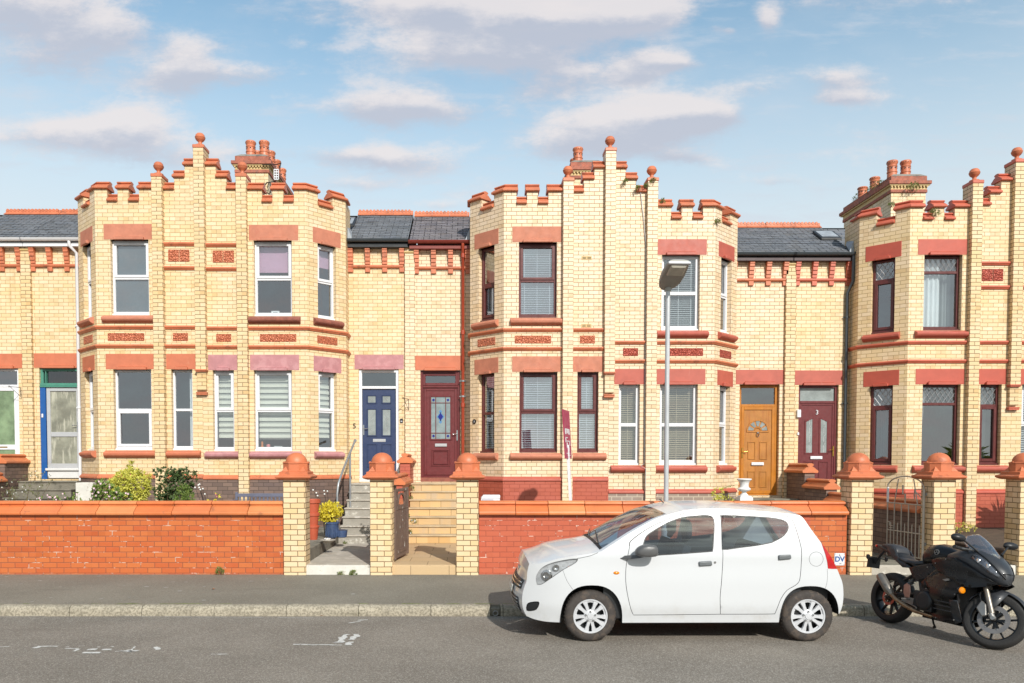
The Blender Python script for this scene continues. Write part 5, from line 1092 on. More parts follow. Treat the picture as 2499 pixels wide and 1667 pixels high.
t_ = MB(); t_.lathe([(.085, 0), (.10, .01), (.115, .14), (.125, .15), (.11, .15), (.0, .14)], (bx+.17, byy+.1, .48), 20); o_ = t_.build('plant_pot', MT['pot_blue'], smooth=30); tag(o_, 'small blue pot tucked behind the handrail post', 'plant pot')
t_ = MB(); dx_, dy_ = PX(800, 1306, 14.0), 14.0; t_.lathe([(.06, 0), (.12, .03), (.145, .05), (.12, .055), (.05, .05), (.04, .075), (.0, .08)], (dx_, dy_, .485), 20); o_ = t_.build('pebble_dish', MT['landing'], smooth=50); tag(o_, 'shallow grey dish of white pebbles on the terrace edge', 'dish')
t_ = MB()
for k in range(14): q = rnd.uniform(0, 6.28); r_ = rnd.uniform(0, .07); t_.lathe([(.012, -.008), (.016, 0), (.012, .008)], (dx_+r_*math.cos(q), dy_+r_*math.sin(q), .56), 6)
t_.build('pebbles', MT['white_pvc'], o_, smooth=60)
# ================================================================== the white car
CF = 8.36                                   # distance of the car's near flank
CLEN = None
def A_(zx, zy, t=0.): p = pix(1220+zx/3.92, 1200+zy/3.92, CF+t); return (p.x, p.z)
def B_(zx, zy, t=0.): p = pix(1640+zx/3.92, 1200+zy/3.92, CF+t); return (p.x, p.z)
CWID = 1.50; CMID = CF+CWID/2
def sm(x, a, b): t = max(0, min(1, (x-a)/(b-a))); return t*t*(3-2*t)
def inset(x, z):
    v = .035*(1-sm(z, .18, .42)) + .012*sm(z, .62, .9) + .30*max(0, z-.93)**1.25
    f = .34*max(0, (1.30-x))**2 * 1.0 if False else 0
    d = max(0, CX0+.62-x); f = .42*d**2.0                     # plan rounding at the nose
    e = max(0, x-(CX1-.42)); r = .22*e**2.0                   # and at the tail
    return v+f*(1-.35*sm(z, .6, 1.0))+r
CX0 = pix(1268, 1400, CF+.35).x; CX1 = pix(2060, 1400, CF).x
def refine(f, pts):
    out = []
    for q in pts:
        t = 0.
        for _ in range(6): x, z = f(q[0], q[1], t); t = inset(x, z)
        out.append((x, z))
    return out
A = lambda pts: refine(A_, pts); B = lambda pts: refine(B_, pts)
def dens(pts, d=.05, closed=False):
    out = []; n = len(pts)
    for i in range(n if closed else n-1):
        a, b = Vector(pts[i]), Vector(pts[(i+1) % n]); k = max(1, int((b-a).length/d)); out += [tuple(a.lerp(b, j/k)) for j in range(k)]
    if not closed: out.append(pts[-1])
    return out
def smoothc(pts, closed=False, n=4):
    """Catmull-Rom through the points"""
    P = [Vector(p) for p in pts]; m = len(P); out = []
    for i in range(m if closed else m-1):
        p0, p1, p2, p3 = (P[(i-1) % m], P[i], P[(i+1) % m], P[(i+2) % m]) if closed else (P[max(i-1, 0)], P[i], P[i+1], P[min(i+2, m-1)])
        for k in range(n):
            t = k/n; out.append(tuple(.5*((2*p1)+(p2-p0)*t+(2*p0-5*p1+4*p2-p3)*t*t+(3*p1-p0-3*p2+p3)*t*t*t)))
    if not closed: out.append(tuple(P[-1]))
    return out
# outline of the flank (clockwise from the front bumper's lower corner)
e_front = smoothc(A([(255, 1190), (222, 1120), (212, 1030), (225, 940), (255, 850), (262, 770), (280, 690)]))
e_hood = smoothc(A([(280, 690), (350, 688), (450, 672), (560, 640), (740, 610), (880, 590), (968, 572)]))
e_screen = smoothc(A([(968, 572), (1100, 488), (1240, 398), (1400, 308), (1500, 258), (1610, 222)]))
e_roof = smoothc(A([(1610, 222)])+B([(60, 196), (200, 172), (450, 162), (700, 176), (1000, 200), (1150, 216), (1225, 228)]))
e_tail = smoothc(B([(1225, 228), (1262, 262), (1330, 360), (1420, 480), (1500, 590), (1560, 700), (1600, 790), (1632, 880), (1640, 980), (1632, 1080), (1604, 1160), (1586, 1172)]))
def arch(cx, cz, rx, rz, z0, n=22):
    a0 = math.asin(max(-1, min(1, (z0-cz)/rz))); return [(cx-rx*math.cos(a0+(math.pi-2*a0)*i/n), cz+rz*math.sin(a0+(math.pi-2*a0)*i/n)) for i in range(n+1)]
wfc, wrc = A([(868, 1201)])[0], B([(1306, 1201)])[0]
WR = .281; wfc = (wfc[0], WR); wrc = (wrc[0], WR)
fb0 = A([(575, 1250)])[0]; fb1 = A([(1170, 1254)])[0]; rb0 = B([(1022, 1250)])[0]; rb1 = B([(1586, 1172)])[0]
def arch2(p0, p1, top, n=24):
    """arch through the two feet with a given crown height"""
    cx = (p0[0]+p1[0])/2; rx = (p1[0]-p0[0])/2; out = []
    for i in range(n+1):
        t = math.pi*(1-i/n); x = cx+rx*math.copysign(abs(math.cos(t))**.82, math.cos(t)); zb = p0[1]+(p1[1]-p0[1])*i/n; out.append((x, zb+(top-zb)*abs(math.sin(t))**.80))
    return out
ztop = A([(870, 895)])[0][1]
arf = arch2(fb0, fb1, ztop); arr = arch2(rb0, rb1, B([(1310, 903)])[0][1])
bot_f = smoothc(A([(575, 1250), (480, 1246), (400, 1236), (320, 1216), (255, 1190)]))
outline = e_front[:-1]+e_hood[:-1]+e_screen[:-1]+e_roof[:-1]+e_tail[:-1]+list(reversed(arr))[:-1]+[(rb0[0]-(rb0[0]-fb1[0])*k/10, rb0[1]+(fb1[1]-rb0[1])*k/10) for k in range(10)]+list(reversed(arf))[:-1]+bot_f[:-1]
# windows, lamps and door lines on the flank
w_front = smoothc(A([(1378, 505), (1400, 440), (1450, 392), (1600, 305), (1725, 255)])+B([(200, 238), (300, 231)]), n=3)[:-1]+smoothc(B([(300, 231), (362, 236), (392, 262), (400, 330), (392, 460), (384, 566)]), n=3)[:-1]+smoothc(B([(384, 566), (200, 580), (0, 594)])+A([(1515, 602), (1378, 622)]), n=3)
w_rear = smoothc(B([(472, 226), (700, 238), (900, 250), (1020, 266), (1085, 290), (1108, 330), (1098, 375), (1050, 430), (950, 482)]), n=3)[:-1]+smoothc(B([(950, 482), (820, 508), (650, 530), (484, 554)]), n=3)[:-1]+B([(484, 554), (478, 390)])
hl = smoothc(A([(350, 872), (346, 810), (390, 738), (470, 690), (600, 656), (738, 640), (722, 682), (610, 746), (500, 822), (405, 884), (360, 890)]), closed=True, n=3)
tl = B([(1424, 478), (1458, 486), (1486, 520), (1515, 566), (1545, 630), (1568, 690), (1582, 738), (1530, 738), (1492, 735), (1484, 670), (1466, 600), (1446, 540)])
tl_in = [(x-.004, z) for x, z in tl]
fog = smoothc(A([(256, 1080), (290, 1056), (368, 1050), (376, 1080), (350, 1128), (305, 1142), (254, 1138)]), closed=True, n=2)
door1 = smoothc(A([(1242, 520), (1222, 620), (1205, 740), (1204, 860), (1220, 980), (1252, 1120), (1278, 1180)]), n=3)+smoothc(B([(0, 1178), (300, 1174), (462, 1172)]), n=2)
door1b = smoothc(B([(462, 1172), (460, 1020), (472, 880), (484, 700), (486, 560), (478, 400), (456, 184)]), n=3)
door1t = smoothc(A([(1242, 520), (1252, 472), (1400, 362), (1560, 282), (1725, 219)])+B([(200, 190), (330, 183), (456, 182)]), n=3)
door2 = smoothc(B([(456, 182), (700, 196), (1000, 222), (1105, 238), (1150, 268), (1190, 370), (1232, 520), (1240, 600), (1228, 800), (1200, 880), (1100, 944), (1040, 1030), (1000, 1130), (985, 1162), (958, 1170), (700, 1172), (462, 1172)]), n=4)
cap_c = B([(1380, 645)])[0]; fuel = [(cap_c[0]+.0775*math.cos(2*math.pi*i/28), cap_c[1]+.0775*math.sin(2*math.pi*i/28)) for i in range(29)]
bump_r = smoothc(B([(1484, 738), (1488, 800), (1480, 880), (1462, 936)]), n=3)
bump_f = smoothc(A([(600, 745), (640, 850), (700, 940)]), n=3)
shut = smoothc(A([(738, 640), (800, 628), (870, 612), (940, 582)]), n=3)
def inside(p, poly):
    x, y = p; c = False; n = len(poly); j = n-1
    for i in range(n):
        if (poly[i][1] > y) != (poly[j][1] > y) and x < (poly[j][0]-poly[i][0])*(y-poly[i][1])/(poly[j][1]-poly[i][1])+poly[i][0]: c = not c
        j = i
    return c
def band(line, w_):
    P = [Vector(p) for p in line]; L, R_ = [], []
    for i in range(len(P)):
        d = (P[min(i+1, len(P)-1)]-P[max(i-1, 0)]).normalized(); n = Vector((-d.y, d.x))*w_/2; L.append(tuple(P[i]+n)); R_.append(tuple(P[i]-n))
    return L+R_[::-1]
def flank(loops, region, grid=.035):
    """constrained triangulation of the flank; keeps triangles for which region(centroid) is true"""
    pts, edges, seen = [], [], {}
    def add(p):
        k = (round(p[0], 4), round(p[1], 4))
        if k not in seen: seen[k] = len(pts); pts.append(Vector(p))
        return seen[k]
    for lp in loops:
        ids = [add(p) for p in lp]
        for i in range(len(ids)):
            a, b = ids[i], ids[(i+1) % len(ids)]
            if a != b: edges.append((a, b))
    xs = [p[0] for p in outline]; zs = [p[1] for p in outline]; x = min(xs)
    while x < max(xs):
        z = min(zs)
        while z < max(zs): pts.append(Vector((x+1e-4, z+1e-4))); z += grid
        x += grid
    r = delaunay_2d_cdt(pts, edges, [], 0, 1e-5)
    return r[0], [t for t in r[2] if region(sum((r[0][i].x for i in t))/3, sum((r[0][i].y for i in t))/3)]
def to3(V, T, near, off=0.):
    used = sorted({i for t in T for i in t}); mp = {k: j for j, k in enumerate(used)}
    vs = []
    for k in used:
        x, z = V[k].x, V[k].y; y = CF+inset(x, z)+off
        vs.append((x, y if near else 2*CMID-y, z))
    return vs, [tuple(mp[i] for i in (t if near else t[::-1])) for t in T]
car = thing('parked_car', 'small white five door hatchback parked at the kerb facing left', 'car', ((CX0+CX1)/2, CMID, 0))
def paint(name, col):
    m, t, p, out = newmat(name); p.inputs['Base Color'].default_value = (*col, 1); p.inputs['Roughness'].default_value = .28; p.inputs['Coat Weight'].default_value = .6; p.inputs['Coat Roughness'].default_value = .04
    pos = t.node('ShaderNodeNewGeometry').outputs['Position']; sp = t.node('ShaderNodeSeparateXYZ', ins={0: pos}).outputs
    d_ = t.math('MULTIPLY', t.ramp(sp[2], .55, .18), t.ramp(t.noise(pos, 7, 6, .7), .42, .75, 0, .5))
    t.l.new(t.mix(d_, col, (.42, .40, .36)), p.inputs['Base Color']); return m
MT['car_white'] = paint('white_car_paint', (.53, .54, .55)); MT['car_black'] = M_('black_trim', srgb(34, 36, 38), .45, var=.1); MT['seam'] = M_('panel_gap', srgb(70, 72, 74), .8)
MT['tyre'] = M_('tyre_rubber', srgb(66, 60, 56), .85, var=.15, scale=12, bump=.2, dirt=(srgb(104, 90, 78), 10, .5, .5)); MT['hub'] = M_('silver_hubcap', srgb(214, 215, 218), .32, .15, var=.06)
MT['lamp_clear'] = glass('headlamp_lens', tint=(.95, .96, .97), base=.12); MT['lamp_in'] = M_('headlamp_reflector', srgb(214, 216, 218), .3, .25, var=.2, scale=14); MT['lamp_red'] = M_('red_lamp', srgb(196, 20, 24), .12, var=.15, scale=16, coat=.8); MT['amber'] = M_('amber_lamp', srgb(236, 138, 10), .15, coat=.6)
MT['car_glass'] = glass('car_glass', tint=(.52, .60, .66), base=.09)
seams = [band(door1, .006), band(door1b, .006), band(door2[4:], .006), band(fuel, .0035), band(bump_r, .003), band(bump_f, .003), band(shut, .005)]
gasket = [band(door1t, .010)]
def loopw(p, d):      # loop grown by d about its own outline
    n = len(p); P = [Vector(q) for q in p]; ar = sum(P[i].x*P[(i+1) % n].y-P[(i+1) % n].x*P[i].y for i in range(n)); s_ = 1 if ar > 0 else -1; out = []
    for i in range(n):
        e = (P[(i+1) % n]-P[i-1]).normalized(); out.append(tuple(P[i]+Vector((e.y, -e.x))*d*s_))
    return out
wf2, wr2 = loopw(w_front, .011), loopw(w_rear, .010)
for near in (True, False):
    loops = [outline, wf2, wr2, w_front, w_rear, hl, tl]+([fog]+seams+gasket if near else [])
    cut = [wf2, wr2, hl, tl]+([fog]+seams+gasket if near else [])
    V, T = flank(loops, lambda x, z: inside((x, z), outline))
    cen = [(sum(V[i].x for i in t)/3, sum(V[i].y for i in t)/3) for t in T]
    def part(name, mat, test, off=0., smooth=180, parent=car, solid=0.):
        vs, f = to3(V, [t for t, c in zip(T, cen) if test(c)], near, off)
        if f: return MB().add(vs, f).build(name, MT[mat], parent, smooth=smooth, recalc=False, solid=solid, uv=False)
    bodyt = lambda c: not any(inside(c, q) for q in cut)
    dz1 = [*door1, *door1b, *door1t[::-1]]; dz2 = door1b[::-1][:1]+door2+door1b
    if near:
        d1l = door1+door1b[1:]+list(reversed(door1t))[1:-1]; d2l = door2+door1b[1:-1]
        part('body_side', 'car_white', lambda c: bodyt(c) and not inside(c, d1l) and not inside(c, d2l))
        fd = part('front_door', 'car_white', lambda c: bodyt(c) and inside(c, d1l)); rd_ = part('rear_door', 'car_white', lambda c: bodyt(c) and inside(c, d2l))
        part('panel_gap', 'seam', lambda c: any(inside(c, q) for q in seams) and not inside(c, wf2) and not inside(c, wr2), off=.006)
        part('door_gasket', 'car_black', lambda c: any(inside(c, q) for q in gasket), off=.003)
        part('fog_recess', 'car_black', lambda c: inside(c, fog), off=.02)
        part('window_seal', 'car_black', lambda c: (inside(c, wf2) and not inside(c, w_front)), off=.003, parent=fd); part('window_seal', 'car_black', lambda c: (inside(c, wr2) and not inside(c, w_rear)), off=.003, parent=rd_)
        part('window', 'car_glass', lambda c: inside(c, w_front), off=.006, parent=fd); part('window', 'car_glass', lambda c: inside(c, w_rear), off=.006, parent=rd_)
        hlo = part('headlight', 'lamp_in', lambda c: inside(c, hl), off=.03)
        vs, f = to3(V, [t for t, c in zip(T, cen) if inside(c, hl)], near, -.001); MB().add(vs, f).build('lens', MT['lamp_clear'], hlo, smooth=180, recalc=False, uv=False)
        part('tail_light', 'lamp_red', lambda c: inside(c, tl), off=-.003)
    else:
        part('body_side', 'car_white', bodyt); part('window', 'car_glass', lambda c: inside(c, wf2) or inside(c, wr2), off=.004); part('headlight', 'lamp_in', lambda c: inside(c, hl)); part('tail_light', 'lamp_red', lambda c: inside(c, tl))
# top strip: stations along the flank's upper edge, lofted across the car
top = e_front[:-1]+e_hood[:-1]+e_screen[:-1]+e_roof[:-1]+e_tail
def strip(pts, crown, fwd, name, mat, off=0., u0=-1., u1=1., n=16, parent=car, smooth=60, solid=0.):
    vs = []; m = len(pts)
    for (x, z), c, f in zip(pts, crown, fwd):
        hw = CMID-(CF+inset(x, z))
        for j in range(n+1):
            u = u0+(u1-u0)*j/n; q = 1-abs(u)**2.3; vs.append((x+f*q, CMID+hw*u, z+c*q+off))
    return MB().add(vs, [(i*(n+1)+j, (i+1)*(n+1)+j, (i+1)*(n+1)+j+1, i*(n+1)+j+1) for i in range(m-1) for j in range(n)]).build(name, mat, parent, smooth=smooth, solid=solid, uv=False)
nf, nh, ns, nr = len(e_front), len(e_hood), len(e_screen), len(e_roof)
strip(e_front, [.0]*(nf-4)+[.01, .02, .035, .05], [-.03-.05*math.sin(math.pi*min(1, i/nf+.15)) for i in range(nf-4)]+[-.055, -.045, -.03, -.02], 'front_bumper', MT['car_white'])
strip(e_hood, [.05+.035*min(1, i/(nh*.4)) for i in range(nh)], [-.02-.03*i/nh for i in range(nh)], 'bonnet', MT['car_white'])
sc_c = [.085-.03*i/(ns-1) for i in range(ns)]; sc_f = [-.05-.02*i/(ns-1) for i in range(ns)]
strip(e_screen, sc_c, sc_f, 'windscreen', MT['car_glass'], u0=-.93, u1=.93)
for a_, b_ in ((-1., -.93), (.93, 1.)): strip(e_screen, sc_c, sc_f, 'screen_pillar', MT['car_white'], u0=a_, u1=b_, n=2)
strip(e_screen[:2], sc_c[:2], sc_f[:2], 'scuttle', MT['car_black'], off=.004, u0=-.93, u1=.93)
strip(e_roof, [.055]*(nr-3)+[.05, .05, .045], [-.07]*(nr//3)+[-.07+.07*(i/(nr-nr//3-1)) for i in range(nr-nr//3)], 'roof', MT['car_white'])
nt = len(e_tail); k1 = int(nt*.10); k2 = int(nt*.36)
tc1 = [.045-.02*i/nt for i in range(nt)]; tf = [.0+.10*min(1, i/(nt*.5)) for i in range(nt)]
strip(e_tail[:k1+1], tc1[:k1+1], tf[:k1+1], 'tailgate', MT['car_white']); strip(e_tail[k1:k2+1], tc1[k1:], tf[k1:], 'rear_window', MT['car_glass'], u0=-.9, u1=.9)
for a_, b_ in ((-1., -.9), (.9, 1.)): strip(e_tail[k1:k2+1], tc1[k1:], tf[k1:], 'rear_pillar', MT['car_white'], u0=a_, u1=b_, n=2)
strip(e_tail[k2:], tc1[k2:], tf[k2:], 'rear_bumper', MT['car_white'])
# front details: grille, plate, badge follow the nose (in front of the bumper surface)
def nose(u, k, off=0.):
    """point on the nose: u across, k index (fraction) up the front edge"""
    f = k*(nf-1); i = min(int(f), nf-2); t = f-i; x = e_front[i][0]*(1-t)+e_front[i+1][0]*t; z = e_front[i][1]*(1-t)+e_front[i+1][1]*t
    fl = [-.03-.05*math.sin(math.pi*min(1, q/nf+.15)) for q in range(nf-4)]+[-.055, -.045, -.03, -.02]; fw = fl[i]*(1-t)+fl[i+1]*t
    hw = CMID-(CF+inset(x, z)); q = 1-abs(u)**2.3; return (x+fw*q-off, CMID+hw*u, z)
def nosepatch(name, mat, u0, u1, k0, k1, off, n=10, parent=car):
    vs = [nose(u0+(u1-u0)*i/n, k0+(k1-k0)*j/4, off) for i in range(n+1) for j in range(5)]
    return MB().add(vs, [(i*5+j, (i+1)*5+j, (i+1)*5+j+1, i*5+j+1) for i in range(n) for j in range(4)]).build(name, MT[mat], parent, smooth=60, solid=.004, uv=False)
gr = nosepatch('grille', 'car_black', -.80, .80, .08, .34, .008); nosepatch('upper_grille', 'car_black', -.88, .88, .50, .66, .010)
for k in (.12, .18, .24, .30): nosepatch('grille_bar', 'galv', -.78, .78, k, k+.014, .016, parent=gr)
for k in (.54, .60): nosepatch('grille_bar', 'chrome', -.86, .86, k, k+.02, .018, parent=gr)
MT['plate'] = M_('number_plate', srgb(214, 214, 206), .35, var=.03); np_ = nosepatch('number_plate', 'plate', -.36, .36, .36, .50, .026)
b_ = MB(); q0 = nose(-.04, .74, .012); b_.lathe([(.035, 0), (.035, .008), (.02, .012)], (0, 0, 0), 16, M=Matrix.Translation(nose(0, .78, .0)) @ Matrix.Rotation(R(-90), 4, 'Y')); b_.build('badge', MT['chrome'], car, smooth=50)
# lamp internals, mirror, handles, lock, indicator
c_ = A([(445, 800)])[0]; b_ = MB(); M2 = Matrix.Translation((c_[0], CF+inset(*c_)+.012, c_[1])) @ Matrix.Rotation(R(90), 4, 'X') @ Matrix.Rotation(R(-25), 4, 'Y'); b_.lathe([(.062, -.02), (.058, .004), (.035, .008), (.03, -.01), (.0, -.012)], (0, 0, 0), 20, M=M2, cap=False); b_.build('projector', MT['chrome'], hlo, smooth=50)
c_ = A([(540, 730)])[0]; b_ = MB(); M2 = Matrix.Translation((c_[0], CF+inset(*c_)+.014, c_[1])) @ Matrix.Rotation(R(90), 4, 'X'); b_.lathe([(.038, -.02), (.036, .004), (.02, .006), (.0, -.01)], (0, 0, 0), 16, M=M2, cap=False); b_.build('bulb', MT['chrome'], hlo, smooth=50)
c_ = A([(1114, 778)])[0]; b_ = MB(); b_.lathe([(.0, .010), (.022, .008), (.034, .0), (.034, -.006)], (0, 0, 0), 20, M=Matrix.Translation((c_[0], CF+inset(*c_), c_[1])) @ Matrix.Rotation(R(90), 4, 'X') @ Matrix.Diagonal((1, .55, 1, 1)), cap=False); b_.build('indicator', MT['amber'], car, smooth=60)
def knob(name, mat, f, quad, th, par, bev=.012):
    P = f(quad); cx = sum(p[0] for p in P)/4; cz = sum(p[1] for p in P)/4; y = CF+inset(cx, cz); b_ = MB(); b_.prism(P, lambda u, v, k: (u, y+k, v), -th, .01); return b_.build(name, MT[mat], par, bevel=bev, seg=3, smooth=50)
MT['handle_grey'] = M_('grey_handle', srgb(108, 112, 114), .4, var=.06)
knob('handle', 'handle_grey', B, [(252, 668), (376, 660), (384, 705), (256, 714)], .022, fd); knob('handle', 'handle_grey', B, [(1014, 606), (1132, 600), (1138, 642), (1016, 654)], .022, rd_)
c_ = B([(411, 676)])[0]; b_ = MB(); b_.lathe([(.014, 0), (.013, .004), (.0, .005)], (0, 0, 0), 14, M=Matrix.Translation((c_[0], CF+inset(*c_)-.001, c_[1])) @ Matrix.Rotation(R(90), 4, 'X'), cap=False); b_.build('lock', MT['chrome'], fd, smooth=40)
MT['mirror'] = M_('mirror_housing', srgb(92, 92, 92), .4, var=.1)
mp_ = [pix(1220+x/3.92, 1200+z/3.92, CF-.13) for x, z in ((1285, 612), (1290, 560), (1340, 515), (1400, 500), (1490, 505), (1515, 535), (1518, 600), (1505, 626), (1380, 630))]
b_ = MB(); nq = len(mp_); cxm = sum(p.x for p in mp_)/nq; czm = sum(p.z for p in mp_)/nq; vs = []
for yy, s_ in ((-.10, .70), (-.075, .92), (-.03, 1.0), (.02, .98), (.045, .80)):
    for p in mp_: vs.append((cxm+(p.x-cxm)*s_, CF-.13+yy+.03, czm+(p.z-czm)*s_))
b_.add(vs, [(r*nq+i, r*nq+(i+1) % nq, (r+1)*nq+(i+1) % nq, (r+1)*nq+i) for r in range(4) for i in range(nq)]+[tuple(range(nq)), tuple(4*nq+i for i in range(nq))]); mi = b_.build('door_mirror', MT['mirror'], car, smooth=180, sub=1)
arm = [pix(1220+x/3.92, 1200+z/3.92, CF-d) for x, z, d in ((1142, 622, -.02), (1150, 645, -.01), (1250, 645, .04), (1340, 636, .12), (1380, 626, .13), (1330, 606, .12), (1250, 612, .03), (1185, 612, -.015), (1160, 606, -.02))]
b_ = MB(); na = len(arm); b_.add([tuple(p) for p in arm]+[(p.x, p.y+.035, p.z) for p in arm], [tuple(range(na)), tuple(range(2*na-1, na-1, -1))]+[(i, (i+1) % na, na+(i+1) % na, na+i) for i in range(na)]); b_.build('mirror_arm', MT['mirror'], mi, smooth=50, bevel=.004)
# wheels
def wheel(cx, cz, y, sgn, par=car, r=WR):
    M0 = Matrix.Translation((cx, y, cz)) @ Matrix.Rotation(R(90)*sgn, 4, 'X')         # local +z points out of the car
    t_ = MB(); w2 = .155
    t_.lathe([(.186, .0), (.192, .012), (.225, .016), (.255, .008), (.272, -.006), (r-.002, -.022), (r, -.035), (r, -w2+.035), (r-.004, -w2+.02), (.262, -w2), (.19, -w2)], (0, 0, 0), 64, M=M0, cap=False)
    wh = t_.build('wheel', MT['tyre'], par, smooth=40)
    t_ = MB()
    for k in range(88):
        if k % 2: continue
        a_ = 2*math.pi*k/88; M3 = M0 @ Matrix.Rotation(a_, 4, 'Z'); t_.box(r-.004, r+.0025, -.006, .006, -w2+.03, -.022, M=M3)
    t_.build('tread', MT['tyre'], wh)
    t_ = MB(); t_.lathe([(.188, -.002), (.182, .008), (.174, .004), (.170, -.006), (.168, -.03), (.166, -.07), (.0, -.07)], (0, 0, 0), 56, M=M0, cap=False); t_.build('rim', MT['car_black'], wh, smooth=40)
    t_ = MB(); t_.lathe([(.189, .0), (.186, .011), (.172, .010), (.166, .0), (.172, -.006)], (0, 0, 0), 56, M=M0, cap=False)
    t_.lathe([(.0, .022), (.030, .021), (.036, .014), (.060, .010), (.072, .004), (.074, -.01)], (0, 0, 0), 32, M=M0, cap=False)
    for k in range(10):      # paired spokes
        a_ = R(36*k+(3 if k % 2 else -3)); M3 = M0 @ Matrix.Rotation(a_, 4, 'Z')
        v = [(.055, -.015), (.115, -.015), (.172, -.026), (.172, .026), (.115, .015), (.055, .018)]
        t_.add([M3 @ Vector((p, q, .007 if p < .17 else .005)) for p, q in v]+[M3 @ Vector((p, q*1.25, -.014)) for p, q in v], [(0, 1, 2, 3, 4, 5)]+[(i, 6+i, 6+(i+1) % 6, (i+1) % 6) for i in range(6)])
        if k % 2:
            M4 = M0 @ Matrix.Rotation(R(36*k-18+0), 4, 'Z'); v = [(.13, -.05), (.168, -.058), (.168, .058), (.13, .05)]
            t_.add([M4 @ Vector((p*math.cos(q*6), p*math.sin(q*6), -.004)) for p, q in ((.152, -.055), (.17, -.055), (.17, 0), (.17, .055), (.152, .055), (.152, 0))], [(0, 1, 2, 5), (5, 2, 3, 4)])
    hc = t_.build('hubcap', MT['hub'], wh, smooth=30)
    t_ = MB()
    for k in range(5): a_ = R(72*k+18); t_.lathe([(.0125, .0), (.0125, .012), (.008, .018), (.0, .019)], (0, 0, 0), 10, M=M0 @ Matrix.Translation((.052*math.cos(a_), .052*math.sin(a_), .008)), cap=False)
    t_.build('wheel_nut', MT['chrome'], hc, smooth=40); return wh
for c in (wfc, wrc): wheel(c[0], c[1], CF+.045, 1); wheel(c[0], c[1], 2*CMID-(CF+.045), -1)
# wheel housings, underbody, interior
for ar in (arf, arr):
    for s_, y0_, y1_ in ((1, CF+.03, CF+.42), (-1, 2*CMID-CF-.03, 2*CMID-CF-.42)):
        b_ = MB()
        k = len(ar); b_.add([(x, y0_, z) for x, z in ar]+[(x, y1_, z) for x, z in ar]+[(x*.0+sum(q[0] for q in ar)/k, y1_, .2) for x, z in ar[:1]], [(i, i+1, k+i+1, k+i) for i in range(k-1)]+[(k+i, k+i+1, 2*k) for i in range(k-1)]); b_.build('wheel_housing', MT['car_black'], car, recalc=False)
b_ = MB(); b_.box(fb1[0]-.0, rb0[0], CF+.06, 2*CMID-CF-.06, .20, .26); b_.box(CX0+.25, CX1-.2, CF+.45, 2*CMID-CF-.45, .19, .27); b_.tube([(CX1-.35, CMID+.3, .22), (CX1-.02, CMID+.3, .22)], .03, 10); b_.build('underbody', MT['car_black'], car)
b_ = MB(); za = A([(1400, 640)])[0][1]; xd0, xd1 = A([(1000, 600)])[0][0], B([(1250, 500)])[0][0]
b_.box(xd0, xd1, CF+.07, CF+.10, .26, .88); b_.box(xd0, xd1, 2*CMID-CF-.10, 2*CMID-CF-.07, .26, .88); b_.add([(xd0-.15, CF+.12, .80), (xd0-.15, 2*CMID-CF-.12, .80), (xd0+.28, 2*CMID-CF-.1, .93), (xd0+.28, CF+.1, .93), (xd0+.30, CF+.1, .6), (xd0+.30, 2*CMID-CF-.1, .6)], [(0, 1, 2, 3), (3, 2, 5, 4)])
b_.box(xd0, CX1-.15, CF+.08, 2*CMID-CF-.08, .25, .30); b_.box(B([(1180, 500)])[0][0], CX1-.12, CF+.12, 2*CMID-CF-.12, .30, .90); b_.build('cabin_trim', MT['car_black'], car)
MT['seat'] = M_('dark_seat_cloth', srgb(52, 56, 62), .85, var=.1)
def seat(x, y, name, w_=.24, rake=.18):
    b_ = MB(); 
    def slab(c0, c1, t0, t1, hw0, hw1):
        d = (Vector(c1)-Vector(c0)).normalized(); nrm = Vector((-d.z, 0, d.x)); vs = []
        for c, t, hw in ((Vector(c0), t0, hw0), (Vector(c1), t1, hw1)):
            for yy, tt in ((-1, -.7), (-.8, -1), (.8, -1), (1, -.7), (1, .7), (.8, 1), (-.8, 1), (-1, .7)): vs.append(tuple(c+Vector((0, yy*hw, 0))+nrm*tt*t))
        b_.add(vs, [(i, (i+1) % 8, 8+(i+1) % 8, 8+i) for i in range(8)]+[tuple(range(7, -1, -1)), tuple(range(8, 16))])
    slab((x-.42, y, .48), (x+.02, y, .44), .07, .08, w_, w_); slab((x, y, .46), (x+rake, y, 1.03), .07, .05, w_, w_*.85); slab((x+rake+.005, y, 1.04), (x+rake+.03, y, 1.10), .02, .03, .04, .06); o_ = b_.build(name, MT['seat'], car, smooth=50, bevel=.02)
    h_ = MB(); vs = []; hx_ = x+rake+.035
    for yy, tt in ((-.04, .03), (.0, .055), (.04, .04)):
        for i in range(16): q = 2*math.pi*i/16; vs.append((hx_+yy*.8, y+.13*math.copysign(abs(math.cos(q))**.6, math.cos(q)), 1.19+.115*math.copysign(abs(math.sin(q))**.7, math.sin(q))))
    h_.add(vs, [(r*16+i, r*16+(i+1) % 16, (r+1)*16+(i+1) % 16, (r+1)*16+i) for r in range(2) for i in range(16)]+[tuple(range(16)), tuple(32+i for i in range(16))]); h_.build('headrest', MT['seat'], o_, smooth=60, bevel=.02)
xs_ = B([(230, 400)])[0][0]-.24
for y in (CF+.42, 2*CMID-CF-.42): seat(xs_+.02, y, 'front_seat')
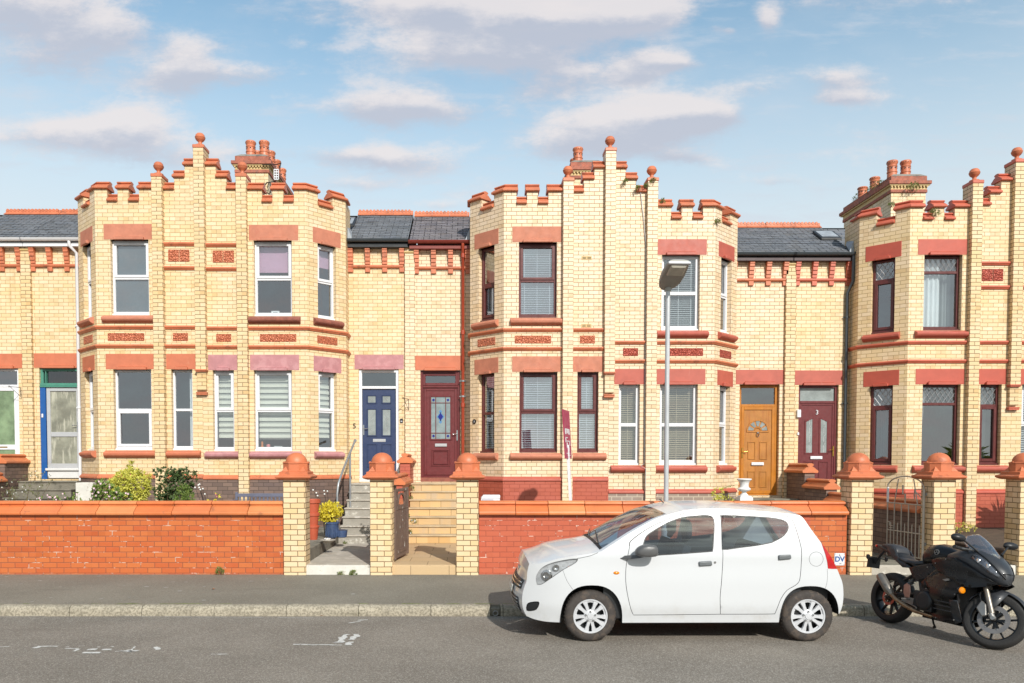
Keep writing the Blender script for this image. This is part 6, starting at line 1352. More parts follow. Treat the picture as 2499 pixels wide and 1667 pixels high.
b_ = MB(); xr = B([(830, 500)])[0][0]; b_.add([(xr-.45, CF+.15, .46), (xr, CF+.15, .44), (xr+.2, CF+.17, 1.0), (xr+.3, CF+.17, 1.0), (xr+.15, CF+.15, .3), (xr-.45, CF+.15, .3)]+[(p[0], 2*CMID-p[1], p[2]) for p in [(xr-.45, CF+.15, .46), (xr, CF+.15, .44), (xr+.2, CF+.17, 1.0), (xr+.3, CF+.17, 1.0), (xr+.15, CF+.15, .3), (xr-.45, CF+.15, .3)]], [(0, 1, 2, 3, 4, 5), (11, 10, 9, 8, 7, 6)]+[(i, 6+i, 6+(i+1) % 6, (i+1) % 6) for i in range(6)]); b_.build('rear_seat', MT['seat'], car, bevel=.03, seg=2)
sw = Matrix.Translation((xd0+.42, 2*CMID-CF-.40, .88)) @ Matrix.Rotation(R(-62), 4, 'Y'); b_ = MB(); b_.tube([sw @ Vector((.18*math.cos(i*math.pi/12), .18*math.sin(i*math.pi/12), 0)) for i in range(24)], .014, 8, closed=True); b_.tube([sw @ Vector((-.17, 0, 0)), sw @ Vector((.17, 0, 0))], .015, 6); b_.build('steering_wheel', MT['car_black'], car, smooth=60)
# wipers
b_ = MB()
for u0_, u1_ in ((-.8, -.1), (-.05, .65)):
    P_ = []
    for u, k in ((u0_+.1, 0), (u0_, 1), (u1_, 3)):
        x, z = e_screen[k]; hw = CMID-(CF+inset(x, z)); q = 1-abs(u)**2.3; P_.append((x+sc_f[k]*q-.015, CMID+hw*u, z+sc_c[k]*q+.02))
    b_.tube(P_, .007, 6)
b_.build('wiper', MT['car_black'], car)
b_ = MB(); x, z = e_roof[3]; b_.tube([(x+.05, CMID, z+.055), (x-.02, CMID, z+.12)], .006, 6); b_.build('aerial', MT['car_black'], car)
# ================================================================== the motorcycle (local axes: x forward, y left, z up, from the rear contact point)
def ground(px, py, z=0.):
    d = pix(px, py, 10)-Vector((0, 0, CH)); k = (CH-z)/(-d.z); return Vector((d.x*k, d.y*k, z))
MBK = thing('motorcycle', 'black sports motorcycle leaning on its side stand by the right edge', 'motorcycle')
g0, g1 = ground(2170, 1519), ground(2415, 1583)
WBASE = (g1-g0).length; hd_ = math.atan2(g1.y-g0.y, g1.x-g0.x)
MT['bk_gloss'] = M_('gloss_black_fairing', srgb(12, 12, 14), .3, var=.1, coat=.12, spec=.3); MT['bk_matt'] = M_('satin_grey_fairing', srgb(50, 52, 56), .42, .0, var=.1, scale=3, coat=.1, spec=.4); MT['bk_plast'] = M_('black_plastic_trim', srgb(26, 26, 28), .5, var=.2)
MT['bk_seat'] = M_('black_vinyl_seat', srgb(52, 52, 56), .5, var=.15, dirt=(srgb(108, 92, 78), 6, .56, .5)); MT['bk_tyre'] = M_('motorcycle_tyre', srgb(40, 38, 36), .75, var=.15, bump=.3); MT['bk_rim'] = M_('black_alloy_rim', srgb(24, 25, 27), .3, .4, var=.1)
MT['bk_steel'] = M_('brushed_steel', srgb(150, 142, 132), .4, .7, var=.12, scale=10); MT['bk_bronze'] = M_('heat_tinted_steel', srgb(176, 142, 112), .3, .9, var=.2, scale=10); MT['bk_disc'] = M_('brake_disc', srgb(134, 130, 128), .4, .5, var=.1)
MT['bk_red'] = M_('anodised_red', srgb(196, 92, 74), .4, .3, var=.1); MT['bk_screen'] = glass('smoked_screen', tint=(.85, .80, .76), base=.14); MT['bk_lamp'] = M_('motorcycle_lamp', srgb(96, 100, 108), .08, .4, var=.5, scale=20, coat=1.); MT['bk_alloy'] = M_('dull_alloy', srgb(150, 148, 144), .4, .7, var=.12)
def ring(x, hw, z0, z1, e=.7, n=18, yo=0.):
    cz, hz = (z0+z1)/2, (z1-z0)/2; return [(x, yo+hw*math.copysign(abs(math.cos(q))**e, math.cos(q)), cz+hz*math.copysign(abs(math.sin(q))**e, math.sin(q))) for q in (2*math.pi*i/n for i in range(n))]
def loft(rings, name, mat, par=MBK, smooth=50, sub=0):
    b = MB(); n = len(rings[0]); vs = [p for r in rings for p in r]; m = len(rings)
    b.add(vs, [(r*n+i, r*n+(i+1) % n, (r+1)*n+(i+1) % n, (r+1)*n+i) for r in range(m-1) for i in range(n)]+[tuple(range(n)), tuple((m-1)*n+i for i in range(n))]); return b.build(name, MT[mat], par, smooth=smooth, sub=sub, uv=False)
def shell(poly, yf, name, mat, par=MBK, sides=(-1, 1), th=.008, grid=.04):
    o_ = None; P = [tuple(p) for p in poly]
    for s_ in sides:
        pts = [Vector(p) for p in P]; ed = [(i, (i+1) % len(P)) for i in range(len(P))]; xs = [p[0] for p in P]; zs = [p[1] for p in P]; x = min(xs)
        while x < max(xs):
            z = min(zs)
            while z < max(zs): pts.append(Vector((x+2e-3, z+1e-3))); z += grid
            x += grid
        r = delaunay_2d_cdt(pts, ed, [], 0, 1e-5); T = [t for t in r[2] if inside((sum(r[0][i].x for i in t)/3, sum(r[0][i].y for i in t)/3), P)]
        used = sorted({i for t in T for i in t}); mp = {k: j for j, k in enumerate(used)}
        o_ = MB().add([(r[0][k].x, s_*yf(r[0][k].x, r[0][k].y), r[0][k].y) for k in used], [tuple(mp[i] for i in (t if s_ < 0 else t[::-1])) for t in T]).build(name, MT[mat], par, smooth=60, solid=th, recalc=False, uv=False)
    return o_
def mwheel(name, c, r, w_, M, nsp=10, disc=0., dside=(-1,), dr=.0, hubm='bk_rim'):
    M0 = M @ Matrix.Translation(c) @ Matrix.Rotation(R(90), 4, 'X')
    b = MB(); pr = []
    for i in range(15): q = -1.25+2.5*i/14; pr.append((r-.062+.062*math.cos(q)**.8 if math.cos(q) > 0 else r-.06, w_/2*math.sin(q)/math.sin(1.25)))
    pr = [(r-.082, -w_*.42)]+pr+[(r-.082, w_*.42)]; b.lathe(pr, (0, 0, 0), 64, M=M0, cap=False); wh = b.build(name, MT['bk_tyre'], MBK, smooth=50, uv=False)
    b = MB(); ri = r-.080
    b.lathe([(ri+.002, -w_*.42), (ri-.014, -w_*.40), (ri-.024, -w_*.2), (ri-.024, w_*.2), (ri-.014, w_*.40), (ri+.002, w_*.42), (ri-.006, w_*.36), (ri-.006, -w_*.36), (ri+.002, -w_*.42)], (0, 0, 0), 64, M=M0, cap=False)
    b.lathe([(.0, -.045), (.042, -.045), (.042, .045), (.0, .045)], (0, 0, 0), 24, M=M0, cap=False)
    for k in range(nsp):
        a_ = 2*math.pi*(k//2)/(nsp/2)+(.14 if k % 2 else -.14); a2 = 2*math.pi*(k//2)/(nsp/2)+(.30 if k % 2 else -.30)
        p0 = Vector((.035*math.cos(a_), .035*math.sin(a_), 0)); p1 = Vector(((ri-.015)*math.cos(a2), (ri-.015)*math.sin(a2), 0)); d = (p1-p0).normalized(); n_ = Vector((-d.y, d.x, 0))
        b.add([M0 @ v for v in (p0-n_*.011-Vector((0, 0, .018)), p0+n_*.011-Vector((0, 0, .018)), p1+n_*.008-Vector((0, 0, .012)), p1-n_*.008-Vector((0, 0, .012)), p0-n_*.011+Vector((0, 0, .018)), p0+n_*.011+Vector((0, 0, .018)), p1+n_*.008+Vector((0, 0, .012)), p1-n_*.008+Vector((0, 0, .012)))], [(0, 3, 2, 1), (4, 5, 6, 7), (0, 1, 5, 4), (1, 2, 6, 5), (2, 3, 7, 6), (3, 0, 4, 7)])
    b.build('rim', MT['bk_rim'], wh, smooth=40, uv=False)
    for s_ in dside:
        b = MB(); zz = -s_*(w_/2+.0); zz = .062 if s_ < 0 else -.062
        b.lathe([(dr*.68, zz-.002), (dr, zz-.002), (dr, zz+.002), (dr*.68, zz+.002), (dr*.68, zz-.002)], (0, 0, 0), 48, M=M0, cap=False)
        dk = b.build('brake_disc', MT['bk_disc' if disc else 'bk_red'], wh, smooth=30, uv=False); b = MB()
        for k in range(6 if disc else 5):
            a_ = 2*math.pi*k/6; b.add([M0 @ Vector((p*math.cos(a_+t), p*math.sin(a_+t), zz+q)) for q in (-.003, .003) for p, t in ((.03, -.3), (dr*.72, -.12), (dr*.72, .12), (.03, .3))], [(0, 1, 2, 3), (7, 6, 5, 4), (0, 4, 5, 1), (1, 5, 6, 2), (2, 6, 7, 3), (3, 7, 4, 0)])
        b.build('disc_carrier', MT['bk_rim'], dk, uv=False); b = MB()
        for k in range(6): a_ = 2*math.pi*(k)/6; b.lathe([(.009, -.005), (.009, .006), (.0, .007)], (0, 0, 0), 10, M=M0 @ Matrix.Translation((dr*.72*math.cos(a_), dr*.72*math.sin(a_), zz)), cap=False)
        for k in range(30): a_ = 2*math.pi*k/30; b.lathe([(.0035, -.0028), (.0035, .0028), (.0, .0029)], (0, 0, 0), 6, M=M0 @ Matrix.Translation((dr*(.80+.12*(k % 3)/2)*math.cos(a_), dr*(.80+.12*(k % 3)/2)*math.sin(a_), zz)), cap=False)
        b.build('rotor_button', MT['bk_alloy'], dk, smooth=40, uv=False)
    return wh
I4 = Matrix.Identity(4); RX = .305
XF = WBASE; SX, SZ = XF-.30, .86                       # a point on the steering axis
sa = Vector((-math.sin(R(24)), 0, math.cos(R(24)))); STM = Matrix.Translation((SX, 0, SZ)) @ Matrix.Rotation(R(30), 4, sa) @ Matrix.Translation((-SX, 0, -SZ))
mwheel('rear_wheel', (0, 0, RX), RX, .15, I4, 10, 0., (-1,), .095)
fwh = mwheel('front_wheel', (XF, 0, RX-.005), RX-.005, .115, STM, 10, 1., (-1,), .149)
T_ = lambda pts: [tuple(STM @ Vector(p)) for p in pts]
# forks, axle, calliper, mudguard
for s_ in (-1, 1):
    top_ = Vector((XF-.245, s_*.095, .86)); bot_ = Vector((XF-.012, s_*.095, .33)); d_ = bot_-top_
    b = MB(); b.tube(T_([top_, top_+d_*.42]), .023, 14); f_ = b.build('fork', MT['bk_alloy'], MBK, smooth=50, uv=False); b = MB(); b.tube(T_([top_+d_*.40, top_+d_*.96]), .027, 14); b.tube(T_([top_+d_*.38, top_+d_*.44]), .031, 14); b.build('fork_slider', MT['bk_steel'], f_, smooth=50, uv=False)
    b = MB(); b.tube(T_([(XF, s_*.05, RX), (XF, s_*.125, RX)]), .02, 14); b.tube(T_([(XF-.03, s_*.095, .345), (XF+.005, s_*.095, RX-.01)]), .03, 10); b.build('axle_clamp', MT['bk_alloy'], f_, smooth=50, uv=False)
b = MB(); pts = []
for (x, z) in ((-.17, .04), (-.10, -.04), (-.06, -.02), (-.09, .10), (-.14, .13)): pts.append((XF+x, z+RX+.03))
b.prism(pts, lambda u, v, k: tuple(STM @ Vector((u, k, v))), -.115, -.055); cal = b.build('brake_calliper', MT['bk_alloy'], MBK, bevel=.008, uv=False)
b = MB(); b.tube(T_([(XF-.13, -.10, .42), (XF-.17, -.10, .52), (XF-.15, -.05, .66), (XF-.2, .0, .8)]), .006, 6); b.build('brake_hose', MT['bk_plast'], cal, smooth=50, uv=False)
b = MB(); vs = []; n1_, n2_ = 18, 8
for i in range(n1_+1):
    a_ = R(5+150*i/n1_); 
    for j in range(n2_+1):
        t = -1+2*j/n2_; rr = RX+.022-.028*abs(t)**2.5; hw = .066*(.55+.45*math.sin(math.pi*min(1, max(0, (i+.5)/(n1_+1))))**.5); vs.append(tuple(STM @ Vector((XF+rr*math.cos(a_), hw*t, RX+rr*math.sin(a_)))))
b.add(vs, [(i*(n2_+1)+j, i*(n2_+1)+j+1, (i+1)*(n2_+1)+j+1, (i+1)*(n2_+1)+j) for i in range(n1_) for j in range(n2_)])
for s_ in (-1, 1): b.add([tuple(STM @ Vector(p)) for p in ((XF-.02, s_*.066, RX+.31), (XF-.21, s_*.066, RX+.22), (XF-.10, s_*.10, .46), (XF-.035, s_*.102, .36), (XF+.0, s_*.098, .44), (XF+.07, s_*.067, RX+.29))], [(0, 1, 2, 3, 4, 5)])
b.build('front_mudguard', MT['bk_matt'], MBK, smooth=50, solid=.004, uv=False)
# frame, engine, swingarm, footrests
b = MB()
for s_ in (-1, 1): b.tube([(.0, s_*.105, RX), (.20, s_*.10, .36), (.48, s_*.08, .40)], [.022, .032, .034], 8)
b.tube([(.12, -.10, .36), (.12, .10, .36)], .03, 8); sw_ = b.build('swingarm', MT['bk_plast'], MBK, smooth=50, uv=False)
b = MB(); b.lathe([(.018, 0), (.018, .01)], (0, 0, 0), 6, M=Matrix.Translation((0, -.115, RX)) @ Matrix.Rotation(R(90), 4, 'X')); b.build('axle_nut', MT['bk_alloy'], sw_, uv=False)
b = MB(); b.box(.50, .98, -.13, .13, .28, .62); b.box(.45, .72, -.16, .16, .24, .46); b.lathe([(.11, -.17), (.11, .17), (.09, .19)], (.62, 0, .36), 24, M=Matrix.Rotation(R(90), 4, 'X')); b.build('engine', MT['bk_plast'], MBK, bevel=.02, seg=2, uv=False)
b = MB(); b.tube([(.50, -.10, .46), (.42, -.11, .72), (.30, -.10, .76)], .02, 8); b.tube([(.50, .10, .46), (.42, .11, .72), (.30, .10, .76)], .02, 8); b.tube([(.42, -.11, .72), (.90, -.09, .88)], .024, 8); b.tube([(.42, .11, .72), (.90, .09, .88)], .024, 8); b.tube([(.02, -.03, .44), (.30, -.05, .62), (.44, -.09, .60)], .018, 8); b.build('frame', MT['bk_plast'], MBK, smooth=50, uv=False)
b = MB(); b.tube([(.16, 0, .44), (.33, 0, .66)], .03, 12)
for k in range(6): b.tube([(.18+.025*k+.04*math.cos(q), .04*math.sin(q), .46+.03*k) for q in (2*math.pi*i/10 for i in range(10))], .007, 6, closed=True)
b.build('shock', MT['bk_alloy'], MBK, smooth=50, uv=False)
b = MB(); b.prism([(.34, .52), (.30, .49), (.31, .40), (.36, .32), (.40, .33), (.41, .42), (.39, .50)], lambda u, v, k: (u, k, v), -.165, -.150); hg = b.build('heel_guard', M_('worn_alloy_guard', srgb(190, 150, 134), .35, .6, var=.15), MBK, bevel=.004, uv=False)
b = MB(); b.tube([(.40, -.15, .34), (.42, -.28, .335)], .011, 8); b.tube([(.30, -.15, .31), (.52, -.17, .27), (.56, -.20, .26)], .008, 8); b.box(.33, .47, -.165, -.14, .29, .36); b.build('footrest', MT['bk_alloy'], hg, smooth=50, uv=False)
# exhaust
b = MB(); b.tube([(.70, -.10, .20), (.50, -.15, .22), (.36, -.175, .26), (.24, -.19, .31), (.16, -.195, .36)], [.022, .024, .025, .026, .028], 14); ex_ = b.build('exhaust', MT['bk_bronze'], MBK, smooth=50, uv=False)
sdv = Vector((-.62, -.03, .62)).normalized(); M0 = Matrix.Translation((.16, -.195, .36)) @ sdv.to_track_quat('Z', 'Y').to_matrix().to_4x4()
b = MB(); b.lathe([(.028, -.02), (.046, .04), (.052, .06), (.052, .25), (.046, .27), (.04, .28), (.036, .27), (.036, .2), (.0, .2)], (0, 0, 0), 24, M=M0, cap=False); b.build('silencer', MT['bk_steel'], ex_, smooth=35, uv=False)
for (a0_, a1_, z0_, z1_, m_) in ((-2.35, -1.75, .17, .235, 'bk_red'), (-2.35, -1.95, .175, .20, 'sticker_yellow'), (-2.7, -2.36, .17, .235, 'sticker_yellow')):
    MT.setdefault('sticker_yellow', M_('yellow_sticker', srgb(240, 196, 40), .3)); b = MB(); vs = [M0 @ Vector((.0532*math.cos(a0_+(a1_-a0_)*i/5+.0), .0532*math.sin(a0_+(a1_-a0_)*i/5), z)) for i in range(6) for z in (z0_, z1_)]; b.add(vs, [(2*i, 2*i+2, 2*i+3, 2*i+1) for i in range(5)]); b.build('sticker', MT[m_], ex_, uv=False)
# tail, seats, tank
loft([ring(-.36, .018, .905, .925), ring(-.30, .05, .872, .925), ring(-.15, .085, .835, .905), ring(.0, .105, .79, .885), ring(.12, .12, .74, .84), ring(.24, .12, .70, .77)], 'tail_cowl', 'bk_plast')
loft([ring(-.24, .05, .905, .93), ring(-.16, .085, .89, .950), ring(-.05, .10, .865, .955), ring(.03, .105, .84, .93), ring(.06, .10, .83, .88)], 'pillion_seat', 'bk_seat')
shell([(-.10, .90), (.03, .905), (.10, .83), (.14, .77), (.30, .72), (.34, .70), (.20, .69), (.02, .79)], lambda x, z: .112+.012*math.sin(max(0, min(1, (x+.1)/.4))*3.14), 'tail_panel', 'bk_matt')
loft([ring(.05, .085, .80, .84), ring(.12, .125, .765, .82), ring(.24, .14, .745, .79), ring(.36, .13, .735, .79), ring(.44, .10, .74, .82), ring(.48, .06, .76, .84)], 'rider_seat', 'bk_seat')
loft([ring(.42, .07, .77, .86, .8), ring(.47, .13, .76, .95, .8), ring(.54, .165, .76, 1.01, .8), ring(.66, .175, .77, 1.03, .8), ring(.78, .165, .80, 1.005, .8), ring(.90, .12, .84, .96, .8)], 'fuel_tank', 'bk_gloss')
bm_ = Matrix.Translation((.70, -.176, .925)) @ Matrix.Rotation(R(90), 4, 'X'); b = MB(); b.tube([bm_ @ Vector((.030*math.cos(i*.3927), .030*math.sin(i*.3927), 0)) for i in range(16)], .0035, 6, closed=True)
for k in range(3):
    a_ = R(90+120*k); b.tube([bm_ @ Vector((0, 0, 0)), bm_ @ Vector((.028*math.cos(a_), .028*math.sin(a_), 0))], .0035, 6)
    for o_ in (-.35, .35): b.tube([bm_ @ Vector((.012*math.cos(a_), .012*math.sin(a_), 0)), bm_ @ Vector((.024*math.cos(a_+o_), .024*math.sin(a_+o_), 0))], .0025, 6)
b.build('tank_badge', MT['bk_alloy'], MBK, smooth=50, uv=False)
# mid panels and fairings
yfm = lambda x, z: .15+.07*sm(x, .45, .95)-.10*sm(x, 1.12, 1.46)-.06*(1-sm(z, .20, .42))+.015*math.sin(z*16)
shell([(.30, .70), (.46, .75), (.62, .77), (.72, .72), (.60, .64), (.50, .56), (.40, .56), (.36, .62)], lambda x, z: .13, 'side_cover', 'bk_gloss')
shell([(.52, .56), (.70, .74), (.78, .72), (.60, .50), (.54, .50)], lambda x, z: .145, 'frame_cover', 'bk_gloss')
shell([(.66, .83), (.80, .87), (1.00, .89), (1.14, .84), (1.32, .74), (1.44, .68), (1.36, .64), (1.22, .60), (1.08, .60), (1.00, .66), (.80, .70), (.70, .76)], lambda x, z: yfm(x, z)+.012, 'upper_fairing', 'bk_gloss')
shell([(.56, .60), (.80, .72), (1.02, .68), (1.12, .61), (1.08, .50), (1.00, .42), (1.03, .32), (1.12, .22), (1.05, .175), (.80, .17), (.60, .20), (.50, .28), (.58, .36), (.70, .38), (.66, .50)], lambda x, z: yfm(x, z)-.012, 'lower_fairing', 'bk_gloss')
shell([(1.00, .43), (1.10, .44), (1.13, .22), (1.05, .18), (.98, .30)], lambda x, z: yfm(x, z)-.002, 'fairing_lip', 'bk_matt')
b = MB(); b.box(.55, 1.08, -.10, .10, .165, .19); b.build('belly_pan', MT['bk_gloss'], MBK, bevel=.01, uv=False)
b = MB()
for s_ in (-1, 1): b.prism([(.86, .635), (.93, .655), (.96, .64), (.90, .62)], lambda u, v, k: (u, s_*k, v), yfm(.9, .63)-.01, yfm(.9, .63)+.004)
b.build('fairing_emblem', MT['bk_alloy'], MBK, uv=False)
nz = [(.86, .19, .84, .95), (.96, .215, .79, 1.00), (1.08, .22, .75, 1.035), (1.19, .20, .71, 1.02), (1.29, .17, .68, .975), (1.38, .13, .665, .91), (1.44, .085, .67, .845), (1.475, .035, .685, .78)]
loft([ring(x, hw, z0, z1, .85, 22) for x, hw, z0, z1 in nz], 'nose_cowl', 'bk_matt')
def on_nose(x, u):       # surface point of the nose cowl; u = angle
    for i in range(len(nz)-1):
        if nz[i][0] <= x <= nz[i+1][0]:
            t = (x-nz[i][0])/(nz[i+1][0]-nz[i][0]); hw, z0, z1 = (nz[i][k]*(1-t)+nz[i+1][k]*t for k in (1, 2, 3))
            return Vector((x, hw*math.copysign(abs(math.cos(u))**.85, math.cos(u)), (z0+z1)/2+(z1-z0)/2*math.copysign(abs(math.sin(u))**.85, math.sin(u))))
for s_ in (-1, 1):
    b = MB(); vs = []; sh = [(1.17, 2.90, 2.62), (1.23, 3.02, 2.50), (1.30, 3.14, 2.60), (1.37, 3.22, 2.78), (1.43, 3.25, 3.0)]
    for x, a0_, a1_ in sh:
        for k in range(5):
            p = on_nose(x, a0_+(a1_-a0_)*k/4); c_ = Vector((x, 0, .8)); n_ = Vector((.25, p.y*3, 0)).normalized() if True else 0; p = p+n_*.006; vs.append((p.x, s_*abs(p.y) if True else p.y, p.z))
    b.add(vs, [(i*5+j, (i+1)*5+j, (i+1)*5+j+1, i*5+j+1) for i in range(4) for j in range(4)]); hl_ = b.build('headlight', MT['bk_lamp'], MBK, smooth=60, solid=.006, uv=False)
    for q in (1.24, 1.33): b = MB(); p = on_nose(q, 2.86); b.lathe([(.0, .004), (.022, .0), (.024, -.004)], (0, 0, 0), 14, M=Matrix.Translation((q+.004, s_*(abs(p.y)+.011), p.z)) @ Matrix.Rotation(R(90*-s_), 4, 'X'), cap=False); b.build('lamp_unit', MT['chrome'], hl_, smooth=50, uv=False)
b = MB(); b.add([(1.486, 0, .80), (1.455, .07, .80), (1.45, .075, .73), (1.484, 0, .70), (1.45, -.075, .73), (1.455, -.07, .80)], [(0, 1, 2, 3, 4, 5)]); b.build('air_intake', MT['bk_plast'], MBK, solid=.006, uv=False)
for s_ in (-1, 1):       # raised edges of the nose panel and fasteners
    b = MB(); b.tube([tuple(Vector((p.x, s_*abs(p.y), p.z))+Vector((.003, s_*.004, .002))) for p in (on_nose(x, q) for x, q in ((1.10, 2.25), (1.20, 2.35), (1.30, 2.45), (1.38, 2.6), (1.44, 2.85), (1.47, 3.1)))], .006, 6); b.build('panel_edge', MT['bk_plast'], MBK, smooth=60, uv=False)
    b = MB()
    for x, z in ((.60, .74), (.74, .80), (.90, .86), (.66, .50), (.62, .26), (.80, .20), (1.04, .22), (1.08, .50)):
        b.lathe([(.0, .004), (.007, .003), (.008, 0)], (0, 0, 0), 8, M=Matrix.Translation((x, s_*(yfm(x, z)+.016), z)) @ Matrix.Rotation(R(90*-s_), 4, 'X'), cap=False)
    o_ = b.build('fasteners', MT['bk_alloy'], MBK, uv=False)
b = MB()
for z0_, z1_ in ((.30, .31), (.345, .355), (.39, .40)): b.box(.80, 1.02, -.212, -.205, z0_, z1_)
b.build('fairing_vents', MT['bk_matt'], MBK, uv=False)
b = MB(); b.tube([(.0, .07, RX+.085), (.48, .07, .42), (.50, .07, .36), (.0, .07, RX-.085)], .008, 6, closed=True); b.build('chain', MT['bk_alloy'], MBK, smooth=60, uv=False)
# windscreen
b = MB(); vs = []; n_ = 14
for (x, z, hw, bow) in ((1.33, .95, .10, .05), (1.27, 1.01, .145, .08), (1.20, 1.075, .15, .10), (1.12, 1.135, .13, .09), (1.06, 1.17, .09, .06), (1.045, 1.18, .05, .03)):
    for j in range(n_+1): t = -1+2*j/n_; vs.append((x-bow*t*t*1.6, hw*t, z-bow*.45*t*t))
b.add(vs, [(i*(n_+1)+j, (i+1)*(n_+1)+j, (i+1)*(n_+1)+j+1, i*(n_+1)+j+1) for i in range(5) for j in range(n_)]); b.build('windscreen', MT['bk_screen'], MBK, smooth=180, solid=.003, uv=False)
b = MB(); b.tube([(1.02, -.18, .985), (1.10, -.10, 1.06), (1.12, .0, 1.02)], .01, 6); b.tube([(1.02, .18, .985), (1.10, .10, 1.06), (1.12, .0, 1.02)], .01, 6); b.box(1.0, 1.06, -.08, .08, .97, 1.04); b.build('clocks', MT['bk_plast'], MBK, bevel=.008, uv=False)
# mirrors
for s_ in (-1, 1):
    b = MB(); b.tube([(1.20, s_*.16, .99), (1.17, s_*.23, 1.04), (1.14, s_*.30, 1.09)], [.013, .010, .012], 8); ms = b.build('mirror_stem', MT['bk_plast'], MBK, smooth=50, uv=False)
    b = MB(); C0 = Vector((1.12, s_*.36, 1.105)); vs = []
    for dx, sc in ((.055, .35), (.035, .75), (.0, 1.), (-.02, .97)):
        for p, q in ((-.11, -.01), (-.09, .035), (-.02, .05), (.07, .045), (.105, .01), (.08, -.035), (.0, -.045), (-.07, -.04)): vs.append(tuple(C0+Vector((dx, s_*p*sc, q*sc+.01*p*0))))
    b.add(vs, [(r*8+i, r*8+(i+1) % 8, (r+1)*8+(i+1) % 8, (r+1)*8+i) for r in range(3) for i in range(8)]+[tuple(range(8)), tuple(24+i for i in range(8))]); b.build('mirror', MT['bk_plast'], ms, smooth=60, sub=1, uv=False)
# handlebars
for s_ in (-1, 1):
    b = MB(); b.tube(T_([(SX-.03, s_*.10, .93), (SX-.06, s_*.20, .945), (SX-.12, s_*.36, .925)]), [.012, .012, .012], 10); hb_ = b.build('handlebar', MT['bk_plast'], MBK, smooth=50, uv=False)
    b = MB(); b.tube(T_([(SX-.07, s_*.23, .943), (SX-.125, s_*.375, .922)]), .018, 12); b.tube(T_([(SX-.13, s_*.38, .922), (SX-.135, s_*.395, .921)]), .021, 12); b.build('grip', MT['bk_tyre'], hb_, smooth=50, uv=False)
    b = MB(); b.tube(T_([(SX-.01, s_*.20, .95), (SX-.01, s_*.27, .945), (SX-.065, s_*.38, .92)]), .007, 6); b.build('lever', MT['bk_alloy'], hb_, smooth=50, uv=False)
b = MB(); b.tube(T_([(SX-.07, -.13, .84), (SX-.05, .13, .84)]), .025, 8); b.tube(T_([(SX-.05, -.11, .92), (SX-.05, .11, .92)]), .02, 8); b.build('yoke', MT['bk_plast'], MBK, smooth=50, uv=False)
# indicators, plate hanger, tail lamp, side stand, radiator
for s_ in (-1, 1):
    p = Vector((XF-.22, s_*.235, .555)); b = MB(); b.tube([(XF-.26, s_*.13, .60), tuple(p)], .009, 8); st_ = b.build('indicator_stem', MT['bk_plast'], MBK, smooth=50, uv=False)
    b = MB(); M3 = Matrix.Translation(p) @ Matrix.Rotation(R(90), 4, 'Y') @ Matrix.Diagonal((1, 1.15, 1, 1)); b.lathe([(.0, -.03), (.035, -.022), (.040, .0), (.037, .006)], (0, 0, 0), 20, M=M3, cap=False); b.build('housing', MT['bk_plast'], st_, smooth=50, uv=False)
    b = MB(); b.lathe([(.0365, .004), (.03, .018), (.0, .024)], (0, 0, 0), 20, M=M3, cap=False); b.build('lens', MT['amber'], st_, smooth=50, uv=False)
b = MB(); b.tube([(-.22, 0, .88), (-.30, 0, .78), (-.36, 0, .68)], .016, 8); b.box(-.40, -.37, -.085, .085, .62, .76); pg = b.build('plate_hanger', MT['bk_plast'], MBK, smooth=40, uv=False)
for s_ in (-1, 1): b = MB(); b.tube([(-.33, s_*.02, .75), (-.34, s_*.13, .745)], .008, 6); b.lathe([(.0, -.03), (.02, -.01), (.022, .03), (.0, .04)], (-.34, s_*.14, .745), 10, M=I4, cap=False); b.build('rear_indicator', MT['bk_plast'], pg, smooth=50, uv=False)
loft([ring(-.375, .03, .895, .915), ring(-.34, .045, .885, .92)], 'tail_lamp', 'lamp_red')
b = MB(); b.tube([(.46, .12, .24), (.44, .20, .10), (.42, .255, .055)], [.013, .011, .011], 8); b.tube([(.42, .25, .058), (.38, .275, .055)], .014, 8); b.build('side_stand', MT['bk_plast'], MBK, smooth=50, uv=False)
b = MB(); b.box(.97, 1.0, -.13, .13, .36, .64); b.build('radiator', MT['bk_plast'], MBK, uv=False)
b = MB(); b.tube([(.98, -.10, .42), (1.0, -.06, .30), (.85, -.05, .20), (.70, -.10, .20)], .018, 8); b.build('header_pipe', MT['bk_bronze'], ex_, smooth=50, uv=False)
MBK.matrix_basis = Matrix.Translation(g0) @ Matrix.Rotation(hd_, 4, 'Z') @ Matrix.Rotation(R(-9), 4, 'X')
print('wheelbase', WBASE, math.degrees(hd_), g0, g1)
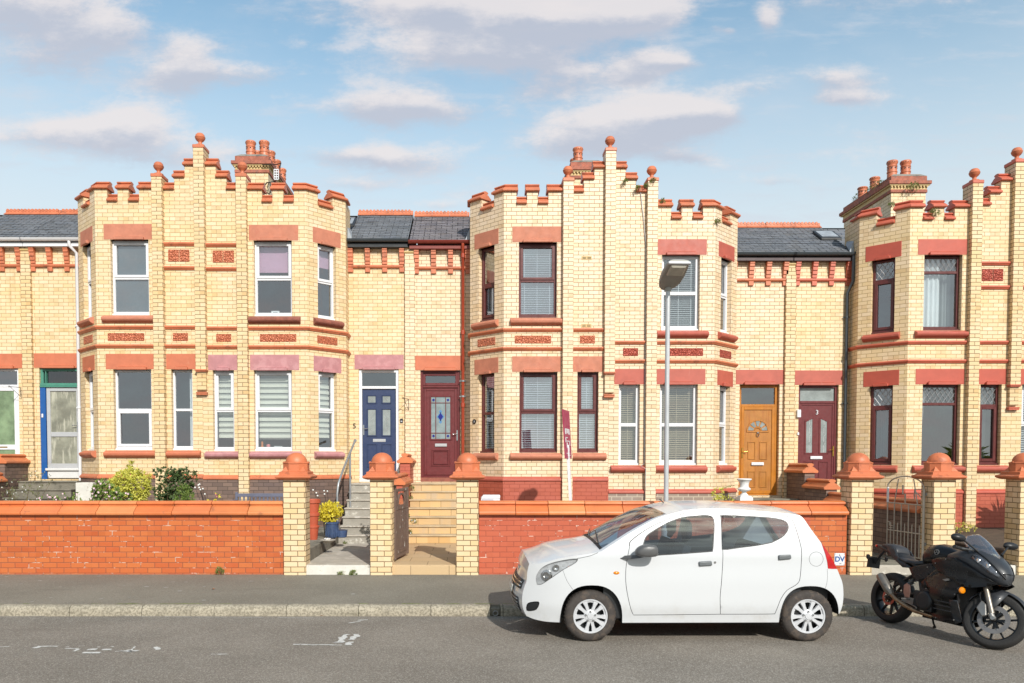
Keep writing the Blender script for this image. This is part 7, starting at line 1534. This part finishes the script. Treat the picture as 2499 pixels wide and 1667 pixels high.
# ================================================================== plants
def leafmat(name, c1, c2, scale=14.):
    m, t, p, out = newmat(name); pos = t.node('ShaderNodeNewGeometry').outputs['Position']
    rn = t.node('ShaderNodeTexVoronoi', ins={'Vector': pos, 'Scale': 22.}); g_ = t.node('ShaderNodeSeparateColor', ins={0: rn.outputs['Color']}).outputs[0]
    t.l.new(t.mix(g_, c1, c2), p.inputs['Base Color']); p.inputs['Roughness'].default_value = .5
    tl_ = t.node('ShaderNodeBsdfTranslucent'); t.l.new(t.mix(g_, c1, c2), tl_.inputs[0]); mx = t.node('ShaderNodeMixShader', ins={0: .25}); t.l.new(p.outputs[0], mx.inputs[1]); t.l.new(tl_.outputs[0], mx.inputs[2]); t.l.new(mx.outputs[0], out.inputs[0]); return m
LM = dict(yg=leafmat('yellow_green_leaf', (.46, .46, .05), (.72, .68, .16)), dk=leafmat('dark_leaf', (.045, .08, .022), (.10, .15, .045)), mid=leafmat('mid_green_leaf', (.12, .20, .035), (.24, .32, .07)), yl=leafmat('golden_leaf', (.62, .52, .03), (.82, .72, .08)),
          dry=leafmat('dry_green_leaf', (.12, .13, .05), (.22, .22, .10)), moss=leafmat('weed_leaf', (.10, .15, .03), (.26, .30, .08)))
FM = dict(pink=M_('pink_petal', srgb(240, 206, 216), .6, var=.06), white=M_('white_petal', srgb(246, 246, 240), .6, var=.03), rose=M_('rose_petal', srgb(222, 130, 134), .6, var=.15), orange=M_('orange_leaf', srgb(206, 120, 50), .7, var=.2))
def leaf(mb, p, d, n, L, w_):
    d = d.normalized(); s = d.cross(n); s = s.normalized() if s.length > 1e-4 else Vector((1, 0, 0)); n = s.cross(d).normalized(); m = p+d*L*.5+n*L*.08
    mb.add([p, m+s*w_*.5, p+d*L, m-s*w_*.5], [(0, 1, 2, 3)])
def rv():
    while True:
        v = Vector((rnd.uniform(-1, 1), rnd.uniform(-1, 1), rnd.uniform(-1, 1)))
        if .05 < v.length < 1: return v
def bush(name, label, cat, base, blobs, lm, size=(.05, .022), stem='stem', flowers=None, group=None, stems=8):
    """blobs: (centre offset, radii, leaf count); leaves sit in small rosettes on twigs spread through each blob"""
    root = thing(name, label, cat, base, group); B0 = Vector(base); mb = MB(); st = MB(); fl = MB(); tips = []
    for off, rad, cnt in blobs:
        c = B0+Vector(off); k = 0
        while k < cnt:
            v = rv(); v = v.normalized()*(v.length**.45); v *= 1+.22*noise.noise(v*2.3+c); p = c+Vector((v.x*rad[0], v.y*rad[1], v.z*rad[2]))
            if p.z < B0.z+.01: continue
            m_ = rnd.randint(4, 7); ax = (v+Vector((0, 0, .6))).normalized(); tips.append(p)
            for q in range(m_):
                d = (rv().normalized()*.9+ax*.7).normalized(); L = size[0]*rnd.uniform(.7, 1.3); leaf(mb, p+d*.006, d, (ax+rv()*.5), L, size[1]*rnd.uniform(.8, 1.2)); k += 1
    for i in range(stems):
        p = rnd.choice(tips); m = B0.lerp(p, .5)+Vector((rnd.uniform(-.03, .03), rnd.uniform(-.03, .03), .03)); st.tube([B0+Vector((rnd.uniform(-.04, .04), rnd.uniform(-.04, .04), -.01)), m, p], [.007, .005, .002], 5)
    mb.build('foliage', LM[lm], root, recalc=False, uv=False); st.build(stem, MT['twig'], root, uv=False)
    if flowers:
        fm, cnt, fs, zone = flowers
        for i in range(cnt):
            p = rnd.choice(tips)+rv()*.02; p.z += .015; p.y -= abs(rnd.gauss(0, .03))
            for q in range(5): a_ = q*1.2566; d = Vector((math.cos(a_), -.35, math.sin(a_))); leaf(fl, p, d, Vector((0, -1, .2)), fs, fs*.8)
        fl.build('flowers', FM[fm], root, recalc=False, uv=False)
    return root
MT['twig'] = M_('twig', srgb(108, 84, 60), .9, var=.2)
X_ = lambda px, py, Y: pix(px, py, Y)
p = X_(318, 1170, 14.6); bush('shrub', 'yellow green leafy shrub behind the orange wall below the dark window', 'shrub', (p.x, 14.6, .48), [((.02, 0, 1.0), (.34, .26, .32), 2300), ((-.24, 0, .88), (.2, .2, .28), 700), ((.0, 0, .55), (.3, .22, .4), 900), ((.03, 0, 1.33), (.05, .05, .12), 70)], 'yg', (.075, .026))
p = X_(425, 1170, 14.9); bush('rose_bush', 'dark green rose bush beside the yellow green shrub', 'bush', (p.x, 14.9, .48), [((0, 0, .92), (.34, .26, .34), 1300), ((-.12, 0, 1.24), (.30, .2, .10), 230), ((.2, 0, 1.18), (.22, .2, .14), 230), ((.05, -.05, .6), (.34, .2, .35), 1000)], 'dk', (.06, .038), stems=16)
p = X_(450, 1195, 14.2); bush('fern_clump', 'bright green feathery clump in front of the rose bush', 'plant', (p.x, 14.2, .48), [((0, 0, .75), (.16, .14, .28), 900)], 'mid', (.06, .014))
p = X_(262, 1190, 13.9); bush('geranium', 'pink flowering geranium bush by the white pedestal', 'flowering plant', (p.x, 13.9, .48), [((0, 0, .72), (.30, .2, .26), 900), ((-.08, 0, .98), (.16, .15, .16), 300), ((.22, 0, .76), (.2, .15, .22), 300)], 'mid', (.055, .042), flowers=('pink', 80, .024, 1))
for px_, w_, lab in ((118, .11, 'small pink geranium peeping over the orange wall nearest the left edge'), (150, .10, 'small pink geranium over the orange wall in front of the grey steps'), (186, .06, 'small green sprig over the orange wall beside the white pedestal')):
    p = X_(px_-(8 if px_ < 120 else 0), 1210, 13.1); bush('geranium', lab, 'flowering plant', (p.x, 13.1, .9), [((0, 0, .42), (w_, .08, .10), 46)], 'mid', (.045, .035), flowers=('pink', 16 if px_ < 180 else 3, .018, 1))
p = X_(28, 1200, 14.3); bush('daisy_clump', 'straggly daisies growing over the grey dividing wall at the left', 'flowering plant', (p.x, 14.6, .6), [((0, 0, .7), (.34, .3, .20), 460), ((.2, .2, 1.0), (.25, .3, .16), 260), ((-.2, 0, .85), (.3, .2, .2), 200)], 'dry', (.035, .012), flowers=('white', 26, .013, 1))
p = X_(519, 1205, 14.4); bush('hydrangea', 'small hydrangea with yellow leaves and a pink head left of the bench', 'flowering plant', (p.x, 14.4, .48), [((0, 0, .66), (.14, .1, .09), 70), ((.05, 0, .82), (.05, .05, .05), 10)], 'yl', (.05, .035), flowers=('rose', 26, .018, 1))
bush('golden_shrub', 'bright golden shrub growing in the blue glazed pot', 'potted plant', (bx, byy, .78), [((-.03, 0, .20), (.21, .18, .18), 1300), ((-.12, 0, .02), (.12, .12, .12), 260)], 'yl', (.055, .022))
p = X_(1752, 1210, 15.6); bush('shrub', 'small yellow green shrub behind the wall above the car roof', 'shrub', (p.x, 15.6, .48), [((0, 0, .78), (.10, .1, .18), 150), ((.16, 0, .66), (.12, .1, .10), 110)], 'yg', (.055, .024)); 
b = MB(); b.tube([(p.x+.02, 15.6, 1.3), (p.x+.12, 15.6, 1.42), (p.x+.25, 15.6, 1.46)], .004, 5)
for k in range(12): leaf(b, Vector((p.x+.10+.018*k, 15.6, 1.41+.005*k)), rv(), rv(), .04, .02)
o_ = b.build('tendril', LM['mid'], bpy.data.objects['shrub.001'] if 'shrub.001' in bpy.data.objects else None, recalc=False, uv=False)
p = X_(970, 1150, 13.4); bush('climbing_plant', 'dark leaved plant with white flowers behind the middle gate pillar', 'plant', (-1.58, 14.6, .48), [((0, 0, 1.15), (.13, .12, .22), 220), ((.04, 0, .8), (.12, .1, .3), 160)], 'dk', (.05, .03), flowers=('white', 5, .02, 1))
p = X_(2380, 1300, 15.9); bush('ground_plant', 'low pale flowering plants at the foot of the red plinth on the right', 'plant', (9.98, 15.9, .48), [((0, 0, .08), (.42, .15, .14), 520)], 'yg', (.04, .016), flowers=('rose', 40, .01, 1))
for i, (px_, py_, Y, r_, lab) in enumerate(((1003, 1195, 17.0, .06, 'highest tuft of weeds growing beside the sandstone steps'), (1000, 1215, 16.7, .05, 'second tuft of weeds down beside the sandstone steps'), (992, 1262, 15.6, .06, 'tuft of weeds at the middle of the sandstone steps'), (1010, 1275, 15.7, .05, 'daisies growing on the lower sandstone steps'), (1000, 1300, 15.2, .04, 'small daisies at the foot of the sandstone steps'),
                                         (536, 1396, 12.50, .055, 'green weed at the foot of the orange wall on the pavement'), (843, 1328, 15.74, .03, 'tiny weed at the foot of the white steps'), (862, 1403, 12.48, .05, 'flat weed at the base of the white landing'), (832, 1405, 12.49, .045, 'low weed along the white landing edge nearest the left'),
                                         (1525, 444, YB-.08, .03, 'fern in the gable brickwork right of the tallest middle finial'), (1556, 460, YB-.1, .03, 'fern beside the white cables on the middle gable'), (1578, 455, YB-.1, .035, 'fern behind the right pilaster of the middle gable'), (1594, 443, YB-.13, .03, 'tiny fern on the right pilaster of the middle gable'), (1618, 494, YB-.05, .035, 'fern under the coping beside the right pilaster of the middle bay'), (1751, 543, YB-.02, .04, 'small fern near the corner of the middle bay'),
                                         (2281, 525, YB-.08, .10, 'trailing weed in the battlement of the right bay'), (2176, 503, YB+.5, .05, 'weed in the canted battlement of the right bay'), (2098, 492, 22.3, .20, 'fern at the far end of the right chimney'), (2130, 475, 21.3, .20, 'fern halfway along the right chimney'), (2148, 462, 20.6, .20, 'fern near the front of the right chimney'), (2228, 463, 19.95, .16, 'weed under the front corner of the right chimney'), (2072, 525, 22.8, .10, 'dark weed hanging from the back of the right chimney'))):
    p = X_(px_, py_, Y); bush('weed', lab, 'weed', (p.x, Y, p.z-.02), [((0, -.01, .03), (r_, r_*.6, r_*1.1), int(60+900*r_))], 'moss', (.035 if Y < 17 else .05, .012), stems=3, flowers=('white', 5, .012, 1) if 'daisies' in lab else None)
# spiky palm standing just outside the frame on the right; its shadow falls on the red plinth
pr_ = thing('palm', 'spiky palm beyond the right gate pillar', 'palm', (12.45, 15.1, .48)); b = MB(); b.tube([(12.45, 15.1, .4), (12.5, 15.1, 1.2), (12.45, 15.12, 1.9)], [.10, .08, .07], 10); b.build('trunk', MT['twig'], pr_, uv=False)
b = MB()
for k in range(150):
    c = Vector((12.45, 15.12, 1.95)); d = rv().normalized(); d.z = abs(d.z)*.9-.25; d.normalize(); s = d.cross(Vector((0, 0, 1))).normalized(); L = rnd.uniform(.5, .8); m = c+d*L*.55; t_ = c+d*L+Vector((0, 0, -.22*L)); b.add([c-s*.012, c+s*.012, m+s*.022, t_, m-s*.022], [(0, 1, 2, 3, 4)])
b.build('crown', LM['mid'], pr_, recalc=False, uv=False)
# fallen leaves
for px_, py_, lab in ((12, 1494, 'yellow fallen leaf in the gutter at the left edge'), (52, 1494, 'brown fallen leaf in the gutter near the left edge'), (282, 1496, 'red fallen leaf in the gutter below the kerb'), (785, 1503, 'orange fallen leaf in the gutter before the steps'), (520, 1438, 'orange fallen leaf on the pavement before the orange wall')):
    z_ = .132 if py_ < 1450 else .006; q = ground(px_, py_, z_); b = MB(); b.add([(q.x-.025, q.y, z_), (q.x, q.y-.018, z_+.012), (q.x+.03, q.y+.004, z_+.004), (q.x, q.y+.02, z_+.01)], [(0, 1, 2, 3)]); tag(b.build('fallen_leaf', FM['orange'], recalc=False, uv=False), lab, 'leaf', 'fallen leaves by the kerb')
# ================================================================== small things on the facades
do_x = lambda px, py: PX(px, py, YD-.08)
def bracket(hs, px, pyt, pyb, Y, side):
    b = MB(); x = PX(px, pyt, Y); zt, zb = PZ(pyt, Y), PZ(pyb, Y); b.tube([(x, Y, zt), (x, Y, zb)], .006, 6); b.tube([(x, Y, zt), (x+side*.1, Y-.28, zt-.0)], .006, 6); b.tube([(x, Y, zb), (x+side*.09, Y-.25, zt-.01)], .005, 6); b.tube([(x+side*.1+.02*math.cos(q), Y-.28, zt+.02*math.sin(q)) for q in (0, 1, 2, 3, 4, 5)], .005, 6); b.build('basket_bracket', MT['iron'], hs, smooth=50, uv=False)
bracket(H[4], 997, 974, 1001, YD-.075, -1); bracket(H[6], 50, 946, 968, YD-.075, -1)
Mw = lambda x, z, Y: Matrix(((1, 0, 0, x), (0, 0, -1, Y), (0, 1, 0, z), (0, 0, 0, 1)))
text('5', .17, .006, Mw(PX(865, 1040, YD), PZ(1040, YD), YD-.008), 'house_number', MT['iron'], H[5])
b = MB(); x, z = PX(980, 1027, YD), PZ(1027, YD); b.box(x-.035, x+.035, YD-.03, YD, z-.05, z+.05); o_ = b.build('doorbell', MT['black_plastic'], H[5], bevel=.01); b = MB(); b.box(x-.02, x+.02, YD-.034, YD-.029, z-.03, z+.0); b.build('button', MT['alu'], o_)
b = MB(); x, z = PX(1156, 1029, YC-.1), PZ(1029, YC-.1); ca_ = Pl((3.09-3.05, YC), (1, -1)); b.lathe([(.055, 0), (.055, .012), (.0, .013)], (0, 0, 0), 24, M=Matrix.Translation(ca_.P(.14, z, .0)) @ ca_.n.to_3d().to_track_quat('Z', 'Y').to_matrix().to_4x4(), cap=False); o_ = b.build('number_plaque', MT['iron'], H[4], uv=False)
b = MB(); ca_.box(b, .13, .155, z-.02, z-.012, -.016, -.013); ca_.box(b, .145, .155, z-.02, z+.02, -.016, -.013); ca_.box(b, .13, .155, z+.012, z+.02, -.016, -.013); b.build('numeral', MT['white_pvc'], o_)
b = MB(); x = PX(1948, 1008, YD); b.box(x-.045, x+.045, YD-.06, YD, PZ(1019, YD), PZ(1000, YD)); b.build('meter_cover', MT['white_pvc'], H[2], bevel=.008)
b = MB(); x = PX(1947, 1058, YD); b.box(x-.02, x+.02, YD-.03, YD, PZ(1062, YD), PZ(1055, YD)); b.build('doorbell', MT['white_pvc'], H[2], bevel=.004)
# cables down the middle gable
b = MB(); xc = PX(1575, 800, YB-.03); z0_ = 7.6
b.tube([(xc-.16, YB+.1, 8.0), (xc-.14, YB-.02, 7.93), (xc-.06, YB-.03, 7.3), (xc, YB-.03, 6.6), (xc, YB-.03, 3.0), (xc, YB-.035, 1.9), (xc-.10, YB-.13, 1.84), (xc+.01, YB-.13, 1.78), (xc+.01, YB-.05, .5)], .008, 6); b.build('cable', MT['alu'], H[3], smooth=60, uv=False)
b = MB(); b.tube([(xc-.02, YB+.1, 8.0), (xc+.02, YB-.02, 7.9), (xc+.035, YB-.03, 7.2), (xc+.02, YB-.025, 6.6), (xc+.02, YB-.025, 2.0)], .007, 6); b.build('cable', MT['iron'], H[3], smooth=60, uv=False)
# aerials on the left chimney
ae = thing('television_aerial', 'broken aerial with a white panel on the left chimney', 'aerial', (-5.08, 20.1, 8.9)); b = MB()
P9 = lambda px, py, Y=20.0: tuple(pix(px, py, Y))
b.tube([P9(640, 403), P9(668, 402), P9(686, 399)], .012, 6); b.tube([P9(652, 460, 19.95), P9(656, 445, 19.95), P9(672, 443, 19.95), P9(676, 432, 19.95)], .012, 6); b.tube([P9(675, 432, 19.95), P9(686, 398, 19.95)], .010, 6)
loop = [P9(x, y, 19.9) for x, y in ((644, 455), (652, 445), (659, 446), (661, 460), (660, 470), (656, 473), (648, 468), (644, 458))]; b.tube(loop, .014, 6, closed=True); b.build('mast', MT['iron'], ae, smooth=50, uv=False)
b = MB(); q0, q1 = pix(669, 414, 19.9), pix(680, 438, 19.9)
for i in range(3): xx = q0.x+(q1.x-q0.x)*i/2; b.box(xx-.009, xx+.009, 19.88, 19.9, q1.z, q0.z)
for i in range(5): zz = q1.z+(q0.z-q1.z)*i/4; b.box(q0.x, q1.x, 19.885, 19.905, zz-.012, zz+.012)
b.build('panel', MT['white_pvc'], ae, bevel=.002)
# roof lights
def rooflight(hs, px0, px1, py, m1, dz, h=.16):
    a_, b_ = PX(px0, py, 19.1), PX(px1, py, 19.1); ze = 7.085+dz; ey = YD-.17; sl_ = (8.20-7.085)/(1.62+.17); y0_, y1_ = 18.95, 19.45
    f = lambda y: ze+(y-ey)*sl_+.03; b = MB(); b.add([(a_, y0_, f(y0_)), (b_, y0_, f(y0_)), (b_, y1_, f(y1_)), (a_, y1_, f(y1_)), (a_, y0_, f(y0_)+.06), (b_, y0_, f(y0_)+.06), (b_, y1_, f(y1_)+.06), (a_, y1_, f(y1_)+.06)], [(0, 3, 2, 1), (4, 5, 6, 7), (0, 1, 5, 4), (1, 2, 6, 5), (2, 3, 7, 6), (3, 0, 4, 7)]); o = b.build('roof_light', MT['black_plastic'], hs, bevel=.01)
    b = MB(); k = .05; b.add([(a_+k, y0_+k, f(y0_+k)+.066), (b_-k, y0_+k, f(y0_+k)+.066), (b_-k, y1_-k, f(y1_-k)+.066), (a_+k, y1_-k, f(y1_-k)+.066)], [(0, 1, 2, 3)]); b.build('pane', MT[m1], o, recalc=False)
rooflight(H[2], 1998, 2048, 570, 'lead', -.33); rooflight(H[5], 848, 866, 545, 'lead', -.02)
# white globe garden lights
for lab, pts, Y in (('white globe lights on black wires beside the rose bush', ((484, 1184), (487, 1182), (476, 1190), (486, 1190), (495, 1193), (489, 1195), (500, 1206)), 14.6), ('white globe lights on black wires above the terracotta pots', ((764, 1196), (772, 1203), (775, 1210), (791, 1198), (799, 1199), (792, 1206)), 15.3)):
    c0 = pix(pts[-1][0], 1230, Y); g_ = thing('garden_lights', lab, 'garden light', (c0.x, Y, .48)); b = MB(); b2 = MB()
    for q in pts: p = pix(q[0], q[1], Y); b = MB(); b.lathe([(.0, -.018), (.012, -.012), (.018, 0), (.012, .012), (.0, .018)], tuple(p), 10, cap=False); b.build('globe', FM['white'], g_, smooth=180, uv=False); b2.tube([(c0.x, Y, .5), (c0.x*.5+p.x*.5+.05, Y, (p.z+.5)/2+.12), tuple(p)], .0035, 5)
    b2.build('wire', MT['iron'], g_, uv=False)
# ornaments on the window boards
def orn(name, label, cat, m, prof, x, y, z): b = MB(); b.lathe(prof, (x, y, z), 14, cap=False); tag(b.build(name, m, smooth=50, uv=False), label, cat)
zb_ = 2.17+.06-.02; yk = YB+.19
x0 = PX(640, 1090, yk); orn('cat_figurine', 'orange figurine on the window board behind the striped blind', 'ornament', FM['orange'], [(.03, 0), (.035, .05), (.02, .10), (.028, .13), (.02, .17), (.0, .18)], x0, yk, zb_)
x0 = PX(655, 1090, yk); orn('flower_vase', 'small pink flower vase beside the orange figurine', 'vase', FM['rose'], [(.02, 0), (.03, .04), (.045, .08), (.04, .11), (.0, .12)], x0, yk, zb_)
x0 = PX(679, 1090, yk); b = MB(); b.box(x0-.09, x0+.09, yk, yk+.01, zb_, zb_+.075); o_ = b.build('photo_frame', MT['white_pvc'], bevel=.002); tag(o_, 'small white photo frame on the lower window board behind the striped blind', 'photo frame'); b = MB(); b.box(x0-.075, x0+.075, yk-.002, yk+.0, zb_+.012, zb_+.062); b.build('picture', MT['room'], o_)
x0 = PX(672, 758, yk); b = MB(); b.box(x0-.09, x0+.09, yk, yk+.012, 5.19, 5.28); o_ = b.build('photo_frame', MT['white_pvc'], bevel=.002); tag(o_, 'white photo frame in the upper window with the pink blind', 'photo frame'); b = MB(); b.box(x0-.05, x0+.05, yk-.002, yk, 5.20, 5.25); b.build('picture', MT['room'], o_)
b = MB(); b.box(PX(2460, 1285, 12.5), PX(2468, 1285, 12.5), 12.44, 12.458, PZ(1290, 12.5), PZ(1283, 12.5))
